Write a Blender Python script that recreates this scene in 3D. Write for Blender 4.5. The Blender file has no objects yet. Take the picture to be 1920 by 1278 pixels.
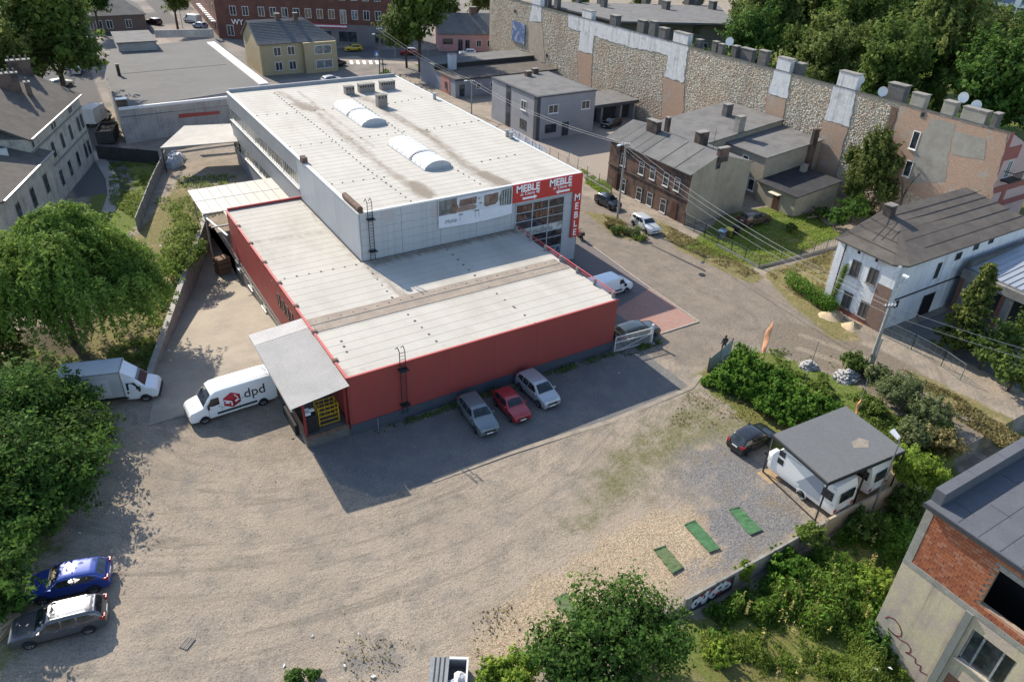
import bpy, math, random
import numpy as np
from mathutils import Vector, Matrix

scene = bpy.context.scene
# ------------------------------------------------------------------ camera, sky, sun, exposure
FPX, PITCH, ROLL, YAW = 1388.28, 0.56107, 0.040774, 0.57183
CAM = Vector((-13.4567, -42.5464, 36.0))
_cy, _sy, _cp, _sp = math.cos(YAW), math.sin(YAW), math.cos(PITCH), math.sin(PITCH)
FW = Vector((_sy*_cp, _cy*_cp, -_sp))
_r = Vector((_cy, -_sy, 0)); _u = _r.cross(FW)
RT = math.cos(ROLL)*_r + math.sin(ROLL)*_u
UP = -math.sin(ROLL)*_r + math.cos(ROLL)*_u
cam_data = bpy.data.cameras.new("camera")
cam_data.sensor_fit = 'HORIZONTAL'; cam_data.sensor_width = 36.0
cam_data.lens = 36.0*FPX/1920
cam_data.clip_start = 0.5; cam_data.clip_end = 4000
cam = bpy.data.objects.new("camera", cam_data); scene.collection.objects.link(cam)
cam.matrix_world = Matrix(((RT.x, UP.x, -FW.x, CAM.x), (RT.y, UP.y, -FW.y, CAM.y), (RT.z, UP.z, -FW.z, CAM.z), (0, 0, 0, 1)))
scene.camera = cam

SUN_AZ, SUN_EL = math.radians(350.0), math.radians(35.0)     # clockwise from +Y
world = bpy.data.worlds.new("World"); scene.world = world; world.use_nodes = True
wn = world.node_tree.nodes; wl = world.node_tree.links
sky = wn.new("ShaderNodeTexSky"); sky.sky_type = 'NISHITA'; sky.sun_disc = False
sky.sun_elevation = SUN_EL; sky.sun_rotation = SUN_AZ; sky.air_density = 1.0; sky.dust_density = 0.6
bgn = wn["Background"]; bgn.inputs[1].default_value = 0.15
wl.new(sky.outputs[0], bgn.inputs[0])
sun_data = bpy.data.lights.new("sun", 'SUN'); sun_data.energy = 4.7; sun_data.angle = math.radians(0.55)
sun_data.color = (1.0, 0.91, 0.77)
sun = bpy.data.objects.new("sun", sun_data); scene.collection.objects.link(sun)
_d = -Vector((math.sin(SUN_AZ)*math.cos(SUN_EL), math.cos(SUN_AZ)*math.cos(SUN_EL), math.sin(SUN_EL)))
sun.rotation_euler = _d.to_track_quat('-Z', 'Y').to_euler(); sun.location = (0, 0, 120)
scene.view_settings.view_transform = 'Standard'; scene.view_settings.look = 'None'
scene.view_settings.gamma = 1.0; scene.view_settings.use_curve_mapping = False
scene.view_settings.exposure = 0.76
scene.render.engine = 'CYCLES'
scene.cycles.max_bounces = 6; scene.cycles.diffuse_bounces = 3; scene.cycles.glossy_bounces = 3
scene.cycles.transmission_bounces = 3; scene.cycles.transparent_max_bounces = 4
scene.cycles.use_denoising = True

# ------------------------------------------------------------------ helpers
rng = np.random.default_rng(7); random.seed(7)
col = scene.collection

def ray(u, v):
    return FW + RT*((u-960)/FPX) - UP*((v-639)/FPX)
def g(u, v, z=0.0):
    """survey point: place on the level z that was read off the photograph at u, v"""
    d = ray(u, v); t = (z-CAM.z)/d.z
    return CAM + d*t
def gxy(u, v, z=0.0):
    p = g(u, v, z); return (p.x, p.y)

def wmat(o):
    m = o.matrix_basis.copy(); p = o.parent
    while p is not None:
        m = p.matrix_basis @ m; p = p.parent
    return m

def tag(o, label=None, cat=None, group=None, kind=None):
    if label: o["label"] = label
    if cat: o["category"] = cat
    if group: o["group"] = group
    if kind: o["kind"] = kind
    return o

def thing(name, label, cat, loc=(0, 0, 0), rz=0.0, group=None):
    o = bpy.data.objects.new(name, None); o.empty_display_size = 0.5
    o.location = loc; o.rotation_euler = (0, 0, rz); col.objects.link(o)
    return tag(o, label, cat, group)

def copy_tree(o, parent=None):
    c = o.copy(); col.objects.link(c); c.parent = parent
    for ch in list(o.children): copy_tree(ch, c)
    return c

class MB:
    """collects faces; build() links them as one mesh object"""
    def __init__(s): s.v = []; s.f = []; s.m = []
    def add(s, vs, fs, mat=0):
        b = len(s.v); s.v.extend([tuple(p) for p in vs])
        for f in fs: s.f.append([b+i for i in f]); s.m.append(mat)
        return s
    def quad(s, a, b, c, d, mat=0): return s.add([a, b, c, d], [(0, 1, 2, 3)], mat)
    def box(s, x0, y0, z0, x1, y1, z1, mat=0):
        if x0 > x1: x0, x1 = x1, x0
        if y0 > y1: y0, y1 = y1, y0
        if z0 > z1: z0, z1 = z1, z0
        return s.add([(x0,y0,z0),(x1,y0,z0),(x1,y1,z0),(x0,y1,z0),(x0,y0,z1),(x1,y0,z1),(x1,y1,z1),(x0,y1,z1)],
                     [(3,2,1,0),(4,5,6,7),(0,1,5,4),(1,2,6,5),(2,3,7,6),(3,0,4,7)], mat)
    def bar(s, p, q, w, h=None, mat=0, up=(0, 0, 1)):
        """rectangular bar from p to q, w wide, h high"""
        h = h or w; p, q = Vector(p), Vector(q); d = (q-p)
        if d.length < 1e-6: return s
        d.normalize(); u = Vector(up)
        if abs(d.dot(u)) > .98: u = Vector((1, 0, 0))
        a = d.cross(u).normalized()*(w/2); b = a.cross(d).normalized()*(h/2)
        vs = [p-a-b, p+a-b, p+a+b, p-a+b, q-a-b, q+a-b, q+a+b, q-a+b]
        return s.add(vs, [(3,2,1,0),(4,5,6,7),(0,1,5,4),(1,2,6,5),(2,3,7,6),(3,0,4,7)][0:6], mat)
    def prism(s, poly, z0, z1, mat=0, top=None):
        n = len(poly); zt = top or [z1]*n
        vs = [(x, y, z0) for x, y in poly]+[(poly[i][0], poly[i][1], zt[i]) for i in range(n)]
        fs = [tuple(range(n-1, -1, -1)), tuple(range(n, 2*n))]+[(i, (i+1) % n, n+(i+1) % n, n+i) for i in range(n)]
        return s.add(vs, fs, mat)
    def tube(s, pts, r, n=6, mat=0, r1=None, caps=True):
        pts = [Vector(p) for p in pts]; rings = []; b = len(s.v)
        for i, p in enumerate(pts):
            d = (pts[min(i+1, len(pts)-1)]-pts[max(i-1, 0)]).normalized()
            u = Vector((0, 0, 1)) if abs(d.z) < .95 else Vector((1, 0, 0))
            a = d.cross(u).normalized(); c = a.cross(d)
            rr = r if r1 is None else r+(r1-r)*i/(len(pts)-1)
            for k in range(n):
                t = 2*math.pi*k/n
                s.v.append(tuple(p+a*(rr*math.cos(t))+c*(rr*math.sin(t))))
        for i in range(len(pts)-1):
            for k in range(n):
                s.f.append([b+i*n+k, b+i*n+(k+1) % n, b+(i+1)*n+(k+1) % n, b+(i+1)*n+k]); s.m.append(mat)
        if caps:
            s.f.append([b+k for k in range(n-1, -1, -1)]); s.m.append(mat)
            e = b+(len(pts)-1)*n; s.f.append([e+k for k in range(n)]); s.m.append(mat)
        return s
    def disc(s, c, axis, r, t, n=14, mat=0):
        c = Vector(c); a = Vector(axis).normalized()
        return s.tube([c-a*(t/2), c+a*(t/2)], r, n, mat)
    def build(s, name, mats, parent=None, local=False, smooth=False, sharp=None):
        me = bpy.data.meshes.new(name)
        vs = s.v
        if parent is not None and not local:
            inv = wmat(parent).inverted(); vs = [tuple(inv @ Vector(p)) for p in vs]
        me.from_pydata(vs, [], s.f)
        if not isinstance(mats, (list, tuple)): mats = [mats]
        for m in mats: me.materials.append(m)
        if len(mats) > 1: me.polygons.foreach_set("material_index", s.m)
        if smooth:
            me.polygons.foreach_set("use_smooth", [True]*len(me.polygons))
            if sharp: me.set_sharp_from_angle(angle=math.radians(sharp))
        me.update()
        o = bpy.data.objects.new(name, me); col.objects.link(o)
        if parent is not None: o.parent = parent
        return o

def np_mesh(name, verts, quads, mats, attrs=None, smooth=False, parent=None, mat_idx=None):
    """fast mesh from numpy arrays; quads is (n,4) or (n,3)"""
    me = bpy.data.meshes.new(name); verts = np.asarray(verts, np.float32); quads = np.asarray(quads, np.int32)
    if parent is not None:
        inv = np.array(wmat(parent).inverted()); verts = verts @ inv[:3, :3].T.astype(np.float32)+inv[:3, 3].astype(np.float32)
    k = quads.shape[1]; n = len(quads)
    me.vertices.add(len(verts)); me.vertices.foreach_set("co", verts.ravel())
    me.loops.add(n*k); me.loops.foreach_set("vertex_index", quads.ravel())
    me.polygons.add(n); me.polygons.foreach_set("loop_start", np.arange(0, n*k, k, dtype=np.int32))
    if smooth: me.polygons.foreach_set("use_smooth", np.ones(n, bool))
    for m in (mats if isinstance(mats, (list, tuple)) else [mats]): me.materials.append(m)
    if mat_idx is not None: me.polygons.foreach_set("material_index", np.asarray(mat_idx, np.int32))
    for an, (dom, arr) in (attrs or {}).items():
        a = me.attributes.new(an, 'FLOAT', dom); a.data.foreach_set("value", np.asarray(arr, np.float32).ravel())
    me.update(calc_edges=True)
    o = bpy.data.objects.new(name, me); col.objects.link(o)
    if parent is not None: o.parent = parent
    return o

# ------------------------------------------------------------------ materials
def node_mat(name):
    m = bpy.data.materials.new(name); m.use_nodes = True
    nt = m.node_tree; return m, nt.nodes, nt.links, nt.nodes["Principled BSDF"]
def c4(c): return (c[0], c[1], c[2], 1)
def mixrgb(N, L, fac, a, b, blend='MIX'):
    n = N.new("ShaderNodeMix"); n.data_type = 'RGBA'; n.blend_type = blend
    for sock, v in ((n.inputs[0], fac), (n.inputs[6], a), (n.inputs[7], b)):
        if isinstance(v, (int, float)): sock.default_value = v
        elif isinstance(v, (tuple, list)): sock.default_value = c4(v)
        else: L.new(v, sock)
    return n.outputs[2]
def ramp(N, L, src, a, b):
    n = N.new("ShaderNodeMapRange"); n.interpolation_type = 'SMOOTHSTEP'
    n.inputs[1].default_value = a; n.inputs[2].default_value = b; L.new(src, n.inputs[0]); return n.outputs[0]
def noise(N, L, vec, scale, detail=4, rough=.6, dist=0):
    n = N.new("ShaderNodeTexNoise"); n.inputs["Scale"].default_value = scale; n.inputs["Detail"].default_value = detail
    n.inputs["Roughness"].default_value = rough; n.inputs["Distortion"].default_value = dist
    if vec is not None: L.new(vec, n.inputs["Vector"])
    return n.outputs[0]
def mth(N, L, op, a, b=None):
    n = N.new("ShaderNodeMath"); n.operation = op
    for i, v in enumerate((a, b)):
        if v is None: continue
        if isinstance(v, (int, float)): n.inputs[i].default_value = v
        else: L.new(v, n.inputs[i])
    return n.outputs[0]
def mapping(N, L, vec, scale=(1, 1, 1), rot=(0, 0, 0), loc=(0, 0, 0)):
    n = N.new("ShaderNodeMapping"); n.inputs["Scale"].default_value = scale
    n.inputs["Rotation"].default_value = rot; n.inputs["Location"].default_value = loc
    L.new(vec, n.inputs["Vector"]); return n.outputs[0]
def objvec(N): return N.new("ShaderNodeTexCoord").outputs["Object"]
def attr(N, nm):
    n = N.new("ShaderNodeAttribute"); n.attribute_name = nm; return n.outputs["Fac"]
def bump(N, L, bs, h, strength=.4, dist=.05):
    n = N.new("ShaderNodeBump"); n.inputs["Strength"].default_value = strength; n.inputs["Distance"].default_value = dist
    L.new(h, n.inputs["Height"]); L.new(n.outputs[0], bs.inputs["Normal"])

_mc = {}
def M(name, c, c2=None, scale=1.5, rough=.8, metal=0, spec=.3, bmp=0, bscale=12, coat=0, c3=None, s3=.25, aniso=None, lo=.35, hi=.65, dirt=None, grain=.12, streak=0):
    """weathered surface: c with patches of c2, broad stains of c3 and fine grain"""
    if name in _mc: return _mc[name]
    m, N, L, B = node_mat(name); _mc[name] = m
    B.inputs["Roughness"].default_value = rough; B.inputs["Metallic"].default_value = metal
    B.inputs["Specular IOR Level"].default_value = spec
    if coat: B.inputs["Coat Weight"].default_value = coat; B.inputs["Coat Roughness"].default_value = .04
    v = objvec(N); 
    if aniso: v = mapping(N, L, v, scale=aniso)
    out = None
    if c2 is not None:
        out = mixrgb(N, L, ramp(N, L, noise(N, L, v, scale, 5, .65), lo, hi), c, c2)
    if c3 is not None:
        out = mixrgb(N, L, ramp(N, L, noise(N, L, v, s3, 6, .7), .5, .78), out or c, c3)
    if dirt is not None:
        f = mth(N, L, 'ADD', attr(N, "dirt"), mth(N, L, 'MULTIPLY', mth(N, L, 'SUBTRACT', noise(N, L, v, 1.7, 7, .78), .5), 1.7))
        f = mth(N, L, 'MULTIPLY', f, ramp(N, L, attr(N, 'dirt'), .0, .2))
        out = mixrgb(N, L, ramp(N, L, f, .15, 1.0), out or c, dirt)
    if streak:
        sn = noise(N, L, mapping(N, L, objvec(N), scale=(2.6, 2.6, .12)), 1.0, 5, .7)
        out = mixrgb(N, L, mth(N, L, 'MULTIPLY', ramp(N, L, sn, .48, .74), streak), out or c, (.10, .085, .07))
    if grain:
        gr = noise(N, L, objvec(N), 9, 3, .7)
        fac = N.new("ShaderNodeMapRange"); L.new(gr, fac.inputs[0])
        fac.inputs[1].default_value = .3; fac.inputs[2].default_value = .7
        fac.inputs[3].default_value = 1-grain; fac.inputs[4].default_value = 1+grain
        cmb = N.new("ShaderNodeCombineColor")
        for i in range(3): L.new(fac.outputs[0], cmb.inputs[i])
        out = mixrgb(N, L, 1.0, out or c, cmb.outputs[0], 'MULTIPLY')
    if out is None: B.inputs["Base Color"].default_value = c4(c)
    else: L.new(out, B.inputs["Base Color"])
    if bmp: bump(N, L, B, noise(N, L, objvec(N), bscale, 4, .7), bmp, .04)
    return m

def brick_mat(name, c1, c2, mortar, bw=.27, bh=.085, ms=.012, dark=None, patch=None, patch_s=.25, plo=.5, phi=.6):
    m, N, L, B = node_mat(name); B.inputs["Roughness"].default_value = .9; B.inputs["Specular IOR Level"].default_value = .15
    v = objvec(N); sp = N.new("ShaderNodeSeparateXYZ"); L.new(v, sp.inputs[0])
    cb = N.new("ShaderNodeCombineXYZ"); L.new(mth(N, L, 'ADD', sp.outputs[0], sp.outputs[1]), cb.inputs[0]); L.new(sp.outputs[2], cb.inputs[1])
    b = N.new("ShaderNodeTexBrick"); L.new(cb.outputs[0], b.inputs["Vector"]); b.inputs["Scale"].default_value = 1
    b.inputs["Brick Width"].default_value = bw; b.inputs["Row Height"].default_value = bh; b.inputs["Mortar Size"].default_value = ms
    b.inputs["Color1"].default_value = c4(c1); b.inputs["Color2"].default_value = c4(c2); b.inputs["Mortar"].default_value = c4(mortar)
    out = b.outputs["Color"]
    big = noise(N, L, v, .5, 5, .7)
    if dark: out = mixrgb(N, L, ramp(N, L, big, .42, .62), out, dark)
    if patch: out = mixrgb(N, L, ramp(N, L, noise(N, L, mapping(N, L, v, loc=(31, 7, 3)), patch_s, 5, .65), plo, phi), out, patch)
    fine = noise(N, L, v, 5, 4, .7)
    out = mixrgb(N, L, mth(N, L, 'MULTIPLY', ramp(N, L, fine, .35, .75), .35), out, (.1, .07, .055))
    L.new(out, B.inputs["Base Color"]); bump(N, L, B, fine, .3, .03)
    return m

def glass_mat(name, c=(.02, .025, .03), rough=.06):
    m, N, L, B = node_mat(name)
    v = objvec(N)
    L.new(mixrgb(N, L, ramp(N, L, noise(N, L, v, 1.3, 2), .4, .65), c, tuple(x*2.2+.01 for x in c)), B.inputs["Base Color"])
    B.inputs["Roughness"].default_value = rough; B.inputs["Specular IOR Level"].default_value = .7
    return m

def leaf_mat(name, dark, mid, light, trans=.3):
    m, N, L, B = node_mat(name); out = N["Material Output"]
    t = attr(N, "tint")
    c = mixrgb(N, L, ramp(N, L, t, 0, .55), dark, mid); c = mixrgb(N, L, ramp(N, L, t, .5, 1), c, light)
    L.new(c, B.inputs["Base Color"]); B.inputs["Roughness"].default_value = .65; B.inputs["Specular IOR Level"].default_value = .07
    tr = N.new("ShaderNodeBsdfTranslucent"); L.new(mixrgb(N, L, .5, c, light), tr.inputs[0])
    mx = N.new("ShaderNodeMixShader"); mx.inputs[0].default_value = trans
    L.new(B.outputs[0], mx.inputs[1]); L.new(tr.outputs[0], mx.inputs[2]); L.new(mx.outputs[0], out.inputs[0])
    return m
# ------------------------------------------------------------------ ground
def poly_sd(px, py, poly):
    """signed distance (negative inside) of many points to a polygon"""
    P = np.asarray(poly, float); d = np.full(px.shape, 1e9); ins = np.zeros(px.shape, bool)
    for i in range(len(P)):
        ax, ay = P[i]; bx, by = P[(i+1) % len(P)]
        ex, ey = bx-ax, by-ay; t = np.clip(((px-ax)*ex+(py-ay)*ey)/(ex*ex+ey*ey+1e-12), 0, 1)
        d = np.minimum(d, np.hypot(px-ax-t*ex, py-ay-t*ey))
        c = ((ay > py) != (by > py)) & (px < (bx-ax)*(py-ay)/(by-ay+1e-12)+ax); ins ^= c
    return np.where(ins, -d, d)
def line_d(px, py, pts):
    d = np.full(px.shape, 1e9)
    for (ax, ay), (bx, by) in zip(pts[:-1], pts[1:]):
        ex, ey = bx-ax, by-ay; t = np.clip(((px-ax)*ex+(py-ay)*ey)/(ex*ex+ey*ey+1e-12), 0, 1)
        d = np.minimum(d, np.hypot(px-ax-t*ex, py-ay-t*ey))
    return d
def W(*pts): return [gxy(u, v) for u, v in pts]

def ramp_z(y): return -2.45*max(0.0, min(1.0, (y-13.5)/21.5))**1.1
def wall_x(y): return -9.67+(y-20.43)*(9.34/25.97) if y > 15 else -11.62+(y-15)*.3
TRENCH = [(wall_x(13), 13.0), (wall_x(15), 15), (wall_x(20.4), 20.4), (-.35, 46.3), (-.15, 46.3), (-.15, 13.0)]

def axis(lo, a, b, hi, step, extra=()):
    far = [a-step*1.3**k*3 for k in range(1, 40) if a-step*1.3**k*3 > lo]
    near = list(np.arange(a, b+1e-6, step)); out = [b+step*1.3**k*3 for k in range(1, 40) if b+step*1.3**k*3 < hi]
    return np.array(sorted(set([lo]+far+near+out+[hi]+list(extra))))
GX = axis(-900, -46, 70, 1500, .5); GY = axis(-500, -46, 112, 1800, .5, (-24.06, -24.22))
XX, YY = np.meshgrid(GX, GY); px, py = XX.ravel(), YY.ravel()
pz = np.where((py < -24.21) & (px > 8), -1.0, 0.0)*np.clip((px-8)/5, 0, 1)
pz += .03*np.sin(px*.31+1.3*np.sin(py*.17))*np.sin(py*.27+px*.07)*(np.hypot(px, py) < 140)
ins = poly_sd(px, py, TRENCH) < 0
nx = len(GX)
idx = np.arange(len(px)).reshape(len(GY), nx)
Q = np.stack([idx[:-1, :-1].ravel(), idx[:-1, 1:].ravel(), idx[1:, 1:].ravel(), idx[1:, :-1].ravel()], 1)
qi = ins[Q].sum(1); mixed = Q[(qi > 0) & (qi < 4)].ravel()
mv = np.unique(mixed[ins[mixed]])
for i in mv:                                    # pull the rim of the sunken drive onto its edge line
    best = None
    for k in range(len(TRENCH)):
        a, b = TRENCH[k], TRENCH[(k+1) % len(TRENCH)]; ex, ey = b[0]-a[0], b[1]-a[1]
        t = max(0, min(1, ((px[i]-a[0])*ex+(py[i]-a[1])*ey)/(ex*ex+ey*ey))); qx, qy = a[0]+t*ex, a[1]+t*ey
        dd = math.hypot(px[i]-qx, py[i]-qy)
        if best is None or dd < best[0]: best = (dd, qx, qy)
    px[i], py[i] = best[1], best[2]
Q = Q[qi < 4]

def soft(poly, s=1.0): return np.clip(.5-poly_sd(px, py, poly)/(2*s), 0, 1)
def softl(pts, w, s=1.0): return np.clip(.5-(line_d(px, py, pts)-w)/(2*s), 0, 1)
asph_and_shade = soft([(-3.2, 1), (27, 1), (27, -7.6), (18.3, -8.0), (9.4, -7.3), (3, -7.6), (-1, -7.0), (-3.0, -4)], .25)  # front asphalt; its left end paints the dock canopy's shade grey over dirt
asph_and_shade = np.maximum(asph_and_shade, .95*soft([(24, 62), (24, 1), (29, 1), (36, 18), (38, 40), (40, 62)], .8))
road_dirt = soft([(27, 62), (42, 62), (45, 36), (46.5, 20), (47.5, 6), (48.4, -4), (48.2, -11), (41, -9), (34, -5.2), (30, -6.5), (27, -2), (27, 10), (35, 12), (36, 30)], 1.5)
lane = W((1500, 640), (1640, 690), (1760, 770), (1930, 870), (2050, 940))
lane_w = softl(lane, 3.4, 1.0)
rut = np.maximum(softl([(x-1.0, y-.8) for x, y in lane], .35, .5), softl([(x+1.0, y+.9) for x, y in lane], .35, .5))
gravel = .8*soft(W((1230, 900), (1270, 830), (1340, 810), (1450, 840), (1535, 985), (1440, 1035), (1380, 985), (1310, 950)), 4.5)
gravel = np.maximum(gravel, .8*soft(W((1290, 960), (1440, 900), (1535, 990), (1400, 1060), (1290, 1100), (1240, 1060)), 1.2))
gravel = np.maximum(gravel, .62*soft(W((640, 1190), (760, 1170), (800, 1230), (760, 1290), (560, 1300)), 2.5))
chip = soft(W((1180, 965), (1290, 955), (1350, 1020), (1290, 1075), (1225, 1125), (1090, 1190), (960, 1260), (880, 1230), (950, 1130), (1080, 1040)), 3.2)
grass = np.zeros_like(px)
for poly, s, w in [
    (W((1280, 465), (1360, 400), (1490, 380), (1580, 440), (1430, 506)), .8, 1),               # garden
    (W((1086, 318), (1150, 345), (1140, 372), (1098, 345)), .6, 1),                             # strip by the brick house
    (W((200, 300), (300, 296), (262, 420), (200, 470), (150, 420)), 1.5, 1),                    # lawn left
    (W((1290, 700), (1440, 650), (1600, 690), (1760, 790), (1830, 860), (1720, 915), (1560, 960), (1400, 800)), 1.0, .85),
    ([(11, -24.3), (60, -24.6), (60, -60), (-10, -60), (2, -27)], 1.0, .75),                    # weed field
    ([(-60, -60), (-24.5, -60), (-22.5, -14), (-18.5, -3), (-16, 14), (-13.5, 20), (-50, 60)], 2.0, .5),
    (W((800, 100), (760, 110), (800, 140), (812, 140)), 1.0, .8)]:
    grass = np.maximum(grass, w*soft(poly, s))
moss = .72*soft(W((1130, 830), (1290, 722), (1480, 790), (1400, 850), (1260, 900), (1190, 960), (1110, 1020), (1040, 1000)), 3.0)
dry = np.zeros_like(px)
for poly, s, w in [
    (W((1430, 512), (1565, 467), (1545, 560), (1500, 590)), .8, 1),
    (W((1440, 520), (1560, 575), (1620, 640), (1560, 640), (1470, 560)), .8, .8),
    (W((1700, 690), (1790, 730), (1930, 800), (1930, 860), (1740, 760)), .9, .95),
    (W((1090, 395), (1160, 405), (1205, 450), (1160, 448)), .7, .85),
    (W((1200, 395), (1290, 440), (1440, 520), (1410, 535), (1270, 470)), .7, .8),
    ([(-12.5, 12), (-10, 20.4), (-.6, 46.3), (0, 62), (-7.7, 47), (-13, 32), (-16, 22)], 1.0, .9),
    ([(18, -27), (60, -30), (60, -60), (5, -60), (8, -33)], 2.5, .65)]:
    dry = np.maximum(dry, w*soft(poly, s))
_tr = [W((1108, 395), (1180, 462), (1270, 520), (1370, 590), (1470, 648), (1640, 700)), W((1118, 470), (1200, 530), (1300, 600), (1345, 660), (1290, 715)), W((1105, 420), (1230, 500), (1330, 545), (1450, 600), (1580, 660)), W((1230, 640), (1330, 640), (1450, 620), (1560, 640)), W((1150, 800), (1040, 850), (900, 900), (700, 960), (500, 1020), (330, 1060)), W((1180, 740), (1290, 735), (1200, 790), (1000, 870))]
track = np.zeros_like(px)
for t_ in _tr:
    for o_ in (-.8, .8): track = np.maximum(track, softl([(x+o_*.6, y+o_) for x, y in t_], .16, .5))
pave = soft([(24.6, 17), (24.6, 1), (30.4, .1), (35.2, .1), (35.6, 10), (36.6, 20), (33, 20)], .12)
bank = np.clip((py-118)/4, 0, 1)                                             # built-up street area beyond
street = np.maximum(softl(W((560, 95), (700, 99), (960, 110), (1100, 120)), 5.5, .3), softl(W((330, 0), (280, 45), (205, 75), (90, 90)), 5.0, .3))
street = np.maximum(street, .9*soft([(-13, 60), (-6, 60), (-4.6, 100), (-3, 150), (-12, 165), (-16, 118)], 1.0))
pavem = np.maximum(softl(W((520, 118), (700, 112), (960, 124), (1100, 132)), 3.0, .3), softl(W((150, 68), (235, 62), (290, 75)), 4, 1))
town = np.clip((py-100)/6, 0, 1)*np.clip((60-px)/200+.9, 0, 1)
park = np.clip((px-86)/3, 0, 1)*np.clip((125-py)/10, 0, 1)
yard = soft([(41, 62), (55, 70), (76, 62), (76, 43), (61, 38), (49, 36), (44, 40)], .8)
tint_a = {"asph_and_shade": asph_and_shade, "dust": road_dirt, "lane": np.maximum(lane_w, 0), "rut": rut, "gravel": gravel, "chip": chip, "grass": np.clip(grass-lane_w, 0, 1),
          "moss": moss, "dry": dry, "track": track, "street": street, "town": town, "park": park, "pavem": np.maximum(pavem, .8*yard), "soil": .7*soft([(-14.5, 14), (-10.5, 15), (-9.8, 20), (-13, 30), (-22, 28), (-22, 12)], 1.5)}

m, N, L, B = node_mat("ground_soil"); B.inputs["Roughness"].default_value = .95; B.inputs["Specular IOR Level"].default_value = .1
v = objvec(N)
n1 = noise(N, L, v, .09, 6, .65); n2 = noise(N, L, v, .55, 6, .7); n3 = noise(N, L, v, 3.2, 5, .75); n4 = noise(N, L, v, 11, 3, .8)
_s = N.new("ShaderNodeSeparateXYZ"); L.new(mapping(N, L, v, loc=(-1.0, -9.0, 0)), _s.inputs[0])
_rad = mth(N, L, 'SQRT', mth(N, L, 'ADD', mth(N, L, 'MULTIPLY', _s.outputs[0], mth(N, L, 'MULTIPLY', _s.outputs[0], .55)), mth(N, L, 'MULTIPLY', _s.outputs[1], _s.outputs[1])))
_ang = mth(N, L, 'ARCTAN2', _s.outputs[1], _s.outputs[0]); _cb = N.new("ShaderNodeCombineXYZ"); L.new(_rad, _cb.inputs[0]); L.new(mth(N, L, 'MULTIPLY', _ang, 2.2), _cb.inputs[1])
trk = noise(N, L, mapping(N, L, _cb.outputs[0], scale=(1.5, .9, 1)), 1.0, 6, .68, .7)
trk2 = noise(N, L, mapping(N, L, _cb.outputs[0], scale=(.7, 1.6, 1), loc=(7, 3, 0)), 1.0, 6, .7, 1.4)
dirt = mixrgb(N, L, ramp(N, L, n1, .35, .65), (.325, .272, .215), (.27, .226, .178))
dirt = mixrgb(N, L, ramp(N, L, n2, .42, .74), dirt, (.195, .172, .145))
dirt = mixrgb(N, L, mth(N, L, 'MULTIPLY', ramp(N, L, trk, .50, .66), .62), dirt, (.175, .15, .12))
dirt = mixrgb(N, L, mth(N, L, 'MULTIPLY', ramp(N, L, trk2, .50, .70), .6), dirt, (.345, .29, .23))
dirt = mixrgb(N, L, mth(N, L, 'MULTIPLY', ramp(N, L, n3, .52, .72), .6), dirt, (.15, .13, .105))
n5 = noise(N, L, v, .2, 5, .75)
dirt = mixrgb(N, L, mth(N, L, 'MULTIPLY', ramp(N, L, n5, .52, .68), .55), dirt, (.185, .17, .15))
spk = N.new("ShaderNodeTexVoronoi"); spk.inputs["Scale"].default_value = 3.5; L.new(v, spk.inputs["Vector"])
sp_on = mth(N, L, 'LESS_THAN', spk.outputs["Distance"], .17)
stone_v = N.new("ShaderNodeTexVoronoi"); stone_v.inputs["Scale"].default_value = 15.0; L.new(v, stone_v.inputs["Vector"])
sepc = N.new("ShaderNodeSeparateColor"); L.new(stone_v.outputs["Color"], sepc.inputs[0]); cell = sepc.outputs[0]
def lay(base, name, colr, gain=.9, lo=.35, hi=.65, nz=None):
    f = mth(N, L, 'ADD', attr(N, name), mth(N, L, 'MULTIPLY', mth(N, L, 'SUBTRACT', nz or n2, .5), gain))
    return mixrgb(N, L, ramp(N, L, f, lo, hi), base, colr)
grass_c = mixrgb(N, L, ramp(N, L, n3, .35, .65), (.075, .115, .024), (.15, .17, .045))
grass_c = mixrgb(N, L, ramp(N, L, n1, .45, .62), grass_c, (.15, .14, .05))
dry_c = mixrgb(N, L, ramp(N, L, n3, .35, .65), (.22, .175, .085), (.12, .125, .045))
dry_c = mixrgb(N, L, ramp(N, L, n2, .5, .7), dry_c, (.28, .22, .13))
moss_c = mixrgb(N, L, ramp(N, L, n3, .4, .62), (.19, .165, .10), (.115, .12, .05))
grav_c = mixrgb(N, L, cell, (.10, .10, .105), (.235, .225, .215)); grav_c = mixrgb(N, L, mth(N, L, 'MULTIPLY', ramp(N, L, n2, .48, .7), .7), grav_c, (.20, .165, .115))
chip_c = mixrgb(N, L, cell, (.23, .17, .11), (.46, .37, .265)); chip_c = mixrgb(N, L, mth(N, L, 'MULTIPLY', ramp(N, L, n2, .5, .72), .6), chip_c, (.22, .185, .14))
asp_c = mixrgb(N, L, ramp(N, L, n2, .35, .7), (.14, .138, .138), (.185, .175, .162)); asp_c = mixrgb(N, L, mth(N, L, 'MULTIPLY', ramp(N, L, n4, .5, .7), .3), asp_c, (.22, .21, .19))
dust_c = mixrgb(N, L, ramp(N, L, n2, .35, .65), (.235, .197, .158), (.185, .158, .13)); dust_c = mixrgb(N, L, mth(N, L, 'MULTIPLY', ramp(N, L, trk2, .48, .7), .7), dust_c, (.16, .138, .115))
dust_c = mixrgb(N, L, mth(N, L, 'MULTIPLY', ramp(N, L, n3, .55, .72), .5), dust_c, (.32, .28, .23))
out = lay(dirt, "town", mixrgb(N, L, ramp(N, L, n1, .4, .6), (.255, .22, .20), (.17, .16, .145)), .5)
out = lay(out, "park", grass_c, .5)
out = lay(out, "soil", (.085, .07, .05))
out = lay(out, "moss", moss_c, 1.3, .3, .8)
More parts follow.
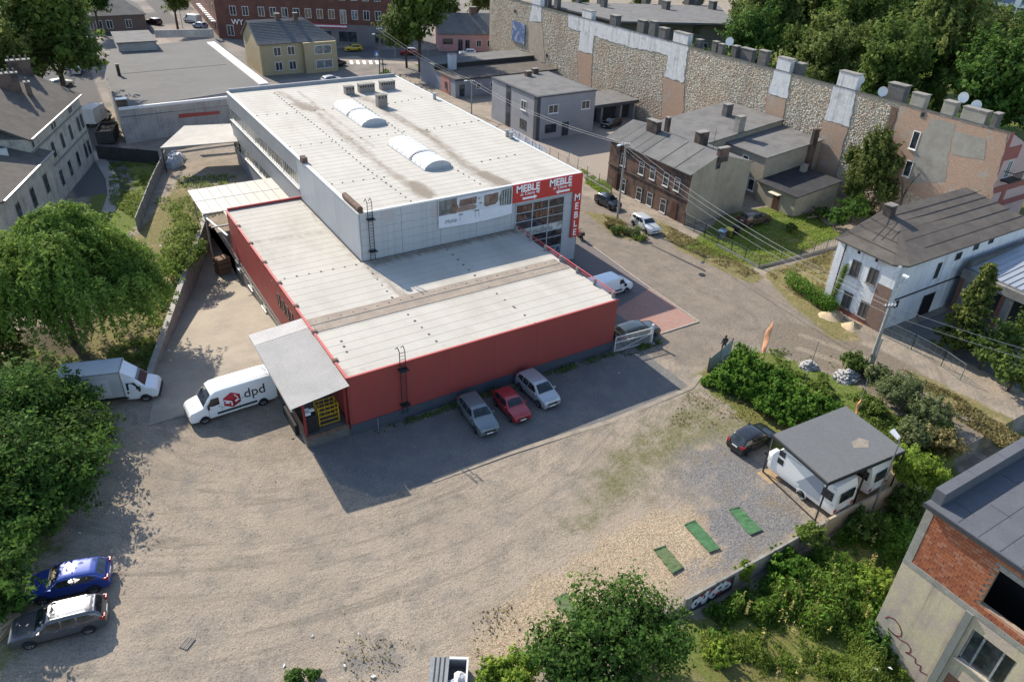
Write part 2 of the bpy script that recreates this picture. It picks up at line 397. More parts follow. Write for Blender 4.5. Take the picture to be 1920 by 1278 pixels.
out = lay(out, "dust", dust_c, .7)
out = lay(out, "lane", mixrgb(N, L, ramp(N, L, n3, .3, .7), (.205, .17, .13), (.15, .128, .10)), .6)
out = lay(out, "gravel", grav_c, 1.0)
out = lay(out, "chip", chip_c, 1.0)
out = lay(out, "asph_and_shade", asp_c, .12)
out = lay(out, "dry", dry_c, 1.0)
out = lay(out, "grass", grass_c, 1.0)
out = lay(out, "track", (.145, .122, .10), 1.5, .45, 1.0)
out = lay(out, "rut", (.25, .21, .16), .9)
out = lay(out, "pavem", (.30, .255, .215), .3)
out = lay(out, "street", (.115, .11, .11), .2)
out = mixrgb(N, L, mth(N, L, 'MULTIPLY', sp_on, ramp(N, L, n2, .3, .7)), out, (.12, .10, .08))
fg = N.new("ShaderNodeMapRange"); L.new(n4, fg.inputs[0]); fg.inputs[1].default_value = .3; fg.inputs[2].default_value = .7; fg.inputs[3].default_value = .68; fg.inputs[4].default_value = 1.32
cmb = N.new("ShaderNodeCombineColor"); [L.new(fg.outputs[0], cmb.inputs[i]) for i in range(3)]
out = mixrgb(N, L, 1.0, out, cmb.outputs[0], 'MULTIPLY')
L.new(out, B.inputs["Base Color"]); bump(N, L, B, mth(N, L, 'ADD', n3, mth(N, L, 'MULTIPLY', n4, .5)), .8, .10)
GROUND = m
o = np_mesh("ground", np.stack([px, py, pz], 1), Q, m, {k: ('POINT', a) for k, a in tint_a.items()}, smooth=True)
tag(o, kind="structure")

# sunken concrete drive beside the low wing
CONC = M("drive_concrete", (.33, .285, .225), (.285, .245, .195), .5, .9, c3=(.225, .195, .16), s3=.18, bmp=.2, bscale=14)
ys = list(np.arange(8.6, 13, .5))+list(np.arange(13, 46.4, .5)); vs = []; fs = []
for y in ys:
    if y < 13: xl, z = -12.8+(y-8.6)*.26, .012
    else: xl, z = wall_x(y)-.1, ramp_z(y)+.012
    xr = -4.45 if y < 12.4 else -.02
    for k in range(9): vs.append((xl+(xr-xl)*k/8, y, z))
for i in range(len(ys)-1):
    for k in range(8): fs.append((i*9+k, i*9+k+1, i*9+k+10, i*9+k+9))
mb = MB().add(vs, fs); tag(mb.build("driveway", CONC), kind="structure")
mb = MB()                                        # slab edge and joint lines of the apron, a little raised
mb.box(-12.9, 8.42, -.1, -4.6, 8.6, .07); tag(mb.build("driveway_kerb", M("kerb_stone", (.27, .24, .2), (.2, .18, .15), 2)), kind="structure")
mb = MB()
for a, b in zip([(3, -7.4), (9.4, -7.5), (18.3, -8.15), (27, -7.85)], [(9.4, -7.5), (18.3, -8.15), (27, -7.85), (29, -6.9)]):
    mb.bar((a[0], a[1], -.02), (b[0], b[1], -.02), .42, .10)
tag(mb.build("asphalt_edge_kerb", M("kerb_old", (.29, .245, .19), (.21, .18, .145), 1.2, bmp=.3)), kind="structure")

pth = [(x, y) for x, y in W((170, 285), (192, 305), (210, 335), (214, 365), (203, 398))]
mb = MB()
for a, b in zip(pth[:-1], pth[1:]): mb.bar((a[0], a[1], .02), (b[0], b[1], .02), 1.5, .05)
tag(mb.build("garden_path", M("path_concrete", (.30, .28, .25), (.24, .225, .20), 1.2)), kind="structure")
# red block paving by the shop entrance
PAV = brick_mat("red_paving", (.33, .155, .115), (.26, .125, .10), (.22, .16, .13), .2, .1, .008)
mm, N, L, B = node_mat("red_block_paving"); B.inputs["Roughness"].default_value = .9
v = objvec(N); b = N.new("ShaderNodeTexBrick"); L.new(mapping(N, L, v, rot=(0, 0, .785)), b.inputs["Vector"]); b.inputs["Scale"].default_value = 1
b.inputs["Brick Width"].default_value = .24; b.inputs["Row Height"].default_value = .12; b.inputs["Mortar Size"].default_value = .008
b.inputs["Color1"].default_value = (.36, .19, .145, 1); b.inputs["Color2"].default_value = (.28, .15, .12, 1); b.inputs["Mortar"].default_value = (.2, .15, .12, 1)
L.new(mixrgb(N, L, mth(N, L, 'MULTIPLY', ramp(N, L, noise(N, L, v, .5, 5), .4, .7), .5), b.outputs[0], (.24, .19, .16)), B.inputs["Base Color"])
mb = MB().prism([(29.2, 5.6), (29.2, .3), (30.4, .15), (35.2, .1), (35.55, 7.5)], -.2, .039)
tag(mb.build("red_pavement", mm), kind="structure")
mb = MB().prism([(24.7, 17), (24.7, .9), (30.4, .2), (35.2, .15), (35.7, 10), (36.5, 20), (32.8, 20), (32.8, 17)], -.2, .035)  # paving in the hall's shade, that shade put into a darker grey colour
tag(mb.build("shaded_pavement", brick_mat("shaded_pavers", (.175, .155, .15), (.145, .13, .13), (.12, .11, .105), .24, .12, .008)), kind="structure")
mb = MB(); kp = [(30.0, .05), (35.3, -.02), (35.8, 10), (36.6, 20), (37.5, 38)]
for a, b in zip(kp[:-1], kp[1:]): mb.bar((a[0], a[1], 0), (b[0], b[1], 0), .16, .14)
tag(mb.build("pavement_kerb", M("kerb_light", (.36, .32, .28), (.28, .25, .21), 2)), kind="structure")
mb = MB()
for i in range(5):
    u = 655+i*12; a, b = g(u, 114), g(u+6, 114); c, d = g(u+8, 121), g(u+2, 121)
    mb.quad((a.x, a.y, .03), (b.x, b.y, .03), (c.x, c.y, .03), (d.x, d.y, .03))
tag(mb.build("crossing_markings", M("road_paint", (.75, .74, .70))), kind="structure")
# ------------------------------------------------------------------ shared materials
GLASS = glass_mat("window_glass"); GLASS_L = glass_mat("window_glass_curtained", (.10, .11, .115), .15)
WHITE = M("white_frame", (.72, .72, .70), rough=.5, grain=.04)
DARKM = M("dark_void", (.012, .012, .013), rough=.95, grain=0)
BROWN_DOOR = M("brown_door", (.10, .045, .03), (.07, .035, .025), 3)
TAR = M("tar_roof", (.105, .105, .105), (.135, .132, .128), .5, .95, c3=(.085, .08, .075), s3=.2, bmp=.15)
TAR_BROWN = M("tar_roof_brown", (.085, .074, .065), (.112, .098, .085), .7, .95, c3=(.065, .057, .05), s3=.25, bmp=.15)
TAR_GREY = M("tar_roof_grey", (.155, .152, .148), (.125, .122, .12), .6, .95, c3=(.10, .098, .095), s3=.3, bmp=.15, aniso=(1, 1, 1))
CONCRETE = M("old_concrete", (.25, .235, .21), (.19, .18, .165), 1.0, .9, c3=(.13, .125, .115), s3=.5, bmp=.25)
CONC_DARK = M("dark_concrete", (.13, .125, .12), (.10, .095, .09), 1.2, .9, bmp=.25)
STEEL = M("grey_steel", (.30, .31, .32), rough=.45, metal=.6, grain=.05)
DARK_STEEL = M("dark_steel", (.035, .037, .04), rough=.5, metal=.3, grain=.05)
BLACK = M("black_rubber", (.018, .018, .02), rough=.8, grain=.05)
RUST = M("rusty_steel", (.16, .10, .075), (.10, .065, .05), 3, .85)
BRICK = brick_mat("dark_red_brick", (.205, .105, .07), (.15, .08, .06), (.17, .145, .12), dark=(.075, .058, .05))
BRICK_TOP = brick_mat("town_red_brick", (.20, .075, .055), (.16, .06, .045), (.13, .10, .085), .5, .16, .02, dark=(.13, .06, .05))
BRICK_CH = brick_mat("chimney_brick", (.17, .10, .075), (.12, .075, .06), (.15, .13, .11), dark=(.05, .045, .045))

def onX(u, v, x):
    d = ray(u, v); return CAM+d*((x-CAM.x)/d.x)
def onY(u, v, y):
    d = ray(u, v); return CAM+d*((y-CAM.y)/d.y)

def window(parent, plane, c, a, z, w, h, out=-1, frame=None, pane=None, mull=1, trans=0, sill=True, fr=.09, sillmat=None, name="window"):
    """window centred at a along the wall, bottom at z; frame part with a pane sub-part"""
    frame = frame or WHITE; pane = pane or GLASS
    def bx(mb, a0, a1, z0, z1, d0, d1, mat=0):
        if plane == 'x': mb.box(c+out*d0, a0, z0, c+out*d1, a1, z1, mat)
        else: mb.box(a0, c+out*d0, z0, a1, c+out*d1, z1, mat)
    m_ = MB(); x0, x1 = a-w/2, a+w/2
    bx(m_, x0, x0+fr, z, z+h, 0, .05); bx(m_, x1-fr, x1, z, z+h, 0, .05)
    bx(m_, x0+fr, x1-fr, z+h-fr, z+h, 0, .05); bx(m_, x0+fr, x1-fr, z, z+fr, 0, .05)
    for k in range(mull):
        t = x0+w*(k+1)/(mull+1); bx(m_, t-.035, t+.035, z+fr, z+h-fr, 0, .045)
    for k in range(trans):
        t = z+h*(k+1)/(trans+1)+(.15*h if trans == 1 else 0); bx(m_, x0+fr, x1-fr, t-.03, t+.03, 0, .04)
    fo = m_.build(name, frame, parent)
    p_ = MB(); bx(p_, x0+fr*.8, x1-fr*.8, z+fr*.8, z+h-fr*.8, .003, .02); p_.build("pane", pane, fo)
    if sill:
        s_ = MB(); bx(s_, x0-.06, x1+.06, z-.09, z-.005, 0, .16); s_.build("sill", sillmat or frame, fo)
    return fo

def chimney(parent, x, y, z0, z1, sx, sy, mat=None, cap=None, pots=0, name="chimney", pipe=None):
    m_ = MB().box(x-sx/2, y-sy/2, z0, x+sx/2, y+sy/2, z1); o = m_.build(name, mat or BRICK_CH, parent)
    MB().box(x-sx/2-.07, y-sy/2-.07, z1, x+sx/2+.07, y+sy/2+.07, z1+.1).build("cap", cap or CONCRETE, o)
    if pots:
        m_ = MB()
        for k in range(pots):
            t = (k+.5)/pots-.5
            p = (x+(t*sx if sx >= sy else 0), y+(t*sy if sy > sx else 0))
            m_.tube([(p[0], p[1], z1+.1), (p[0], p[1], z1+.55)], .11, 8)
        m_.build("chimney_pot", pipe or CONCRETE, o)
    return o

def dish(parent, p, d, r=.45):
    m_ = MB(); c = Vector(p); a = Vector(d).normalized(); u = a.cross(Vector((0, 0, 1))).normalized(); w = u.cross(a)
    b = len(m_.v); m_.v.append(tuple(c-a*.08)); n = 14
    for rr, dd in ((.55, -.05), (1, .05)):
        for k in range(n):
            t = 2*math.pi*k/n; m_.v.append(tuple(c+a*dd+(u*math.cos(t)+w*math.sin(t))*(r*rr)))
    for k in range(n):
        k2 = (k+1) % n; m_.f.append([b, b+1+k, b+1+k2]); m_.m.append(0)
        m_.f.append([b+1+k, b+1+n+k, b+1+n+k2, b+1+k2]); m_.m.append(0)
    m_.tube([c-a*.08, c-a*.08-Vector((0, 0, .9))], .03, 5)
    return m_.build("satellite_dish", WHITE, parent)

def text(body, size, loc, rx, rz, mat, parent, bold=0, name="lettering", align='LEFT', shear=0, sx=1, spacing=1.0, ext=.012):
    cu = bpy.data.curves.new(name, 'FONT'); cu.body = body; cu.size = size; cu.offset = bold; cu.extrude = ext; cu.shear = shear
    cu.align_x = align; cu.space_character = spacing; cu.materials.append(mat)
    o = bpy.data.objects.new(name, cu); col.objects.link(o)
    o.rotation_euler = (rx, 0, rz); o.scale = (sx, 1, 1); o.location = loc
    if parent is not None:
        o.parent = parent; o.location = wmat(parent).inverted() @ Vector(loc)
        o.rotation_euler = (rx, 0, rz-parent.rotation_euler.z)
    return o

def roof_grid(x0, x1, y0, y1, z, lines, step=.5, wid=.35, s=.9, strength=.9, extra=None, zf=None):
    xs = np.linspace(x0, x1, int((x1-x0)/step)+2); ys = np.linspace(y0, y1, int((y1-y0)/step)+2)
    A, Bq = np.meshgrid(xs, ys); a, b = A.ravel(), Bq.ravel(); d = np.zeros_like(a)
    for pts, w, sft, st in lines:
        d = np.maximum(d, st*np.clip(1-(line_d(a, b, pts)-w)/sft, 0, 1))
    n_ = len(xs); ii = np.arange(len(a)).reshape(len(ys), n_)
    q_ = np.stack([ii[:-1, :-1].ravel(), ii[:-1, 1:].ravel(), ii[1:, 1:].ravel(), ii[1:, :-1].ravel()], 1)
    zz = np.full(a.shape, z) if zf is None else zf(a, b)
    return np.stack([a, b, zz], 1), q_, d

# ================================================================== FURNITURE STORE
X1, XT0, XT1, YL, YT, YF, H1, H2 = 24.69, 7.99, 32.71, 34.68, 17.03, 64.40, 5.20, 9.89
RED = M("red_wall_panel", (.28, .056, .048), (.255, .05, .045), .35, .55, c3=(.225, .062, .055), s3=.4, grain=.06, streak=.22)
RED_TRIM = M("red_trim", (.42, .08, .075), rough=.5, grain=.05)
PLINTH = M("blue_grey_plinth", (.055, .068, .095), (.07, .075, .09), 1.2, .8)
PLINTH_G = M("grey_plinth", (.20, .19, .175), (.16, .15, .14), .9, .85)
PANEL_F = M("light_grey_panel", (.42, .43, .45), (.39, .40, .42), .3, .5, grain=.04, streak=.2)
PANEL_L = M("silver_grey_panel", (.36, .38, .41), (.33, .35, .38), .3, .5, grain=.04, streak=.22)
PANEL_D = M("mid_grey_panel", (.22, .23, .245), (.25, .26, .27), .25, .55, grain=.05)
SEAM = M("dark_seam", (.05, .05, .055), grain=0)
ROOF = M("white_membrane", (.445, .42, .375), (.405, .383, .34), .5, .85, c3=(.345, .32, .275), s3=.16, grain=.05, dirt=(.20, .165, .13), aniso=(1, .35, 1))
ALU = M("pale_flashing", (.60, .60, .59), rough=.4, metal=.2, grain=.03)

store = thing("furniture_store", "large furniture warehouse with white flat roofs, grey tall hall and low red wing", "warehouse", (0, 0, 0))
# low wing: core, panels, plinth
MB().box(.14, .14, -.2, X1-.14, YL-.14, H1-.12).build("core_wall", SEAM, store)
def panels_y(name, y, x0, x1, z0, z1, n, mat, th=.12, out=-1, gap=.012, rows=1):
    base = None
    w = (x1-x0)/n; h = (z1-z0)/rows
    for r in range(rows):
        for k in range(n):
            m_ = MB().box(-w/2+gap, 0, gap/2, w/2-gap, out*th, h-gap/2) if base is None else None
            if base is None:
                o = m_.build(name, mat, store, local=True); base = o
            else:
                o = base.copy(); col.objects.link(o); o.parent = store
            o.location = (x0+w*(k+.5), y-out*th, z0+h*r)
def panels_x(name, x, y0, y1, z0, z1, n, mat, th=.12, out=-1, gap=.012, rows=1):
    base = None; w = (y1-y0)/n; h = (z1-z0)/rows
    for r in range(rows):
        for k in range(n):
            if base is None:
                o = MB().box(0, -w/2+gap, gap/2, out*th, w/2-gap, h-gap/2).build(name, mat, store, local=True); base = o
            else:
                o = base.copy(); col.objects.link(o); o.parent = store
            o.location = (x-out*th, y0+w*(k+.5), z0+h*r)
panels_y("red_panel", 0, 0.13, X1-.13, .95, H1, 6, RED, gap=.004)
panels_x("red_panel", 0, 0, YL, .5, H1, 6, RED, gap=.008)
panels_x("red_panel", X1, 0, YT-.02, .5, H1, 3, RED, out=1)
panels_y("red_panel", YL, .13, XT0-.02, .5, H1+.22, 1, RED, out=1)
MB().box(0.02, -.06, -.4, X1-.02, .13, .95).build("front_plinth", PLINTH, store)
MB().box(-.05, .12, -3.4, .13, YL, .48).build("side_plinth", PLINTH_G, store)
m_ = MB(); m_.box(-.07, -.08, H1, .12, YL, H1+.09); m_.box(.12, -.08, H1, X1+.05, .08, H1+.06); m_.box(.12, YL-.14, H1+.2, XT0, YL+.03, H1+.3)
m_.build("red_coping", RED_TRIM, store)
for yy, zz, ww, hh in ((32.6, -.65, 1.5, .75), (28.0, -.7, 1.5, .8), (23.2, -.7, 1.5, .8), (18.4, -.6, 1.4, .7), (14.0, -.55, 1.2, .6)):
    window(store, 'x', -.05, yy, zz, ww, hh, frame=PLINTH_G, pane=GLASS, sillmat=WHITE, mull=0)
for yy in (16.9, 15.6, 14.4, 13.2): window(store, 'x', 0, yy, 2.7, .65, 1.25, frame=DARK_STEEL, sill=False, mull=0)
# low roof
def gl(*pts, z=H1): return [gxy(u, v, z) for u, v in pts]
lines = [(gl((690, 500), (735, 535), (760, 556)), .25, .8, .55), (gl((470, 455), (540, 445), (605, 435)), .15, .7, .5), ([(8, 34), (8, 18)], .15, 1.0, .55),
         (gl((700, 492), (790, 470), (960, 432)), .3, 1.3, .8), ([(.3, .4), (X1, .4)], .1, .4, .3), (gl((625, 690), (650, 704)), .1, .8, .6), ([(9, 17), (24, 17)], .1, .6, .5),
         (gl((600, 612), (1060, 495)), .3, 1.4, .35)]
vv, qq, dd = roof_grid(.08, X1-.02, .08, YT-.14, H1+.02, lines)
np_mesh("low_roof", vv, qq, ROOF, {"dirt": ('POINT', dd)}, parent=store)
vv, qq, dd = roof_grid(.08, XT0-.14, YT-.14, YL-.14, H1+.02, lines)
np_mesh("low_roof", vv, qq, ROOF, {"dirt": ('POINT', dd)}, parent=store)
STRIP = M("bitumen_strip", (.29, .24, .195), (.24, .20, .165), .9, .9, c3=(.36, .31, .26), s3=.6)
a0, a1 = g(578, 606, H1), g(1045, 487, H1); b0, b1 = g(590, 618, H1), g(1070, 500, H1)
for p, q in ((a0, a1), (b0, b1)):
    MB().box(p.x, p.y-.52, H1+.02, q.x-.2, p.y+.52, H1+.06).build("gutter_strip", STRIP, store)
def dots(pts_list, z, r=.1):
    m_ = MB()
    for p, q in pts_list:
        p, q = Vector((*p, 0)), Vector((*q, 0)); n = max(2, int((q-p).length/1.05))
        for k in range(n+1):
            c = p+(q-p)*(k/n); rr = r*random.uniform(.7, 1.2)
            m_.tube([(c.x, c.y, z-.02), (c.x, c.y, z+.035)], rr, 6)
    return m_
DOTM = M("lead_cap", (.09, .085, .08))
pp = [gl((510, 527), (668, 497)), gl((690, 503), (735, 558)), gl((830, 460), (890, 517)), gl((902, 528), (962, 575)), gl((765, 590), (818, 640)), gl((965, 577), (1003, 606)), gl((592, 604), (1040, 490)), gl((640, 640), (650, 660))]
o = dots(pp, H1+.03).build("roof_fixings", DOTM, store); o["kind"] = "stuff"
for yy in np.arange(2.5, YL-2, 4.6):
    MB().box(-.1, yy-.16, H1-.12, .3, yy+.16, H1+.16).build("roof_outlet", RUST, store)
m_ = MB(); m_.tube([(X1-.1, .3, H1+.55), (X1-.1, YT-.3, H1+.55)], .055, 6); m_.tube([(X1-.1, .3, H1+.28), (X1-.1, YT-.3, H1+.28)], .03, 6)
gr = m_.build("guard_rail", RED_TRIM, store)
for yy in np.linspace(.5, YT-.6, 7):
    MB().box(X1-.35, yy-.06, H1+.02, X1-.04, yy+.06, H1+.6).build("rail_post", STEEL, gr)
# tall hall
MB().box(XT0+.14, YT+.14, -.2, XT1-.14, YF-.14, H2-.1).build("core_wall", SEAM, store)
panels_y("wall_panel", YT, XT0+.13, 24.2, H1, 9.83, 4, PANEL_F, rows=6, gap=.016)
panels_y("wall_panel", YT, 24.2, 24.66, 0, 9.83, 1, PANEL_F)
panels_y("wall_panel", YT, 30.68, XT1-.13, 0, 7.75, 1, PANEL_F, rows=8, gap=.016)
panels_y("wall_panel", YT, 24.66, XT1-.13, 7.76, 9.83, 1, PANEL_F)
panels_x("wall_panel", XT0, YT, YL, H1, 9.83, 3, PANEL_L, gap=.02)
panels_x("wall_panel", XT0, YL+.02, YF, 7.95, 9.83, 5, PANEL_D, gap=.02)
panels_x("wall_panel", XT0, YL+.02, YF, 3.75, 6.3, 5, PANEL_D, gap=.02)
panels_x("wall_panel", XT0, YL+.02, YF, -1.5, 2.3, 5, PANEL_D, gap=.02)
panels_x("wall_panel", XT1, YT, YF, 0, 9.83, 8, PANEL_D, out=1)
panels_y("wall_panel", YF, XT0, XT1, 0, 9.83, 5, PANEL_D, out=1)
RIB = glass_mat("ribbon_glass", (.07, .065, .05), .2)
for z0, hh in ((6.3, 1.62), (2.32, 1.40)):
    for k in range(5):
        w = (YF-YL-.1)/5; yc = YL+.05+w*(k+.5)
        window(store, 'x', XT0+.1, yc, z0, w-.16, hh, frame=ALU, pane=RIB, mull=7, trans=0, sill=False, fr=.1)
    MB().box(XT0-.12, YL+.1, z0-.12, XT0+.02, YF, z0-.01).build("window_ledge", ALU, store)
m_ = MB(); m_.box(XT0-.04, YT-.04, 9.83, XT0+.3, YF+.04, 9.97); m_.box(XT0+.3, YT-.04, 9.83, XT1+.04, YT+.26, 9.97)
m_.box(XT1-.26, YT+.26, 9.83, XT1+.04, YF+.04, 9.97); m_.build("roof_coping", ALU, store)
MB().box(XT0+.3, YF-.3, 9.83, XT1-.26, YF+.02, 10.3).build("rear_parapet", M("parapet_grey", (.30, .31, .33), (.25, .26, .28), .6), store)
def gt(*pts): return gl(*pts, z=9.9)
v1 = gt((520, 172), (545, 185), (600, 215), (640, 250), (700, 298), (770, 350), (815, 378)); v2 = gt((655, 175), (700, 190), (735, 215), (800, 250), (850, 290), (885, 318), (930, 345))
lines = [(v1, .05, 1.2, .72), (v2, .1, 1.4, .76), ([(13.2, YF), (13.2, YT)], .02, .5, .3), ([(22.8, YF), (22.8, YT)], .02, .5, .3), (gt((560, 172), (640, 232), (700, 275)), .05, .6, .55), (gt((560, 195), (585, 205)), .5, 1.2, 1.0), (gt((775, 345), (800, 365)), .4, 1.0, 1.1), (gt((905, 325), (945, 345)), .4, .9, 1.1), (gt((785, 243), (800, 247)), .2, .6, 1.1)]
vv, qq, dd = roof_grid(XT0+.28, XT1-.24, YT+.24, YF-.28, 9.88, lines)
np_mesh("hall_roof", vv, qq, ROOF, {"dirt": ('POINT', dd)}, parent=store)
pp = [gt((515, 175), (600, 242)), gt((600, 242), (690, 318)), gt((690, 318), (770, 377)), gt((648, 175), (735, 235)), gt((740, 240), (830, 303)), gt((830, 303), (900, 345)), gt((482, 217), (556, 211)),
      gt((543, 275), (660, 261)), gt((660, 261), (757, 247)), gt((728, 195), (790, 183)), gt((800, 243), (897, 226)), gt((903, 303), (965, 290)), gt((622, 345), (720, 332)), gt((590, 207), (640, 203))]
o = dots(pp, 9.9).build("roof_fixings", DOTM, store); o["kind"] = "stuff"
SEAMR = M("membrane_seam", (.375, .352, .31), grain=0)
m_ = MB()
for y in np.arange(YT+1.1, YF-.4, 1.12): m_.box(XT0+.3, y, 9.882, XT1-.3, y+.035, 9.889)
o = m_.build("roof_seams", SEAMR, store); o["kind"] = "stuff"
m_ = MB()
for y in np.arange(1.1, YL-.4, 1.12): m_.box(.14, y, H1+.022, (X1-.1) if y < YT-.2 else XT0-.15, y+.035, H1+.029)
o = m_.build("roof_seams", SEAMR, store); o["kind"] = "stuff"
# barrel skylights
VAULT = M("opal_skylight", (.68, .69, .70), rough=.35, grain=.02)
def skylight(x0, x1, y0, y1, hatch):
    cx, r = (x0+x1)/2, (x1-x0)/2; n = 10; hgt = .72
    def arc(y, k, o=0): t = math.pi*k/n; return (cx-(r+o)*math.cos(t), y, 10.0+(hgt+o)*math.sin(t))
    m_ = MB(); m_.box(x0-.1, y0-.1, 9.86, x1+.1, y1+.1, 10.0); s_ = m_.build("skylight", PANEL_F, store)
    ns = 8
    for j in range(ns):
        ya, yb = y0+(y1-y0)*j/ns+.03, y0+(y1-y0)*(j+1)/ns-.03; m_ = MB()
        for k in range(n): m_.quad(arc(ya, k), arc(yb, k), arc(yb, k+1), arc(ya, k+1))
        m_.build("vault_panel", VAULT, s_, smooth=True)
    m_ = MB()
    for j in range(ns+1):
        y = y0+(y1-y0)*j/ns; w = .16 if j == hatch else .05
        for k in range(n):
            o1 = .1 if j == hatch else .02
            m_.quad(arc(y-w, k, o1), arc(y+w, k, o1), arc(y+w, k+1, o1), arc(y-w, k+1, o1), 1 if j == hatch else 0)
    m_.build("vault_rib", [ALU, M("hatch_grey", (.25, .26, .27))], s_)
    m_ = MB()
    for y in (y0+.02, y1-.02):
        m_.add([arc(y, k) for k in range(n+1)]+[(cx, y, 10.0)], [(k, k+1, n+1) for k in range(n)])
    m_.build("end_panel", PANEL_F, s_)
skylight(18.35, 21.5, 41.9, 51.6, 4); skylight(18.35, 21.4, 24.8, 34.2, 3)
# roof vents
VENT = brick_mat("vent_brick", (.30, .27, .25), (.24, .21, .19), (.2, .18, .17), .25, .08, .01)
for (u, v, sx, h, n) in ((655, 176, 1.25, 1.0, 3), (687, 172, 2.2, 1.05, 6), (726, 167, 2.1, 1.05, 6), (716, 200, 1.3, 1.5, 3)):
    p = g(u, v, 9.9); vb = MB().box(p.x-sx/2, p.y-.45, 9.88, p.x+sx/2, p.y+.45, 9.9+h).build("roof_vent", VENT, store)
    MB().box(p.x-sx/2-.06, p.y-.5, 9.9+h, p.x+sx/2+.06, p.y+.5, 9.98+h).build("cap", CONCRETE, vb)
    m_ = MB()
    for k in range(n):
        x = p.x-sx/2+sx*(k+.5)/n; m_.box(x-.08, p.y-.47, 9.9+h-.38, x+.08, p.y-.4, 9.9+h-.12)
    m_.build("air_slot", DARKM, vb)
p = g(567, 305, 9.9); MB().box(p.x-.1, p.y-.45, 9.9, p.x+.45, p.y+.45, 10.5).build("roof_vent", BRICK_CH, store)
for (u, v) in ((815, 186), (951, 256), (958, 260)):
    p = g(u, v, 9.9); MB().tube([(p.x, p.y, 9.9), (p.x, p.y, 10.6)], .22, 10).disc((p.x, p.y, 10.65), (0, 0, 1), .32, .1).build("vent_pipe", STEEL, store)
m_ = MB(); p, q = g(640, 372, 9.95), g(676, 402, 9.95)
m_.tube([(8.25, q.y+.3, 10.3), (8.25, p.y-.2, 10.3)], .28, 10); m_.box(8.1, q.y+.2, 9.9, 8.45, p.y, 10.2); m_.build("edge_duct", RUST, store)
# ladders
def ladder(x, y, z0, z1, name="wall_ladder"):
    m_ = MB()
    for s_ in (-.22, .22): m_.tube([(x+s_, y-.22, z0), (x+s_, y-.22, z1), (x+s_, y+.1, z1+.25), (x+s_, y+.55, z1-.15)], .035, 5)
    lo_ = m_.build(name, DARK_STEEL if name == "wall_ladder" else RUST, store)
    for z in np.arange(z0+.2, z1, .3): MB().tube([(x-.22, y-.22, z), (x+.22, y-.22, z)], .018, 5).build("rung", DARK_STEEL, lo_)
    for z in (z0+.9, z1-1.6): MB().box(x-.36, y-.6, z, x+.36, y-.04, z+.06).build("hoop", DARK_STEEL, lo_)
ladder(onY(695, 440, YT).x, YT, H1+.05, 10.9); ladder(onY(755, 720, 0).x, 0, .6, 6.3)
# glazed shopfront: 3 x 7 panes in a light frame
gx0, gx1, gz0, gz1 = 24.68, 30.66, .08, 7.72
FRAME = M("mullion_grey", (.40, .42, .44), rough=.4, grain=.03)
m_ = MB(); rows = [0.08, 1.15, 2.25, 3.35, 4.15, 4.95, 5.85, 6.8, 7.72]
for k in range(4):
    x = gx0+(gx1-gx0)*k/3; m_.box(x-.05, YT-.1, gz0, x+.05, YT+.02, gz1)
for z in rows: m_.box(gx0+.05, YT-.085, z-.035, gx1-.05, YT+.02, z+.035)
front = m_.build("shopfront", FRAME, store)
gd = glass_mat("shop_glass_dark", (.022, .02, .022), .05); gl_ = glass_mat("shop_glass_blind", (.24, .25, .24), .2); gb = glass_mat("shop_glass_blue", (.10, .13, .17), .12)
for r in range(8):
    for k in range(3):
        mat_ = {0: gb, 1: gb, 2: gd, 3: gd, 4: gl_, 5: gd, 6: gd, 7: gd}[r]
        x0 = gx0+(gx1-gx0)*k/3+.05; x1 = gx0+(gx1-gx0)*(k+1)/3-.05
        MB().box(x0, YT-.05, rows[r]+.035, x1, YT+.01, rows[r+1]-.035).build("glass_pane", mat_, front)
ORANGE = M("orange_film", (.42, .14, .05), grain=.05)
def film(body, size, x, z, sp): text(body, size, (x, YT-.065, z), math.pi/2, 0, ORANGE, front, name="window_lettering", sx=.62, spacing=sp, ext=.004)
film("MEBLE", .78, 25.55, 6.98, 2.05); film("DLA", .78, 24.95, 6.03, 1.25); film("DZIECI", .78, 27.15, 6.03, 1.55)
for x in (28.8, 29.3, 30.2): MB().disc((x, YT-.06, 1.85), (0, 1, 0), .16, .01, 12).build("round_sticker", DARK_STEEL, front)
# signs
SIGN_RED = M("sign_red", (.48, .045, .04), rough=.45, grain=.03); SIGN_W = M("sign_white", (.82, .82, .82), rough=.45, grain=.02)
sg = thing("shop_sign", "wide red fascia sign reading MEBLE MEBLE with two white arrows", "sign", (24.2, YT-.12, 8.06))
MB().box(24.2, YT-.16, 8.06, 32.78, YT-.1, 9.95).build("sign_board", SIGN_RED, sg)
def stxt(b, s, x, z, par, bold=.012, sx=1, name="lettering", sp=1): return text(b, s, (x, YT-.175, z), math.pi/2, 0, SIGN_W, par, bold, name, sx=sx, spacing=sp)
stxt("MEBLE", 1.02, 24.55, 9.12, sg, .03, .98); stxt("MEBLE", 1.02, 28.55, 9.12, sg, .03, .98)
stxt("ul. Ciasna 48", .46, 25.05, 8.72, sg, .004, .98); stxt("ul. Ciasna 48", .46, 29.05, 8.72, sg, .004, .98)
def arrow(x0, x1, z, flip):
    m_ = MB(); y = YT-.172; xs = (x0, x1) if not flip else (x1, x0); d = 1 if not flip else -1
    m_.box(xs[0], y, z-.11, xs[1]-d*.4, y+.02, z+.11)
    m_.add([(xs[1]-d*.42, y, z-.24), (xs[1], y, z), (xs[1]-d*.42, y, z+.24), (xs[1]-d*.42, y+.02, z-.24), (xs[1], y+.02, z), (xs[1]-d*.42, y+.02, z+.24)], [(0, 1, 2), (3, 5, 4), (0, 3, 4, 1), (1, 4, 5, 2), (2, 5, 3, 0)])
    m_.build("arrow", SIGN_W, sg)
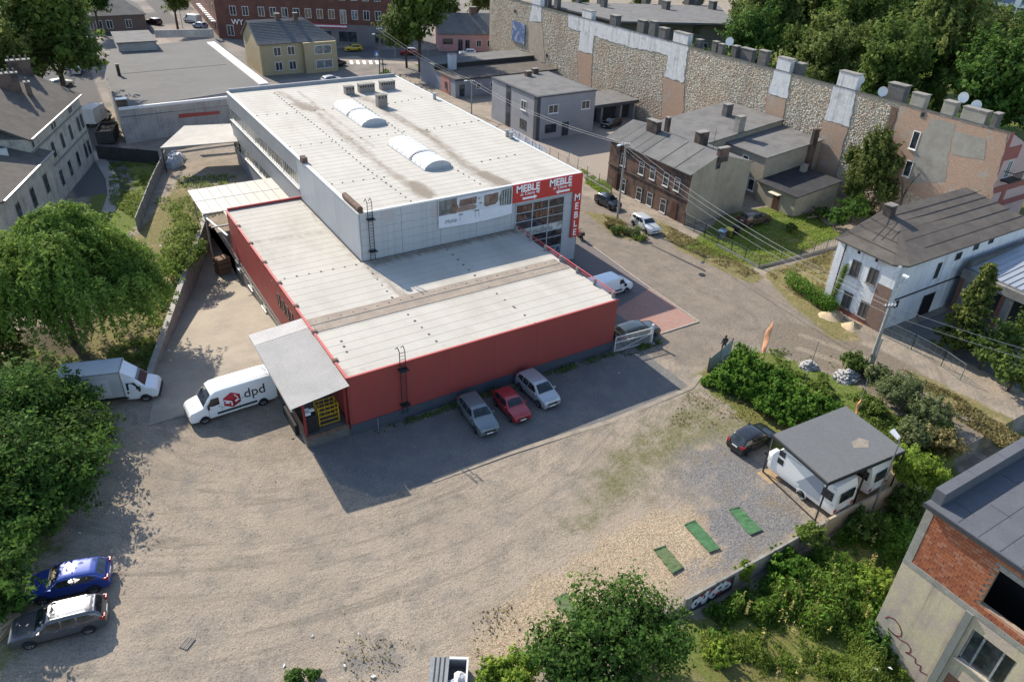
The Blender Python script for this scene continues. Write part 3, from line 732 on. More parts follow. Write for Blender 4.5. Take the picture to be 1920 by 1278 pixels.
arrow(25.35, 27.15, 8.38, False); arrow(29.4, 31.2, 8.38, True)
sv = thing("shop_sign", "narrow vertical red sign with MEBLE in stacked white letters at the corner", "sign", (31.75, YT-.12, 2.8))
MB().box(31.75, YT-.18, 2.8, 32.78, YT-.1, 8.04).build("sign_board", SIGN_RED, sv)
for k, ch in enumerate("MEBLE"): text(ch, 1.05, (32.26, YT-.19, 7.02-k*1.0), math.pi/2, 0, SIGN_W, sv, .02, align='CENTER', sx=.95)
bn = thing("advertising_banner", "white furniture banner with brown sofa and cabinet pictures on grey wall", "banner", (15.9, YT-.12, 7.0))
m_ = MB(); nbx = 16
for i in range(nbx):
    xa, xb = 15.9+8.25*i/nbx, 15.9+8.25*(i+1)/nbx; f = lambda t: 7.02-.18*math.sin(math.pi*min(1, max(0, (t-15.9)/8.25)))
    m_.add([(xa, YT-.13, f(xa)), (xb, YT-.13, f(xb)), (xb, YT-.13, 9.82), (xa, YT-.13, 9.82)], [(0, 1, 2, 3)])
m_.build("banner_sheet", M("banner_cloth", (.66, .68, .72), (.60, .62, .66), .6, .6, grain=.02), bn)
PB = M("print_brown", (.14, .085, .065), (.22, .15, .12), 2.2, .6); PG = M("print_grey_photo", (.22, .225, .21), (.09, .095, .09), 1.6, .6); PL = M("print_pale_brown", (.30, .22, .18), (.24, .17, .14), 1.5, .6); PK = M("print_black", (.05, .05, .055), rough=.6)
def pr_(pts, mat, nm): 
    m_ = MB(); n = len(pts); m_.add([(x, YT-.14, z) for x, z in pts], [tuple(range(n))]); m_.build(nm, mat, bn)
PBG = M("print_room_wall", (.40, .40, .39), (.30, .30, .29), 1.2, .6)
pr_([(15.95, 8.2), (24.05, 8.0), (24.05, 9.8), (15.95, 9.8)], M("print_pale_sky", (.58, .60, .64), (.50, .52, .56), .9, .6), "picture_ground")
def pr2(pts, mat, nm, k=1):
    m_ = MB(); m_.add([(x, YT-.14-.004*k, z) for x, z in pts], [tuple(range(len(pts)))]); m_.build(nm, mat, bn)
pr2([(15.95, 8.25), (17.9, 8.3), (17.9, 9.78), (15.95, 9.75)], PG, "room_print")
pr2([(17.2, 8.25), (17.75, 8.2), (18.1, 8.7), (17.8, 9.45), (17.3, 9.5)], PB, "sofa_print", 2); pr2([(17.7, 8.28), (19.9, 8.3), (20.1, 8.55), (19.8, 8.8), (18.3, 8.85), (17.9, 8.6)], PL, "sofa_print", 3); pr2([(18.1, 8.85), (20.0, 8.85), (20.1, 9.55), (18.2, 9.5)], PB, "sofa_print", 2)
pr2([(20.9, 8.5), (21.1, 8.3), (22.2, 8.4), (22.5, 8.7), (22.5, 9.55), (20.9, 9.5)], PB, "cabinet_print", 2); pr2([(21.0, 8.75), (21.45, 8.75), (21.45, 9.4), (21.0, 9.4)], PL, "cabinet_print", 3)
pr2([(22.7, 8.15), (24.05, 8.05), (24.05, 9.78), (22.9, 9.7), (22.6, 9.0)], PG, "trees_print", 2)
for k in range(9): x = 22.75+k*.14; pr2([(x, 8.15), (x+.03, 8.15), (x+.05, 9.6), (x+.02, 9.6)], (PK, SIGN_W)[k % 2], "trunk_print", 3)
for x, z, w in ((20.35, 8.75, .3), (19.8, 8.05, .55), (18.1, 7.95, .45), (20.2, 9.25, .25)): pr2([(x, z), (x+w, z), (x+w, z+.1), (x, z+.1)], PK, "table_print", 3)
for x in (18.2, 19.9, 20.3): pr2([(x, 7.35), (x+.03, 7.35), (x+.03, 8.0), (x, 8.0)], PK, "line_print", 2)
text("Meble", .55, (16.5, YT-.145, 7.35), math.pi/2, 0, PK, bn, -.004, shear=.35, ext=.003)
FADE = M("faded_logo", (.40, .37, .38), rough=.5)
for u, v in ((727, 405), (817, 397)):
    p = onY(u, v, YT); MB().disc((p.x, YT-.004, p.z), (0, 1, 0), .62, .012, 24).build("faded_round_logo", FADE, store)

# loading bay under corrugated canopy
dock = thing("loading_bay", "loading bay with grey corrugated canopy and raised dock at the red wall", "loading bay", (-2, 4, 0))
c_fl = g(466, 628, 4.65); c_nl = g(545, 768, 4.65); c_fr = g(567, 596, 5.12); c_nr = g(655, 723, 5.12)
CORR = M("fibre_cement_sheet", (.36, .345, .33), (.32, .31, .295), .4, .85, c3=(.27, .26, .245), s3=.35); CORR_L = M("fibre_cement_pale", (.52, .49, .46), (.46, .43, .40), .8, .85)
def corr(p00, p10, p11, p01, n, amp, mat, name, parent, s0=0., s1=1.):
    """sheet from edge p00-p01 across to p10-p11, waves running along the first edge"""
    vs = []; m_ = MB(); N_ = n*4
    for i in range(N_+1):
        t = s0+(s1-s0)*i/N_; a = p00+(p01-p00)*t; b = p10+(p11-p10)*t; dz = amp*math.sin(2*math.pi*i/4)
        vs += [(a.x, a.y, a.z+dz), (b.x, b.y, b.z+dz), (a.x, a.y, a.z+dz-.03), (b.x, b.y, b.z+dz-.03)]
    fs = []
    for i in range(N_): fs += [(4*i, 4*i+1, 4*i+5, 4*i+4), (4*i+2, 4*i+6, 4*i+7, 4*i+3)]
    m_.add(vs, fs); return m_.build(name, mat, parent)
corr(c_nl, c_nr, c_fr, c_fl, 46, .011, CORR, "canopy_roof", dock, 0, .84); corr(c_nl, c_nr, c_fr, c_fl, 9, .011, CORR_L, "canopy_roof", dock, .843, 1)
xl, xr, y0, y1 = -3.35, -.08, .15, 8.2
MB().box(xl, y0, -.3, xr, y1, 1.05).build("dock_platform", CONC_DARK, dock)
MB().box(xl-.02, y0-.06, .75, xr, y0, 1.08).build("dock_edge", RUST, dock)
RED_ST = M("red_steel", (.22, .03, .03), rough=.6)
for x, y, zt in ((xl+.1, y0+.15, 4.68), (xl+.1, 4.2, 4.68), (xl+.1, 8.0, 4.68), (-.2, y0+.12, 5.0)):
    MB().box(x-.08, y-.08, 1.05, x+.08, y+.08, zt).build("post", RED_ST, dock)
MB().bar((c_nl.x+.05, c_nl.y+.05, 4.5), (c_fl.x+.05, c_fl.y-.05, 4.5), .1, .22).build("eaves_beam", M("pale_beam", (.5, .47, .42)), dock)
MB().box(xl-.04, y0+.3, 1.05, xl+.03, 4.1, 1.9).build("side_screen", RUST, dock)
MB().box(xl-.3, 2.0, -.2, xl-.06, 5.0, .9).build("dock_bumper", BLACK, dock)
MB().box(xl+.2, 8.25, 1.05, -.1, 8.33, 4.6).build("rear_screen", CONC_DARK, dock)
MB().box(xl, 8.2, 0, xl+.12, 8.32, 4.6).build("post", RED_ST, dock)
YEL = M("yellow_paint", (.52, .33, .02), rough=.5)
cg = thing("roll_cage", "yellow tubular roll cage standing on the loading dock", "roll cage", (-1.35, 1.2, 1.05)); m_ = MB()
for x in (-.75, .75):
    for y in (-.45, .45): m_.bar((x, y, .1), (x, y, 1.75), .06)
for z in (.15, .55, .95, 1.35, 1.72):
    for y in (-.45, .45): m_.bar((-.75, y, z), (.75, y, z), .045)
    for x in (-.75, .75): m_.bar((x, -.45, z), (x, .45, z), .045)
for x in (-.4, 0, .4): m_.bar((x, .45, .15), (x, .45, 1.72), .035)
m_.build("cage_frame", YEL, cg, local=True)
for x in (-.65, .65): MB().disc((x, -.35, .06), (1, 0, 0), .06, .05, 10).build("castor", BLACK, cg, local=True)
st = thing("goods_stack", "dark wrapped stack of goods with white parcels on top on the dock corner", "goods stack", (-2.7, .9, 1.05))
for k in range(4): MB().box(-.42+.01*k, -.48, .02+k*.38, .42-.015*k, .48, .38+k*.38).build("carton", BLACK, st, local=True)
for x, y, s_ in ((-.2, -.2, .2), (.2, .1, .17), (-.1, .28, .15)): MB().box(x-s_, y-s_*.7, 1.53, x+s_, y+s_*.7, 1.53+s_*.8).build("parcel", SIGN_W, st, local=True)
# pale yard canopy behind the low wing
yc = thing("yard_canopy", "white translucent panel canopy over the sunken drive behind the red wing", "canopy", (2, 40, 0))
PALE = M("opal_sheet", (.49, .47, .425), (.44, .42, .375), .5, .6, c3=(.46, .44, .38), s3=.25, grain=.05)
base = None
for i in range(9):
    xa = -1.75+i*1.085
    for (ya, yb) in ((34.95, 38.9), (38.93, 42.8), (42.83, 46.75)):
        if xa < -.3 and ya < 38: continue
        if base is None: o = MB().box(.02, .02, 0, 1.065, 3.88, .04).build("roof_panel", PALE, yc, local=True); base = o
        else: o = base.copy(); col.objects.link(o); o.parent = yc
        o.location = (xa-2, ya-40, 3.55+(ya-35)*.008)
m_ = MB()
for y in (35.2, 38.9, 42.8, 46.5): m_.bar((-1.7, y, 3.45), (7.9, y, 3.45), .1, .16)
m_.build("purlin", STEEL, yc)
for x, y in ((-1.5, 39.2), (-1.3, 46.3), (3, 46.3)): MB().bar((x, y, -2.5), (x, y, 3.4), .14).build("post", STEEL, yc)
m_ = MB(); m_.tube([(-1.65, 39.4, 3.3), (-.35, 34.4, 2.6)], .12, 8); m_.build("gutter", ALU, yc)

# ================================================================== STONE-WALLED TENEMENT (right)
WX, WY0, WY1, WZ = 76.5, -2.35, 112.0, 13.9
ten = thing("tenement", "long old tenement with bare rubble stone rear wall and white patched flues", "tenement", (WX, 50, 0))
RUB = M("rubble_mortar", (.40, .345, .27), (.33, .28, .22), .9, .95, bmp=.3)
MB().add([(WX+.05, WY0, 0), (WX+10, WY0, 0), (WX+10, WY1, 0), (WX+.05, WY1, 0), (WX+.05, WY0, WZ), (WX+10, WY0, WZ-4.3), (WX+10, WY1, WZ-4.3), (WX+.05, WY1, WZ)], [(3, 2, 1, 0), (4, 5, 6, 7), (0, 1, 5, 4), (1, 2, 6, 5), (2, 3, 7, 6), (3, 0, 4, 7)]).build("wall", RUB, ten)
TEN_ROOF = MB(); TEN_ROOF.add([(WX-.12, WY0-.1, WZ+.12), (WX-.12, WY1, WZ+.12), (WX+10.2, WY1, WZ-4.2), (WX+10.2, WY0-.1, WZ-4.2), (WX-.12, WY0-.1, WZ), (WX-.12, WY1, WZ)], [(0, 3, 2, 1), (4, 0, 1, 5)]); TEN_ROOF.build("roof", TAR, ten)
def wy(u, v): p = onX(u, v, WX); return p.y, p.z
PLA = M("white_render_patch", (.60, .60, .60), (.52, .52, .53), 1.2, .9, c3=(.30, .28, .26), s3=.5, bmp=.2, streak=.5)
GREYR = M("grey_cement_render", (.30, .285, .25), (.25, .23, .20), .8, .9, c3=(.20, .185, .16), s3=.35, bmp=.2)
BRW = brick_mat("weathered_wall_brick", (.42, .235, .15), (.36, .21, .14), (.40, .34, .27), .3, .1, .02, dark=None, patch=(.36, .32, .27), patch_s=.5, plo=.55, phi=.62)
patches = []          # (y0,y1,z0,z1) kept free of loose stones
def patch(pix, mat, nm, th=.05):
    raw = [wy(u, v) for u, v in pix]; pts = []
    for (ay, az), (by, bz) in zip(raw, raw[1:]+raw[:1]):
        ns = max(1, int(math.hypot(by-ay, bz-az)/.55))
        for k in range(ns):
            t = k/ns; j = .13 if k else .04; pts.append((ay+(by-ay)*t+random.uniform(-j, j), min(WZ, az+(bz-az)*t+random.uniform(-j, j))))
    m_ = MB(); n = len(pts)
    vs = [(WX-th, y, z) for y, z in pts]+[(WX+.06, y, z) for y, z in pts]
    m_.add(vs, [tuple(range(n)), tuple(range(2*n-1, n-1, -1))]+[(i, i+n, (i+1) % n+n, (i+1) % n) for i in range(n)]); m_.build(nm, mat, ten)
    patches.append(pts)
patch([(992, 40), (1015, 42), (1016, 5), (1000, 2)], PLA, "render_patch"); patch([(989, 41), (1016, 44), (1022, 118), (992, 112)], RUB, "render_patch", .03)
patch([(1066, 24), (1090, 32), (1265, 80), (1262, 108), (1230, 98), (1180, 88), (1110, 66), (1066, 52)], PLA, "render_patch")
patch([(1088, 60), (1114, 66), (1111, 101), (1085, 95)], PLA, "render_patch", .06)
patch([(1260, 68), (1292, 77), (1282, 155), (1246, 144)], PLA, "render_patch", .07)
patch([(1083, 97), (1111, 103), (1108, 165), (1084, 158)], BRW, "brick_flue"); patch([(1244, 146), (1284, 158), (1280, 232), (1240, 220)], BRW, "brick_flue")
patch([(1456, 116), (1486, 124), (1477, 185), (1441, 175)], PLA, "render_patch", .07); patch([(1440, 177), (1474, 186), (1463, 250), (1428, 240)], BRW, "brick_flue")
patch([(1568, 148), (1607, 160), (1593, 238), (1546, 224)], PLA, "render_patch", .07); patch([(1543, 226), (1590, 240), (1560, 352), (1522, 338)], BRW, "brick_flue")
patch([(1688, 197), (1891, 250), (1853, 400), (1800, 420), (1660, 330)], BRW, "brick_gable", .05)
patch([(1745, 222), (1790, 232), (1772, 340), (1700, 345), (1715, 290)], GREYR, "cement_patch", .065); patch([(1790, 245), (1850, 262), (1846, 300), (1785, 290)], GREYR, "cement_patch", .068)
patch([(1672, 200), (1684, 203), (1666, 265), (1657, 262)], RUST, "red_edge_strip", .07)
# individual rubble stones, one relief mesh
yy, zz = np.arange(WY0+.3, 111, .27), np.arange(.2, WZ-.25, .185)
A, Bz = np.meshgrid(yy, zz); A = A+((np.arange(len(zz)) % 2)*.26)[:, None]; sy, sz = A.ravel()+rng.uniform(-.08, .08, A.size), Bz.ravel()+rng.uniform(-.05, .05, A.size)
ok = np.ones(sy.size, bool)
for pts in patches: ok &= poly_sd(sy, sz, pts) > .15
sy, sz = sy[ok], sz[ok]; n = len(sy)
hw, hh = rng.uniform(.07, .23, n), rng.uniform(.055, .13, n); dp = rng.uniform(-.03, .022, n)
off = np.array([[-1, -1], [1, -1], [1, 1], [-1, 1]])
outer = np.stack([sy[:, None]+hw[:, None]*off[:, 0]*rng.uniform(.75, 1.1, (n, 4)), sz[:, None]+hh[:, None]*off[:, 1]*rng.uniform(.75, 1.1, (n, 4))], 2)
inner = outer*.72+.28*np.stack([sy, sz], 1)[:, None, :]
V = np.zeros((n, 8, 3)); V[:, :4, 0] = WX+.06; V[:, :4, 1:] = outer; V[:, 4:, 0] = (WX-dp)[:, None]; V[:, 4:, 1:] = inner
b = np.arange(n)[:, None]*8
fq = np.concatenate([b+np.array([4, 7, 6, 5])]+[b+np.array([i, i+4, (i+1) % 4+4, (i+1) % 4]) for i in range(4)], 0)
tn = np.tile(rng.random(n), 5)
mm, N, L, B = node_mat("rubble_stone"); B.inputs["Roughness"].default_value = .95; v = objvec(N); t = attr(N, "tint")
c_ = mixrgb(N, L, ramp(N, L, t, 0, .35), (.31, .265, .205), (.44, .385, .30)); c_ = mixrgb(N, L, ramp(N, L, t, .4, .75), c_, (.54, .49, .40)); c_ = mixrgb(N, L, ramp(N, L, t, .86, .92), c_, (.34, .22, .14))
c_ = mixrgb(N, L, mth(N, L, 'MULTIPLY', ramp(N, L, noise(N, L, v, .22, 5), .48, .66), .6), c_, (.38, .27, .19)); c_ = mixrgb(N, L, mth(N, L, 'MULTIPLY', ramp(N, L, noise(N, L, mapping(N, L, v, scale=(1, 1, .35), loc=(5, 9, 2)), .35, 6, .7), .52, .7), .5), c_, (.24, .215, .18)); L.new(c_, B.inputs["Base Color"])
o = np_mesh("rubble_stones", V.reshape(-1, 3), fq, mm, {"tint": ('FACE', tn)}, parent=ten); o["kind"] = "stuff"
# pink end wall with brown bands, balcony
PINK = M("pink_render", (.50, .36, .34), (.46, .33, .31), .6, .8); BAND = M("red_brown_band", (.30, .10, .085), (.26, .09, .08), .6, .8)
MB().add([(WX+.02, WY0-.12, 0), (WX+10, WY0-.12, 0), (WX+10, WY0-.01, 0), (WX+.02, WY0-.01, 0), (WX+.02, WY0-.12, WZ+.05), (WX+10, WY0-.12, WZ-4.1), (WX+10, WY0-.01, WZ-4.1), (WX+.02, WY0-.01, WZ+.05)], [(3, 2, 1, 0), (4, 5, 6, 7), (0, 1, 5, 4), (1, 2, 6, 5), (2, 3, 7, 6), (3, 0, 4, 7)]).build("end_wall", PINK, ten)
m_ = MB(); m_.box(WX, WY0-.2, 0, WX+.7, WY0-.125, WZ); m_.box(WX+.7, WY0-.2, 10.6, WX+3.6, WY0-.125, 12.1); m_.box(WX+.7, WY0-.2, 6.6, WX+10, WY0-.125, 7.4); m_.box(WX+.7, WY0-.2, 4.6, WX+10, WY0-.125, 5.3); m_.box(WX+3.4, WY0-.2, 5.3, WX+4.2, WY0-.125, 6.6)
m_.build("facade_band", BAND, ten)
bl = MB().box(WX+1.8, WY0-1.3, 8.1, WX+4.2, WY0-.13, 8.3).build("balcony", DARK_STEEL, ten); m_ = MB()
for k in range(12): m_.bar((WX+1.85+k*.2, WY0-1.27, 8.3), (WX+1.85+k*.2, WY0-1.27, 9.25), .04)
m_.bar((WX+1.8, WY0-1.27, 9.27), (WX+4.2, WY0-1.27, 9.27), .07); m_.bar((WX+1.83, WY0-1.27, 9.27), (WX+1.83, WY0-.15, 9.27), .07); m_.build("railing", DARK_STEEL, bl)
window(ten, 'y', WY0-.13, WX+2.6, 8.35, 1.0, 2.1, sill=False)
for (u, v, w, h) in ((1716, 263, .95, 2.2), (1703, 316, .95, 2.0)):
    y, z = wy(u, v); window(ten, 'x', WX-.06, y, z-h/2, w, h, mull=0)
for (u, v) in ((1731, 216), (1026, 105), (966, 22)):
    y, z = wy(u, v); window(ten, 'x', WX-.06, y, z-.3, .6, .7, frame=CONC_DARK, mull=0, sill=False)
# flue stacks along the wall top
for (u0, u1, v, h, mat_) in ((998, 1014, 4, 1.9, PLA), (1092, 1110, 30, 1.4, PLA), (1262, 1290, 77, 1.6, PLA), (1457, 1483, 122, 1.7, PLA), (1569, 1607, 158, 1.9, PLA), (1704, 1731, 200, 1.5, GREYR), (1763, 1788, 213, 1.5, GREYR), (1799, 1848, 224, 1.4, GREYR), (1855, 1866, 236, 1.5, CONC_DARK)):
    ya, yb = wy(u0, v)[0], wy(u1, v)[0]
    chimney(ten, WX+.42, (ya+yb)/2, WZ-.2, WZ+h, 1.0, abs(yb-ya), mat_)
for (u, v, sx, sy_, h, off_) in ((1020, 5, .8, 1.2, 1.6, 4), (1153, 48, 1.2, 1.8, 1.6, 3), (1203, 62, .9, 1.8, 1.9, 3), (1224, 68, .9, 1.6, 2.2, 3), (1243, 66, .8, .7, 1.6, 2), (1244, 70, 1.0, 1.6, 1.7, 1.2), (1311, 88, .8, .9, 1.3, 1.3), (1340, 98, .7, .9, 1.6, 1.4), (1352, 101, .7, .9, 1.5, 1.1), (1432, 112, .9, 1.5, 2.0, 1.6), (1500, 130, 1.0, 1.2, 1.6, 1.2), (1680, 185, 1.2, 2.4, 1.9, 3), (1404, 95, .9, 2.4, 1.6, 3), (1380, 92, .9, 1.0, 1.6, 2.5)):
    p = onX(u, v, WX+off_); chimney(ten, p.x, p.y, WZ-1.0, WZ-.14*off_+h-.1, sx, sy_, CONC_DARK)
for (u, v) in ((1655, 172), (1612, 150), (1806, 183), (1830, 198), (1368, 78)): p = onX(u, v, WX+1.3); dish(ten, p, (-.6, -.75, .25), .62)

# ================================================================== tenement block behind, big store, far houses
def px_prism(nm, pix, z, mat, parent, z0=0.0, th=None):
    poly = [gxy(u, v, z) for u, v in pix]; a = sum(poly[i][0]*poly[(i+1) % len(poly)][1]-poly[(i+1) % len(poly)][0]*poly[i][1] for i in range(len(poly)))
    if a < 0: poly = poly[::-1]
    return MB().prism(poly, z0, z).build(nm, mat, parent), poly
apt = thing("apartment_block", "grey rendered apartment block with dark roof behind the stone wall", "apartment block", (*gxy(1270, 60, 11), 0))
_, poly = px_prism("wall", [(1165, 38), (1375, 43), (1345, 14), (1010, 6)], 11.2, M("grey_brown_render", (.24, .22, .19), (.20, .185, .16), .5, c3=(.15, .14, .125), s3=.3), apt)
pr2, _ = px_prism("roof", [(1158, 40), (1380, 45), (1348, 11), (1000, 3)], 11.55, TAR_GREY, apt, 11.2)
pA, pB = Vector((*gxy(1165, 38, 11.2), 0)), Vector((*gxy(1375, 43, 11.2), 0)); dAB = (pB-pA).normalized(); nAB = Vector((dAB.y, -dAB.x, 0))
if nAB.dot(Vector((-1, -1, 0))) < 0: nAB = -nAB
def face_window(parent, p, d, nrm, w, h, z, pane=None, frame=None):
    q = lambda s_, dz, o_: tuple(p+d*s_+nrm*o_+Vector((0, 0, z+dz)))
    m_ = MB(); m_.add([q(-w/2-.1, -.1, .03), q(w/2+.1, -.1, .03), q(w/2+.1, h+.1, .03), q(-w/2-.1, h+.1, .03)], [(0, 1, 2, 3)]); f_ = m_.build("window", frame or WHITE, parent)
    m_ = MB(); m_.add([q(-w/2, 0, .06), q(-.05, 0, .06), q(-.05, h, .06), q(-w/2, h, .06), q(.05, 0, .06), q(w/2, 0, .06), q(w/2, h, .06), q(.05, h, .06)], [(0, 1, 2, 3), (4, 5, 6, 7)]); m_.build("pane", pane or GLASS, f_)
L_ = (pB-pA).length
for t in (.3, .68, .95): face_window(apt, pA+dAB*(L_*t), dAB, nAB, 1.5, 1.2, 8.9, frame=CONC_DARK)
for t in (.3, .6): face_window(apt, pA+dAB*(L_*t+4), dAB, nAB, 1.5, 2.0, 5.0)
for (u, v, s_) in ((1028, 10, 1), (1045, 14, 1), (1085, 6, 1), (1125, 8, 1), (1132, 14, 1), (1210, 6, 1.2), (1240, 10, 1), (1248, 18, 1.2), (1290, 8, 1.3), (1305, 9, 1.6), (1335, 18, 1.2)):
    p = g(u, v, 11.5); chimney(apt, p.x, p.y, 11.3, 13.2, s_, s_*1.3, CONC_DARK)
bs = thing("retail_hall", "large white retail hall beyond the trees at the far car park", "retail hall", (*gxy(1880, 10), 0))
pa, pb = Vector((*gxy(1836, 22), 0)), Vector((*gxy(1990, 40), 0)); d_ = (pb-pa).normalized(); n_ = Vector((-d_.y, d_.x, 0)); n_ = n_ if n_.y > 0 else -n_
poly = [(p.x, p.y) for p in (pa-d_*25, pb+d_*20, pb+d_*20+n_*40, pa-d_*25+n_*40)]
MB().prism(poly, 0, 9).build("wall", M("white_cladding", (.62, .63, .65), grain=.03), bs)
for k in range(12):
    p = pa+d_*(1+k*2.6); q = p+d_*2.2; MB().add([(p.x-n_.x*.05, p.y-n_.y*.05, .4), (q.x-n_.x*.05, q.y-n_.y*.05, .4), (q.x-n_.x*.05, q.y-n_.y*.05, 2.6), (p.x-n_.x*.05, p.y-n_.y*.05, 2.6)], [(0, 1, 2, 3)]).build("window", GLASS, bs)
for k in range(3):
    p = pa+d_*(1+k*11); q = p+d_*9; MB().add([(p.x-n_.x*.06, p.y-n_.y*.06, 3.6), (q.x-n_.x*.06, q.y-n_.y*.06, 3.6), (q.x-n_.x*.06, q.y-n_.y*.06, 8), (p.x-n_.x*.06, p.y-n_.y*.06, 8)], [(0, 1, 2, 3)]).build("blue_cladding", M("blue_cladding", (.12, .17, .30)), bs)
m_ = MB(); pk = [gxy(u, v) for u, v in ((1800, 22), (2100, 60), (2100, 120), (1830, 62))]; m_.add([(x, y, .02) for x, y in pk], [(0, 1, 2, 3)]); tag(m_.build("car_park", M("far_asphalt", (.23, .22, .215), (.19, .185, .18), .1)), kind="structure")

# big brick corner building at the top
bb = thing("brick_corner_building", "big dark red brick corner building with white windows and grey shop floor", "brick building", (45, 160, 0))
P0, P1 = Vector((*gxy(412, 72), 0)), Vector((*gxy(738, 84), 0)); d_ = (P1-P0).normalized(); n_ = Vector((d_.y, -d_.x, 0)); n_ = n_ if n_.y < 0 else -n_
P3 = Vector((*gxy(352, 0), 0)); Lb = (P1-P0).length
def prism_v(nm, pts, z0, z1, mat, parent): 
    poly = [(p.x, p.y) for p in pts]; a = sum(poly[i][0]*poly[(i+1) % len(poly)][1]-poly[(i+1) % len(poly)][0]*poly[i][1] for i in range(len(poly)))
    return MB().prism(poly if a > 0 else poly[::-1], z0, z1).build(nm, mat, parent)
back = -n_
Pc = P0+(P3-P0)*1.25
prism_v("wall", [P0, P1, P1+back*14, P0+back*14+d_*8, Pc+d_*10, Pc], 0, 17, BRICK_TOP, bb)
SHOPG = M("grey_shop_render", (.20, .185, .19), (.17, .16, .165), .4); Ps = P0+d_*(Lb*.42)
prism_v("shop_floor", [Ps, P1, P1+n_*.15, Ps+n_*.15], 0, 4.1, SHOPG, bb)
for k in range(13):
    s_ = Lb*(.10+.07*k) if k < 2 else Lb*(.26+.066*(k-2)); w_ = 1.3
    tall = k in (5, 9)
    face_window(bb, P0+d_*s_, d_, n_, w_, 2.9 if tall else 1.9, 4.4 if tall else 5.4, GLASS_L if k in (9, 10) else GLASS)
    face_window(bb, P0+d_*s_, d_, n_, w_, 1.9, 9.6)
for k in range(2): face_window(bb, P0+d_*(Lb*(.07+.11*k)), d_, n_, 1.4, 2.2, .8)
for s_, w_ in ((.52, 3.2), (.62, 2.2), (.74, 4.2), (.92, 2.0)): face_window(bb, P0+d_*(Lb*s_)+n_*.16, d_, n_, w_, 2.3, .3, GLASS, SHOPG)
dl = (P3-P0).normalized(); nl = Vector((-dl.y, dl.x, 0)); nl = nl if nl.x < 0 else -nl
for k in range(9):
    for z in (1.2, 5.4, 9.6): face_window(bb, P0+dl*(4+k*6), dl, nl, 1.5, 1.9, z)
fs_ = thing("shop_sign", "thin red sign strip over the shop of the brick corner building", "sign", tuple(P0+d_*(Lb*.63)+n_*.2+Vector((0, 0, 3.6))))
A_, B_ = P0+d_*(Lb*.54)+n_*.28, P0+d_*(Lb*.74)+n_*.28; MB().bar((A_.x, A_.y, 3.75), (B_.x, B_.y, 3.75), .12, .95).build("sign_board", M("crimson_sign", (.36, .06, .09)), fs_)
for k in range(9):
    q = A_+(B_-A_)*(.06+k*.105)+n_*.08; q2 = q+d_*.85; MB().bar((q.x, q.y, 3.75), (q2.x, q2.y, 3.75), .03, .35).build("lettering", SIGN_W, fs_)
wq = P0+d_*(Lb*.085)+n_*.3; text("WY", 1.7, (wq.x, wq.y, 3.3), math.pi/2, math.atan2(d_.y, d_.x), SIGN_W, bb, .02)
# white awnings along the side street
for k in range(10):
    p = P0+dl*(1.5+k*3.0)+nl*.6; q = p+dl*1.6; MB().bar((p.x, p.y, 3.6), (q.x, q.y, 3.6), 1.0, .15).build("window_awning", SIGN_W, bb)

def gable_house(nm, label, cat, p0, p1, depth, eave, ridge, wall, roof, hip=0.0, over=.4, rz_at=.5, back=None, walls_name="wall"):
    """p0->p1 is the front foot; ridge parallel to it"""
    p0, p1 = Vector((p0[0], p0[1], 0)), Vector((p1[0], p1[1], 0)); d = (p1-p0).normalized(); Lh = (p1-p0).length
    nb = Vector((-d.y, d.x, 0)); nb = nb if nb.dot(p0-Vector((CAM.x, CAM.y, 0))) > 0 else -nb
    h = thing(nm, label, cat, tuple((p0+p1)/2+nb*depth/2)); w = []
    q = lambda s, t, z: tuple(p0+d*s+nb*t+Vector((0, 0, z)))
    m_ = MB(); rt = depth*rz_at
    hp = hip; h0_, h1_ = hip if isinstance(hip, tuple) else (hip, hip)
    vs = [q(0, 0, -.5), q(Lh, 0, -.5), q(Lh, depth, -.5), q(0, depth, -.5), q(0, 0, eave), q(Lh, 0, eave), q(Lh, depth, eave), q(0, depth, eave)]
    fs = [(0, 1, 5, 4), (1, 2, 6, 5), (2, 3, 7, 6), (3, 0, 4, 7)]
    if not hp:
        vs += [q(0, rt, ridge-.1), q(Lh, rt, ridge-.1)]; fs = [(0, 1, 5, 4), (2, 3, 7, 6), (1, 2, 6, 9, 5), (3, 0, 4, 8, 7)]
    if isinstance(hip, tuple): vs += [q(0, rt, ridge-.1)]; fs[3] = (3, 0, 4, 8, 7)
    m_.add(vs, fs); m_.build(walls_name, wall, h)
    o_ = over; m_ = MB(); sl = (ridge-eave)/rt; sb = (ridge-eave)/(depth-rt)
    e0, e1 = eave-sl*o_+.05, eave-sb*o_+.05
    if hp: vs = [q(-o_, -o_, e0), q(Lh+o_, -o_, e0), q(Lh+o_, depth+o_, e1), q(-o_, depth+o_, e1), q(h0_ if h0_ > .1 else -o_, rt, ridge), q(Lh-h1_, rt, ridge)]; fs = [(0, 1, 5, 4), (1, 2, 5), (2, 3, 4, 5)]+([] if isinstance(hip, tuple) else [(3, 0, 4)])
    else: vs = [q(-o_, -o_, e0), q(Lh+o_, -o_, e0), q(Lh+o_, depth+o_, e1), q(-o_, depth+o_, e1), q(-o_, rt, ridge), q(Lh+o_, rt, ridge)]; fs = [(0, 1, 5, 4), (2, 3, 4, 5)]
    n0 = len(vs); vs2 = vs+[(x, y, z-.16) for x, y, z in vs]; fs2 = fs+[tuple(i+n0 for i in f[::-1]) for f in fs]
    rim = [0, 1, 2, 3, 4] if isinstance(hip, tuple) else [0, 1, 2, 3] if hp else [0, 1, 5, 2, 3, 4]
    for i in range(len(rim)): a, b = rim[i], rim[(i+1) % len(rim)]; fs2.append((a, a+n0, b+n0, b))
    m_.add(vs2, fs2); ro = m_.build("roof", roof, h)
    return h, q, d, -nb, Lh, ro
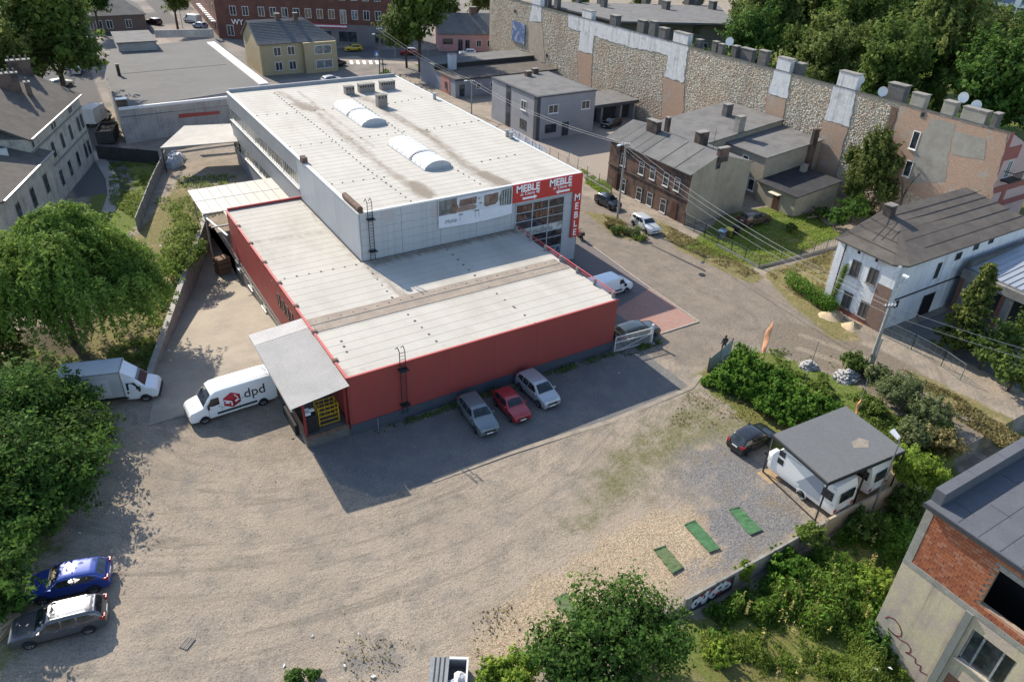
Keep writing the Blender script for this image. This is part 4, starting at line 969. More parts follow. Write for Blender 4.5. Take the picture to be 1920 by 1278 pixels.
# yellow rendered house
YR = M("yellow_render", (.40, .33, .20), (.37, .30, .18), .5, .85, c3=(.34, .275, .175), s3=.3)
TILE = M("grey_roof_tile", (.10, .10, .105), (.13, .13, .135), 1.5, .8)
yb0 = gxy(485, 82, 6.2); yb1 = (onY(628, 76, yb0[1]).x, yb0[1])
yh, q, d_, n_, Lh, ro = gable_house("yellow_house", "yellow rendered two storey house with grey tiled roof", "house", yb0, yb1, 12, 6.2, 9.6, YR, TILE, hip=(.01, 4.5))
m_ = MB()
for r in range(15):
    t = r/15; a, b = Vector(q(-.2, .0+5.8*t, 6.15+3.4*t)), Vector(q(Lh+.1-4.4*t, 5.8*t, 6.15+3.4*t)); m_.bar(a+Vector((0, 0, .05)), b+Vector((0, 0, .05)), .1, .06)
m_.build("tile_course", M("grey_tile_edge", (.17, .17, .175)), ro)
p0v = Vector(q(0, 0, 0))
MB().prism([(q(Lh*.55, 0, 0)[0], q(Lh*.55, 0, 0)[1]), (q(Lh*.55, -1.2, 0)[0], q(Lh*.55, -1.2, 0)[1]), (q(Lh-.2, -1.2, 0)[0], q(Lh-.2, -1.2, 0)[1]), (q(Lh-.2, 0, 0)[0], q(Lh-.2, 0, 0)[1])], -.5, 5.9).build("bay_wall", YR, yh)
for s_, w_, off in ((.22, 1.3, 0), (.4, 1.3, 0), (.8, 3.4, 1.2)):
    for z in (.9, 3.7): face_window(yh, p0v+d_*(Lh*s_)+n_*off, d_, n_, w_, 1.5, z, GLASS_L if s_ > .7 else GLASS)
chimney(yh, *q(Lh*.38, 6, 0)[:2], 9.2, 10.5, .9, .9, BRICK_CH); chimney(yh, *q(Lh*.6, 5, 0)[:2], 8.8, 10.6, .8, .8, BRICK_CH)
# pink cottage
ph, q, d_, n_, Lh, ro = gable_house("pink_cottage", "single storey pink house with grey slate roof across the street", "house", gxy(823, 96), gxy(934, 96), 11, 4.0, 7.6, M("pink_wall", (.48, .27, .27), (.43, .25, .25), .8, c3=(.34, .24, .22), s3=.5), TAR_GREY, over=.3)
p0v = Vector(q(0, 0, 0))
for s_, w_, z, h in ((.15, 2.2, 1.6, 1.1), (.36, .9, .1, 2.4), (.48, .9, .4, 2.0), (.67, 1.0, 1.0, 1.4), (.85, 1.0, 1.0, 1.4)): face_window(ph, p0v+d_*(Lh*s_), d_, n_, w_, h, z, frame=CONC_DARK if s_ < .6 else WHITE)
chimney(ph, *q(Lh*.62, 5.5, 0)[:2], 7.2, 8.9, 1.6, .9, BRICK_CH); chimney(ph, *q(Lh*.02, 5.5, 0)[:2], 6.9, 8.4, .6, .8, BRICK_CH); chimney(ph, *q(Lh*.99, 5, 0)[:2], 6.5, 8.6, .5, .7, BRICK_CH)
# low hipped brick house top left
hh_, q, d_, n_, Lh, ro = gable_house("hip_roof_house", "low brown brick house with grey hipped roof beyond the street corner", "house", gxy(158, 63), gxy(277, 57), 17, 3.9, 7.4, brick_mat("brown_brick", (.20, .14, .12), (.17, .12, .10), (.16, .13, .12), .5, .2, .02), TAR_GREY, hip=5)
p0v = Vector(q(0, 0, 0))
for s_ in (.12, .26, .42, .72): face_window(hh_, p0v+d_*(Lh*s_), d_, n_, 1.2, 1.7, .9)
# old ornate building on the left
e1, e2 = Vector((*gxy(146, 178, 9.0), 0)), Vector((*gxy(52, 262, 9.0), 0)); d_ = (e2-e1).normalized(); perp = Vector((d_.y, -d_.x, 0)); perp = perp if perp.x < 0 else -perp
OLD = M("old_beige_render", (.45, .41, .345), (.37, .335, .285), .8, .9, c3=(.20, .18, .155), s3=.4, bmp=.3, streak=.5); OLD_D = M("old_stone_trim", (.24, .22, .19), (.19, .175, .155), 1)
ob = thing("old_villa", "old beige rendered three storey house with dark tar roof and tall chimneys", "old house", tuple((e1+e2)/2+perp*6))
Lo = (e2-e1).length; nrm = -perp
prism_v("wall", [e1, e2, e2+perp*14, e1+perp*14], -.5, 9.0, OLD, ob)
def slope_roof(parent, a, b, pp, w, z0, z1, mat, over=.35):
    a, b = a-d_*over-pp*over, b+d_*over-pp*over; m_ = MB(); up = Vector((0, 0, 1))
    vs = [a+up*z0, b+up*z0, b+pp*w+up*z1, a+pp*w+up*z1, a+pp*2*w+up*z0, b+pp*2*w+up*z0]; vs2 = [tuple(x) for x in vs]+[tuple(x-up*.2) for x in vs]
    m_.add(vs2, [(0, 1, 2, 3), (3, 2, 5, 4), (0, 6, 7, 1), (1, 7, 8, 2), (2, 8, 11, 5), (0, 3, 9, 6), (3, 4, 10, 9)]); return m_.build("roof", mat, parent)
slope_roof(ob, e1, e2, perp, 7.2, 9.05, 12.6, TAR_BROWN)
MB().bar(tuple(e1+nrm*.45+Vector((0, 0, 9.0))), tuple(e2+nrm*.45+Vector((0, 0, 9.0))), .2, .14).build("gutter", STEEL, ob)
for s_ in (.06, .14, .32, .5, .68, .88):
    face_window(ob, e1+d_*(Lo*s_), d_, nrm, .85, 1.7, 5.0, frame=OLD_D); face_window(ob, e1+d_*(Lo*s_), d_, nrm, .85, 1.8, 1.4, frame=OLD_D)
for s_ in (.2, .24, .55, .6, .95): face_window(ob, e1+d_*(Lo*s_), d_, nrm, .4, .6, 7.9, GLASS, OLD_D)
for z in (4.3, 7.5): MB().bar(tuple(e1+nrm*.04+Vector((0, 0, z))), tuple(e2+nrm*.04+Vector((0, 0, z))), .16, .2).build("cornice", OLD_D, ob)
for (u, v, z0, z1, sx) in ((45, 152, 11.0, 13.6, 2.6), (20, 165, 11.8, 13.5, 2.2), (58, 182, 10.5, 12.3, .6)):
    p = g(u, v, z0); chimney(ob, p.x, p.y, z0-1, z1, sx, .8, BRICK_CH, pots=4 if sx > 1 else 1, pipe=CONC_DARK)
f1, f2 = Vector((*gxy(92, 284, 7.0), 0)), Vector((*gxy(12, 364, 7.0), 0)); f2 = f1+d_*((f2-f1).length+2)
lb = thing("old_villa_wing", "lower wing of the old beige house with streaked wall and dark roof", "old house", tuple((f1+f2)/2+perp*6))
prism_v("wall", [f1+d_*.02, f2, f2+perp*12, f1+perp*12+d_*.02], -.5, 7.0, OLD, lb); slope_roof(lb, f1+d_*.36, f2, perp, 6.2, 7.05, 8.9, TAR_BROWN)
Lf = (f2-f1).length
MB().bar(tuple(f1+nrm*.5+Vector((0, 0, 7.0))), tuple(f2+nrm*.5+Vector((0, 0, 7.0))), .22, .16).build("gutter", STEEL, lb)
for s_ in (.22, .5, .78): face_window(lb, f1+d_*(Lf*s_), d_, nrm, 1.0, 2.0, 3.4, frame=OLD_D)
p = g(8, 290, 8.0); MB().box(p.x-.4, p.y-.4, 7.6, p.x+.4, p.y+.4, 8.6).build("roof_hatch", ALU, lb)

# flat roofed hall left of the store
fh = thing("flat_roof_hall", "long single storey hall with dark tar roof and white parapet behind the store", "hall", (8, 105, 0))
WR = M("white_grey_render", (.38, .37, .36), (.33, .32, .31), .6, .9, c3=(.22, .21, .20), s3=.5, streak=.5)
fl = [(222, 206), (506, 162), (402, 72), (206, 92), (196, 142)]
poly = [gxy(u, v, 5.1) for u, v in fl]; ar = sum(poly[i][0]*poly[(i+1) % 5][1]-poly[(i+1) % 5][0]*poly[i][1] for i in range(5)); poly = poly if ar > 0 else poly[::-1]
MB().prism(poly, 0, 5.0).build("wall", WR, fh); cxm, cym = sum(p[0] for p in poly)/5, sum(p[1] for p in poly)/5
MB().prism([(cxm+(x-cxm)*.995, cym+(y-cym)*.995) for x, y in poly], 5.0, 5.1).build("roof", M("hall_tar_roof", (.135, .13, .125), (.115, .112, .108), .3, .95, c3=(.16, .155, .15), s3=.15, bmp=.1), fh)
fA, fB = Vector((*gxy(222, 204, 5.25), 5.2)), Vector((*gxy(436, 181, 5.25), 5.2)); MB().bar(fA, fB, .4, .35).build("front_parapet", M("parapet_white", (.70, .69, .67)), fh)
s0, s1 = Vector((*gxy(395, 80, 5.2), 5.2)), Vector((*gxy(495, 158, 5.2), 5.2)); MB().bar(s0, s1, 1.5, .25).build("white_edge_roof", M("edge_sheet_white", (.74, .72, .68)), fh)
k0, k1 = Vector((*gxy(290, 62, 6), 5.8)), Vector((*gxy(400, 60, 6), 5.8)); MB().bar(k0, k1, .4, 1.5).build("rear_parapet", WR, fh)
m_ = MB(); pk = [gxy(u, v, 6.5) for u, v in ((220, 83), (293, 79), (277, 60), (210, 63))]; a_ = pk if sum(pk[i][0]*pk[(i+1) % 4][1]-pk[(i+1) % 4][0]*pk[i][1] for i in range(4)) > 0 else pk[::-1]
m_.prism(a_, 5.0, 6.6); m_.build("roof_house", WR, fh); MB().prism([(x+(x-sum(p[0] for p in a_)/4)*.06, y+(y-sum(p[1] for p in a_)/4)*.06) for x, y in a_], 6.6, 6.8).build("roof_house_roof", TAR_GREY, fh)
chimney(fh, *gxy(224, 142, 5.1), 5.0, 6.9, .5, .5, BRICK_CH); chimney(fh, *gxy(230, 200, 5.1), 5.0, 6.2, 1.4, 1.0, BRICK_CH, cap=ALU)
m_ = MB(); p, q_ = g(420, 150, 5.11), g(218, 143, 5.11); m_.bar((gxy(424, 121, 5.11)[0], gxy(424, 121, 5.11)[1], 5.12), (gxy(226, 139, 5.11)[0], gxy(226, 139, 5.11)[1], 5.12), .14, .03); m_.build("roof_seam", M("seam_tar", (.05, .05, .05)), fh)
dfr = (fB-fA).normalized(); nfr = Vector((dfr.y, -dfr.x, 0)); nfr = nfr if nfr.y < 0 else -nfr
face_window(fh, Vector((fA.x, fA.y, 0))+dfr*16.0, dfr, nfr, 1.0, .9, 4.0, frame=ALU)
MB().bar(tuple(fA+nfr*.05-Vector((0, 0, 1.2))), tuple(fB+nfr*.05-Vector((0, 0, 1.2))), .08, .08).build("wall_pipe", CONC_DARK, fh)
m_ = MB(); pk = [g(300, 277, 3.6), g(446, 265, 4.0), g(432, 232, 4.3), g(345, 236, 4.3)]; vs = [tuple(p) for p in pk]+[(p.x, p.y, p.z-.12) for p in pk]
lc = thing("loading_canopy", "pale fibre sheet canopy in front of the white parapet hall", "canopy", (4, 67, 0))
m_.add(vs, [(0, 1, 2, 3), (7, 6, 5, 4), (0, 4, 5, 1), (1, 5, 6, 2), (2, 6, 7, 3), (3, 7, 4, 0)]); m_.build("canopy_roof", M("pale_fibre_sheet", (.47, .44, .39), (.42, .39, .34), .6, .85), lc)
for p in (pk[0], pk[1], pk[2]): MB().bar((p.x+.2, p.y+.4, 0), (p.x+.2, p.y+.4, 3.5), .14).build("post", DARK_STEEL, lc)
m_ = MB(); pk = [g(335, 222, 4.0), g(412, 214, 4.2), g(412, 208, 4.7), g(335, 214, 4.7)]; m_.add([tuple(p) for p in pk], [(0, 1, 2, 3)]); m_.build("red_awning", M("red_sheet", (.28, .07, .07)), fh)

# ================================================================== right hand buildings
# grey shop building by the wall
GR = M("blue_grey_render", (.24, .25, .28), (.21, .22, .25), .5); GRD = M("anthracite_render", (.07, .075, .085)); SAL = M("salmon_render", (.42, .20, .16), (.38, .18, .15), .6)
gs = thing("grey_workshop", "single storey grey workshop with brown flat roof against the stone wall", "workshop", (64, 92, 0))
MB().box(53.2, 84.2, 0, 76.3, 93, 3.3).build("front_wall", GR, gs); MB().box(53.2, 93, 0, 76.3, 99.5, 4.2).build("rear_wall", GR, gs)
MB().box(53.0, 84.0, 3.3, 76.35, 93, 3.42).build("roof", TAR_BROWN, gs); MB().box(53.0, 93, 4.2, 76.35, 99.7, 4.32).build("roof", TAR_GREY, gs); MB().box(53.25, 92.9, 3.42, 76.3, 92.98, 4.2).build("step_wall", M("tar_upstand", (.04, .038, .036)), gs)
chimney(gs, 56.6, 92.0, 3.3, 6.2, 1.3, 1.3, M("pale_blue_render", (.45, .47, .50)))
MB().box(53.14, 86.5, 0, 53.19, 90.0, 3.3).build("salmon_panel", SAL, gs); window(gs, 'x', 53.13, 87.9, 1.0, .9, 1.2, mull=1, frame=GRD)
for x, w, z, h in ((54.6, 1.1, .1, 2.2), (58.2, 1.0, 1.2, 1.0), (61.2, 1.0, 1.2, 1.0), (63.2, .9, .1, 2.1)): window(gs, 'y', 84.2, x, z, w, h, sill=False, mull=0, frame=WHITE if z > .5 else GRD)
MB().box(53.1, 83.9, 3.05, 76.3, 84.18, 3.28).build("fascia", GRD, gs)
# grey two storey house with garages
gh = thing("grey_house", "modern two storey grey house with flat roof and dark corner trim", "house", (58, 62.5, 0))
GLT = M("light_grey_render", (.30, .30, .315), (.27, .27, .285), .4); 
MB().box(52.5, 55.4, 0, 63.9, 69.5, 6.7).build("wall", GLT, gh); MB().box(52.35, 55.25, 6.7, 64.05, 69.65, 6.9).build("roof_edge", GRD, gh); MB().box(52.75, 55.6, 6.86, 63.7, 69.3, 6.93).build("roof", TAR_GREY, gh)
MB().box(52.44, 55.34, 0, 53.1, 55.39, 6.7).build("corner_trim", GRD, gh); MB().box(52.44, 55.4, 0, 52.49, 56.2, 6.7).build("corner_trim", GRD, gh)
MB().box(52.45, 63.4, 0, 52.495, 64.8, 6.7).build("stair_strip", GRD, gh)
for x, w in ((55.6, 1.9), (62.0, 1.7)): window(gh, 'y', 55.4, x, 4.0, w, 1.35)
window(gh, 'y', 55.4, 55.3, .9, 2.2, 1.4, frame=GRD, sill=False); window(gh, 'y', 55.4, 58.2, .1, 1.3, 2.2, frame=GRD, mull=0, sill=False, name="door")
for y, z, h, w in ((59.3, 3.9, 1.5, 1.6), (59.3, .8, 1.6, 1.9), (64.1, 3.6, 2.2, .8), (64.1, .2, 2.2, .8)): window(gh, 'x', 52.44 if y > 60 else 52.5, y, z, w, h, frame=WHITE if (y < 60 and z > 2) else GRD, sill=z > 3 and y < 60)
for u, v in ((990, 143), (1003, 138)): p = g(u, v, 6.9); chimney(gh, p.x, p.y, 6.9, 7.7, 1.0, .8, BRICK_CH)
gx = thing("garage_row", "low row of open dark garages beside the grey house", "garages", (68, 62, 0))
MB().box(60.4, 66.0, 0, 75.9, 66.3, 3.1).build("rear_wall", CONC_DARK, gx)
for x in (64.0, 68.4, 72.6, 75.6): MB().box(x-.16, 58.9, 0, x+.16, 66, 3.0).build("pier", GLT, gx)
MB().box(60.4, 58.7, 3.0, 76.2, 66.4, 3.25).build("roof", TAR_GREY, gx); MB().box(58.6, 58.55, 2.75, 76.2, 58.69, 3.28).build("fascia", GRD, gx)
for x0, x1 in ((64.2, 68.2), (68.6, 72.4), (72.8, 75.4)): MB().box(x0, 60.2, .02, x1, 60.3, 2.75).build("garage_door", M("dark_garage_door", (.05, .05, .055), (.035, .035, .04), 2), gx)
# dark brick house
LINT = M("dark_lintel", (.07, .05, .042), (.10, .06, .05), 3)  # darker brick for the bands over the windows
FRW = M("aged_white_frame", (.48, .48, .46), rough=.6)
bh = thing("brick_house", "two storey dark red brick house with sheet roof and rendered gable", "house", (55.5, 26.3, 0))
MB().box(50.5, 18.5, -.3, 60.4, 34.2, 6.45).build("wall", BRICK, bh)
GABLE = M("sand_render", (.33, .29, .22), (.28, .25, .19), .7, .9, c3=(.22, .195, .15), s3=.3, streak=.35)
m_ = MB(); m_.add([(50.46, 18.42, -.3), (60.42, 18.42, -.3), (60.42, 18.42, 6.7), (54.6, 18.42, 8.3), (50.46, 18.42, 6.6), (50.46, 18.52, -.3), (60.42, 18.52, -.3), (60.42, 18.52, 6.7), (54.6, 18.52, 8.3), (50.46, 18.52, 6.6)], [(0, 1, 2, 3, 4), (0, 4, 9, 5), (1, 6, 7, 2)]); m_.build("gable_wall", GABLE, bh)
m_ = MB(); rf = [(50.1, 18.3), (50.1, 34.9)]
m_.add([(50.1, 18.35, 6.5), (50.1, 34.9, 6.5), (54.6, 34.9, 8.35), (54.6, 18.35, 8.35), (60.7, 34.9, 6.6), (60.7, 18.35, 6.6)]+[(50.1, 18.35, 6.38), (50.1, 34.9, 6.38), (60.7, 34.9, 6.48), (60.7, 18.35, 6.48)], [(0, 3, 2, 1), (3, 5, 4, 2), (0, 1, 7, 6), (4, 5, 9, 8)])
ro = m_.build("roof", TAR_GREY, bh)
m_ = MB(); m_.add([(50.09, 27.4, 6.52), (50.09, 34.92, 6.52), (54.6, 34.92, 8.375), (54.6, 27.4, 8.375)], [(0, 3, 2, 1)]); m_.build("roof_sheet", TAR, ro)
m_ = MB()
for y in (21.2, 24.0, 27.4, 29.0, 30.7, 32.4): m_.bar((50.1, y, 6.53), (54.6, y, 8.38), .07, .03)
m_.build("roof_lap", M("lap_dark", (.06, .06, .06)), ro)
for y in (30.9, 28.6, 24.9, 22.0): pass
for (u0, v0, u1, v1) in ((1164, 286, 1174, 314), (1198, 302, 1208, 330), (1219, 312, 1229, 338), (1244, 324, 1254, 350), (1264, 333, 1275, 359)):
    p = onX((u0+u1)/2, (v0+v1)/2, 50.5); window(bh, 'x', 50.5, p.y, p.z-.8, 1.0, 1.65, mull=0, trans=1, frame=FRW, fr=.07); MB().box(50.46, p.y-.7, p.z+.88, 50.5, p.y+.7, p.z+1.1).build("lintel", LINT, bh)
for (u, v) in ((1168, 347), (1198, 364), (1218, 374), (1243, 386)):
    p = onX(u, v, 50.5); window(bh, 'x', 50.5, p.y, p.z-.85, 1.05, 1.75, mull=0, trans=1, frame=FRW, fr=.07); MB().box(50.46, p.y-.7, p.z+.88, 50.5, p.y+.7, p.z+1.1).build("lintel", LINT, bh)
for (u, v) in ((1262, 403), (1157, 345)): p = onX(u, v, 50.5); MB().box(50.44, p.y-.5, 0, 50.5, p.y+.5, 2.3).build("door", BROWN_DOOR, bh)
MB().box(50.38, 18.5, 3.05, 50.49, 34.2, 3.2).build("string_course", M("dark_band", (.08, .06, .055)), bh); MB().box(50.4, 18.5, 6.2, 50.49, 34.2, 6.34).build("string_course", M("dark_band", (.08, .06, .055)), bh)
MB().tube([(50.4, 31.9, 0), (50.4, 31.9, 6.3)], .07, 6).build("drainpipe", DARK_STEEL, bh)
for (u, v, sx, sy_, h) in ((1225, 245, .8, 2.0, 1.3), (1250, 245, .5, .6, 1.7), (1315, 262, 1.6, .9, 1.0), (1355, 291, 1.6, .5, .9)): p = g(u, v, 8.2); chimney(bh, p.x, p.y, 7.4, 8.2+h, sx, sy_, BRICK_CH)
p = onY(1347, 308, 18.42); window(bh, 'y', 18.42, p.x, p.z-.6, .8, 1.6, frame=CONC_DARK, mull=0, sill=False)
MB().tube([(57, 22, 7.6), (57, 22, 10.2)], .03, 5).tube([(56.5, 22, 9.6), (57.5, 22, 9.6)], .02, 5).build("aerial", RUST, bh)
# annexes between brick house and stone wall
an = thing("rear_annex", "beige rendered annex with low pitched tar roof against the stone wall", "annex", (70, 29, 0))
BEI = M("beige_render", (.34, .30, .235), (.29, .26, .20), .8, .9, c3=(.24, .21, .165), s3=.4)
def mono(nm, x0, x1, y0, y1, z0, z1, wall, roof, par, over=.25):
    MB().add([(x0, y0, -.2), (x1, y0, -.2), (x1, y1, -.2), (x0, y1, -.2), (x0, y0, z0), (x1, y0, z1), (x1, y1, z1), (x0, y1, z0)], [(0, 1, 5, 4), (1, 2, 6, 5), (2, 3, 7, 6), (3, 0, 4, 7)]).build(nm, wall, par)
    k = (z1-z0)/(x1-x0); a, b = x0-over, x1
    vs = [(a, y0-over, z0-k*over+.05), (b, y0-over, z1+.05), (b, y1+over, z1+.05), (a, y1+over, z0-k*over+.05)]; vs += [(x, y, z+.14) for x, y, z in vs]
    return MB().add(vs, [(4, 5, 6, 7), (0, 1, 5, 4), (3, 0, 4, 7), (1, 2, 6, 5), (2, 3, 7, 6), (0, 3, 2, 1)]).build("roof", roof, par)
mono("wall", 60.6, 76.3, 27.6, 38.2, 6.0, 7.6, BEI, TAR_GREY, an); mono("wall", 65.6, 76.3, 20.4, 27.55, 5.7, 6.7, BEI, TAR_GREY, an)
MB().box(73.6, 19.9, 3, 74.6, 20.35, 8.6).build("flue", BRICK_CH, an)
for (u, v, h) in ((1385, 243, 2.0), (1362, 218, 1.9)): p = g(u, v, 7.2); chimney(an, p.x, p.y, 6, 7.0+h, 1.2, .9, GREYR if u > 1370 else CONC_DARK)
for y, z in ((23.8, 3.5), (22.0, .8)): window(an, 'x', 65.6, y, z, 1.1, 1.6, mull=0)
MB().box(65.54, 24.8, 0, 65.6, 25.8, 2.3).build("door", BROWN_DOOR, an)
ln = thing("lean_to", "small beige lean-to with black roof and white door canopy in the yard", "lean-to", (69, 17, 0))
mono("wall", 64.9, 73.0, 13.9, 20.2, 2.7, 3.5, BEI, M("black_felt", (.03, .03, .034), (.042, .042, .046), .8, .9), ln, .35)
MB().box(64.83, 16.4, 0, 64.9, 17.4, 2.1).build("door", BROWN_DOOR, ln); MB().box(63.9, 16.1, 2.25, 64.9, 17.7, 2.33).build("door_canopy", M("cream_sheet", (.60, .55, .42)), ln)
chimney(ln, 71.6, 18.8, 3.2, 4.4, .7, .7, GREYR, name="vent_box")
# white house
wh = thing("white_house", "old white two storey house with peeling paint and brown tar roof", "house", (60, -6.5, 0))
WP = M("peeling_white_paint", (.72, .73, .74), (.64, .65, .67), .7, .85, c3=(.40, .38, .36), s3=.45, bmp=.15, streak=.4); WBR = brick_mat("bare_brown_brick", (.26, .155, .115), (.20, .12, .09), (.22, .18, .15), .28, .09, .014)
MB().box(49.5, -9.75, -.2, 71.8, -3.1, 6.95).build("wall", WP, wh)
m_ = MB()
NW, SW, SE, NE, R1, R2 = (49.15, -2.85, 7.1), (49.15, -10.15, 7.0), (72.3, -10.15, 7.0), (72.3, -2.85, 8.6), (55.6, -2.85, 8.75), (70.5, -2.85, 8.75)
SWs = (50.3, -10.15, 7.0); vs = [NW, (49.15, -9.2, 7.0), SWs, SE, R2, R1, (55.6, -5.0, 8.3)]; vs += [(x, y, z-.15) for x, y, z in vs]
m_.add(vs, [(0, 1, 6, 5), (1, 2, 6), (2, 3, 4, 5, 6), (0, 7, 8, 1), (1, 8, 9, 2), (2, 9, 10, 3), (3, 10, 11, 4), (5, 4, 11, 12), (0, 5, 12, 7)]); ro = m_.build("roof", TAR_BROWN, wh)
MB().add([(49.5, -3.1, 6.9), (71.8, -3.1, 6.9), (70.5, -2.9, 8.6), (55.6, -2.9, 8.6)], [(0, 1, 2, 3)]).build("upper_wall", WP, wh)
m_ = MB()
for t in (.2, .4, .58, .74, .88): m_.bar((50.2+5.4*(1-t) if t > .0 else 50, -10.15+t*7.1, 7.03+t*1.72), (71.8, -10.15+t*7.1, 7.03+t*1.72), .06, .03)
for t in (.25, .5, .75): m_.bar((49.2+6.3*t, -9.2+4*t, 7.06+1.25*t), (49.2+6.3*t, -2.9, 7.13+1.63*t), .06, .03)
m_.build("roof_lap", M("lap_dark2", (.06, .053, .047)), ro)
chimney(wh, 55.7, -3.6, 8.0, 9.6, .9, .8, BRICK_CH)
SHUT = M("grey_board_shutter", (.085, .08, .075), (.06, .055, .05), 3)
for (u, v, w, h) in ((1604, 503, 1.0, 1.6), (1636, 518, 1.0, 1.6), (1588, 562, 1.0, 1.7), (1619, 580, 1.0, 1.7)):
    p = onX(u, v, 49.5); window(wh, 'x', 49.5, p.y, p.z-h/2, w, h, frame=CONC_DARK, pane=SHUT, mull=1, sillmat=CONCRETE)
for u, v in ((1611, 473), (1644, 488)): p = onX(u, v, 49.5); MB().box(49.46, p.y-.13, p.z-.13, 49.49, p.y+.13, p.z+.13).build("vent_hole", DARKM, wh)
MB().box(49.44, -9.78, -.1, 49.49, -8.2, 4.6).build("bare_brick_patch", WBR, wh); MB().box(49.42, -8.19, -.1, 49.49, -3.1, .55).build("brick_plinth", M("red_brick_plinth", (.20, .085, .07)), wh)
MB().tube([(49.42, -4.0, .3), (49.42, -4.0, 6.9)], .06, 6).build("drainpipe", DARK_STEEL, wh)
for (u, v, w, h) in ((1758, 507, .7, 1.7), (1734, 575, 2.0, 3.0), (1681, 570, .5, .8), (1797, 480, 1.0, .8), (1830, 463, .9, .6), (1858, 452, .9, .5)):
    p = onY(u, v, -9.75); window(wh, 'y', -9.75, p.x, p.z-h/2, w, h, frame=SHUT, pane=DARKM if h > 2 else GLASS, mull=0, sill=False)
MB().box(50.5, -9.84, 3.2, 61, -9.76, 3.32).build("cable_duct", DARK_STEEL, wh)
# open hall with metal roof
oh = thing("open_hall", "open fronted concrete hall with light ribbed metal roof beside the white house", "hall", (68, -18, 0))
MET = M("zinc_roof", (.36, .38, .41), (.32, .34, .37), .5, .45, metal=.25, grain=.04)
m_ = MB(); m_.add([(59.6, -26, 4.75), (84, -26, 6.2), (84, -10.4, 6.2), (60.6, -10.4, 4.75), (59.6, -26, 4.6), (84, -26, 6.05), (84, -10.4, 6.05), (60.6, -10.4, 4.6)], [(0, 1, 2, 3), (7, 6, 5, 4), (0, 4, 5, 1), (3, 2, 6, 7), (0, 3, 7, 4)]); ro = m_.build("roof", MET, oh)
m_ = MB()
for k in range(24):
    y = -10.7-k*.65; m_.bar((60.55-(k*.65)/15.6, y, 4.79), (84, y, 6.24), .07, .07)
m_.build("roof_rib", MET, ro)
MB().box(59.9, -26, 3.7, 60.6, -10.4, 4.55).build("lintel", CONCRETE, oh); MB().box(60.4, -10.75, 0, 84, -10.4, 5.4).build("side_wall", CONC_DARK, oh); MB().box(76, -26, 0, 76.3, -10.8, 5.2).build("rear_wall", CONC_DARK, oh)
PILB = brick_mat("pillar_brick", (.25, .08, .05), (.2, .07, .045), (.2, .15, .12))
for y in (-11.2, -15.3, -19.6, -23.9): MB().box(60.0, y-.3, 0, 60.5, y+.3, 3.7).build("pillar", CONCRETE, oh); MB().box(60.05, y+.31, 0, 60.45, y+.75, 3.7).build("brick_jamb", PILB, oh)
m_ = MB(); m_.box(52, -26, -.05, 76, -10.6, .03); tag(m_.build("concrete_yard", M("yard_concrete", (.15, .145, .14), (.12, .115, .11), .5)), kind="structure")

# ================================================================== unfinished building bottom right
uf = thing("unfinished_building", "unfinished two storey building with hollow clay bricks and dark felt roof", "building", (22, -38, 0))
UX, UY = 19.6, -30.75
UWALL = M("stained_yellow_render", (.50, .43, .29), (.45, .36, .30), .8, .9, c3=(.36, .33, .285), s3=.4, bmp=.3, streak=.4); UCON = M("raw_concrete", (.30, .285, .255), (.24, .225, .20), 1.4, .9, c3=(.16, .15, .14), s3=1.0, bmp=.4)
UBR = [M("clay_block_%s" % n, c, c2, 3, .85, bmp=.2) for n, c, c2 in (("orange", (.36, .125, .06), (.32, .11, .055)), ("red", (.30, .10, .055), (.27, .09, .05)), ("pale", (.38, .16, .09), (.33, .15, .10)))]
FELT = M("dark_felt", (.105, .11, .125), (.09, .095, .11), .7, .9, bmp=.1); 
zs, zt, yS = 5.95, 9.75, -44.0
MB().box(UX+.05, UY-.42, 0, UX+9, UY-.02, zs-.3).build("north_wall", UCON, uf); MB().box(UX+.05, UY-.42, zs, UX+9, UY-.02, zt).build("north_wall", UCON, uf)
MB().box(UX-.03, yS, zs-.3, UX+.4, UY, zs).build("slab_edge", UCON, uf)
MB().box(UX-.02, UY-.42, zs, UX+.4, UY, zt-.05).build("corner_column", UCON, uf)
# ground floor front wall with window opening
w0, w1, wz0, wz1 = -37.15, -34.95, 2.55, 4.85
m_ = MB(); m_.box(UX, -34.35, -1, UX+.35, UY-.0, zs-.3); m_.box(UX, w1, -1, UX+.35, -34.72, zs-.3); m_.box(UX, w0, wz1, UX+.35, w1, zs-.3); m_.box(UX, w0, 1.3, UX+.35, w1, wz0); m_.box(UX, yS, -1, UX+.35, w0, zs-.3); m_.build("ground_floor_wall", UWALL, uf)
MB().box(UX-.13, -34.72, -1, UX+.2, -34.35, zs-.3).build("pilaster", M("grey_green_concrete", (.20, .205, .19), (.17, .175, .165), 1), uf)
m_ = MB(); m_.box(UX+.04, w0, -1, UX+.3, w1, 1.29); m_.build("brick_infill", brick_mat("infill_brick", (.25, .09, .055), (.21, .08, .05), (.22, .17, .13)), uf)
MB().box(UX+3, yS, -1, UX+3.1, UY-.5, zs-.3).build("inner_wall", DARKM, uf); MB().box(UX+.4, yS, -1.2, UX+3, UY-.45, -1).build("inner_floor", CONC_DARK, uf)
m_ = MB(); m_.box(UX+.12, w0, wz0, UX+.2, w0+.08, wz1); m_.box(UX+.12, w1-.1, wz0, UX+.2, w1, wz1)
for y in (w0+.62, w1-.62): m_.box(UX+.1, y-.05, wz0, UX+.2, y+.05, wz1)
m_.box(UX+.12, w0, wz1-.08, UX+.2, w1, wz1); m_.box(UX+.12, w0, wz0, UX+.2, w1, wz0+.08); fo = m_.build("window", M("weathered_grey_frame", (.30, .30, .31), (.2, .2, .21), 3), uf)
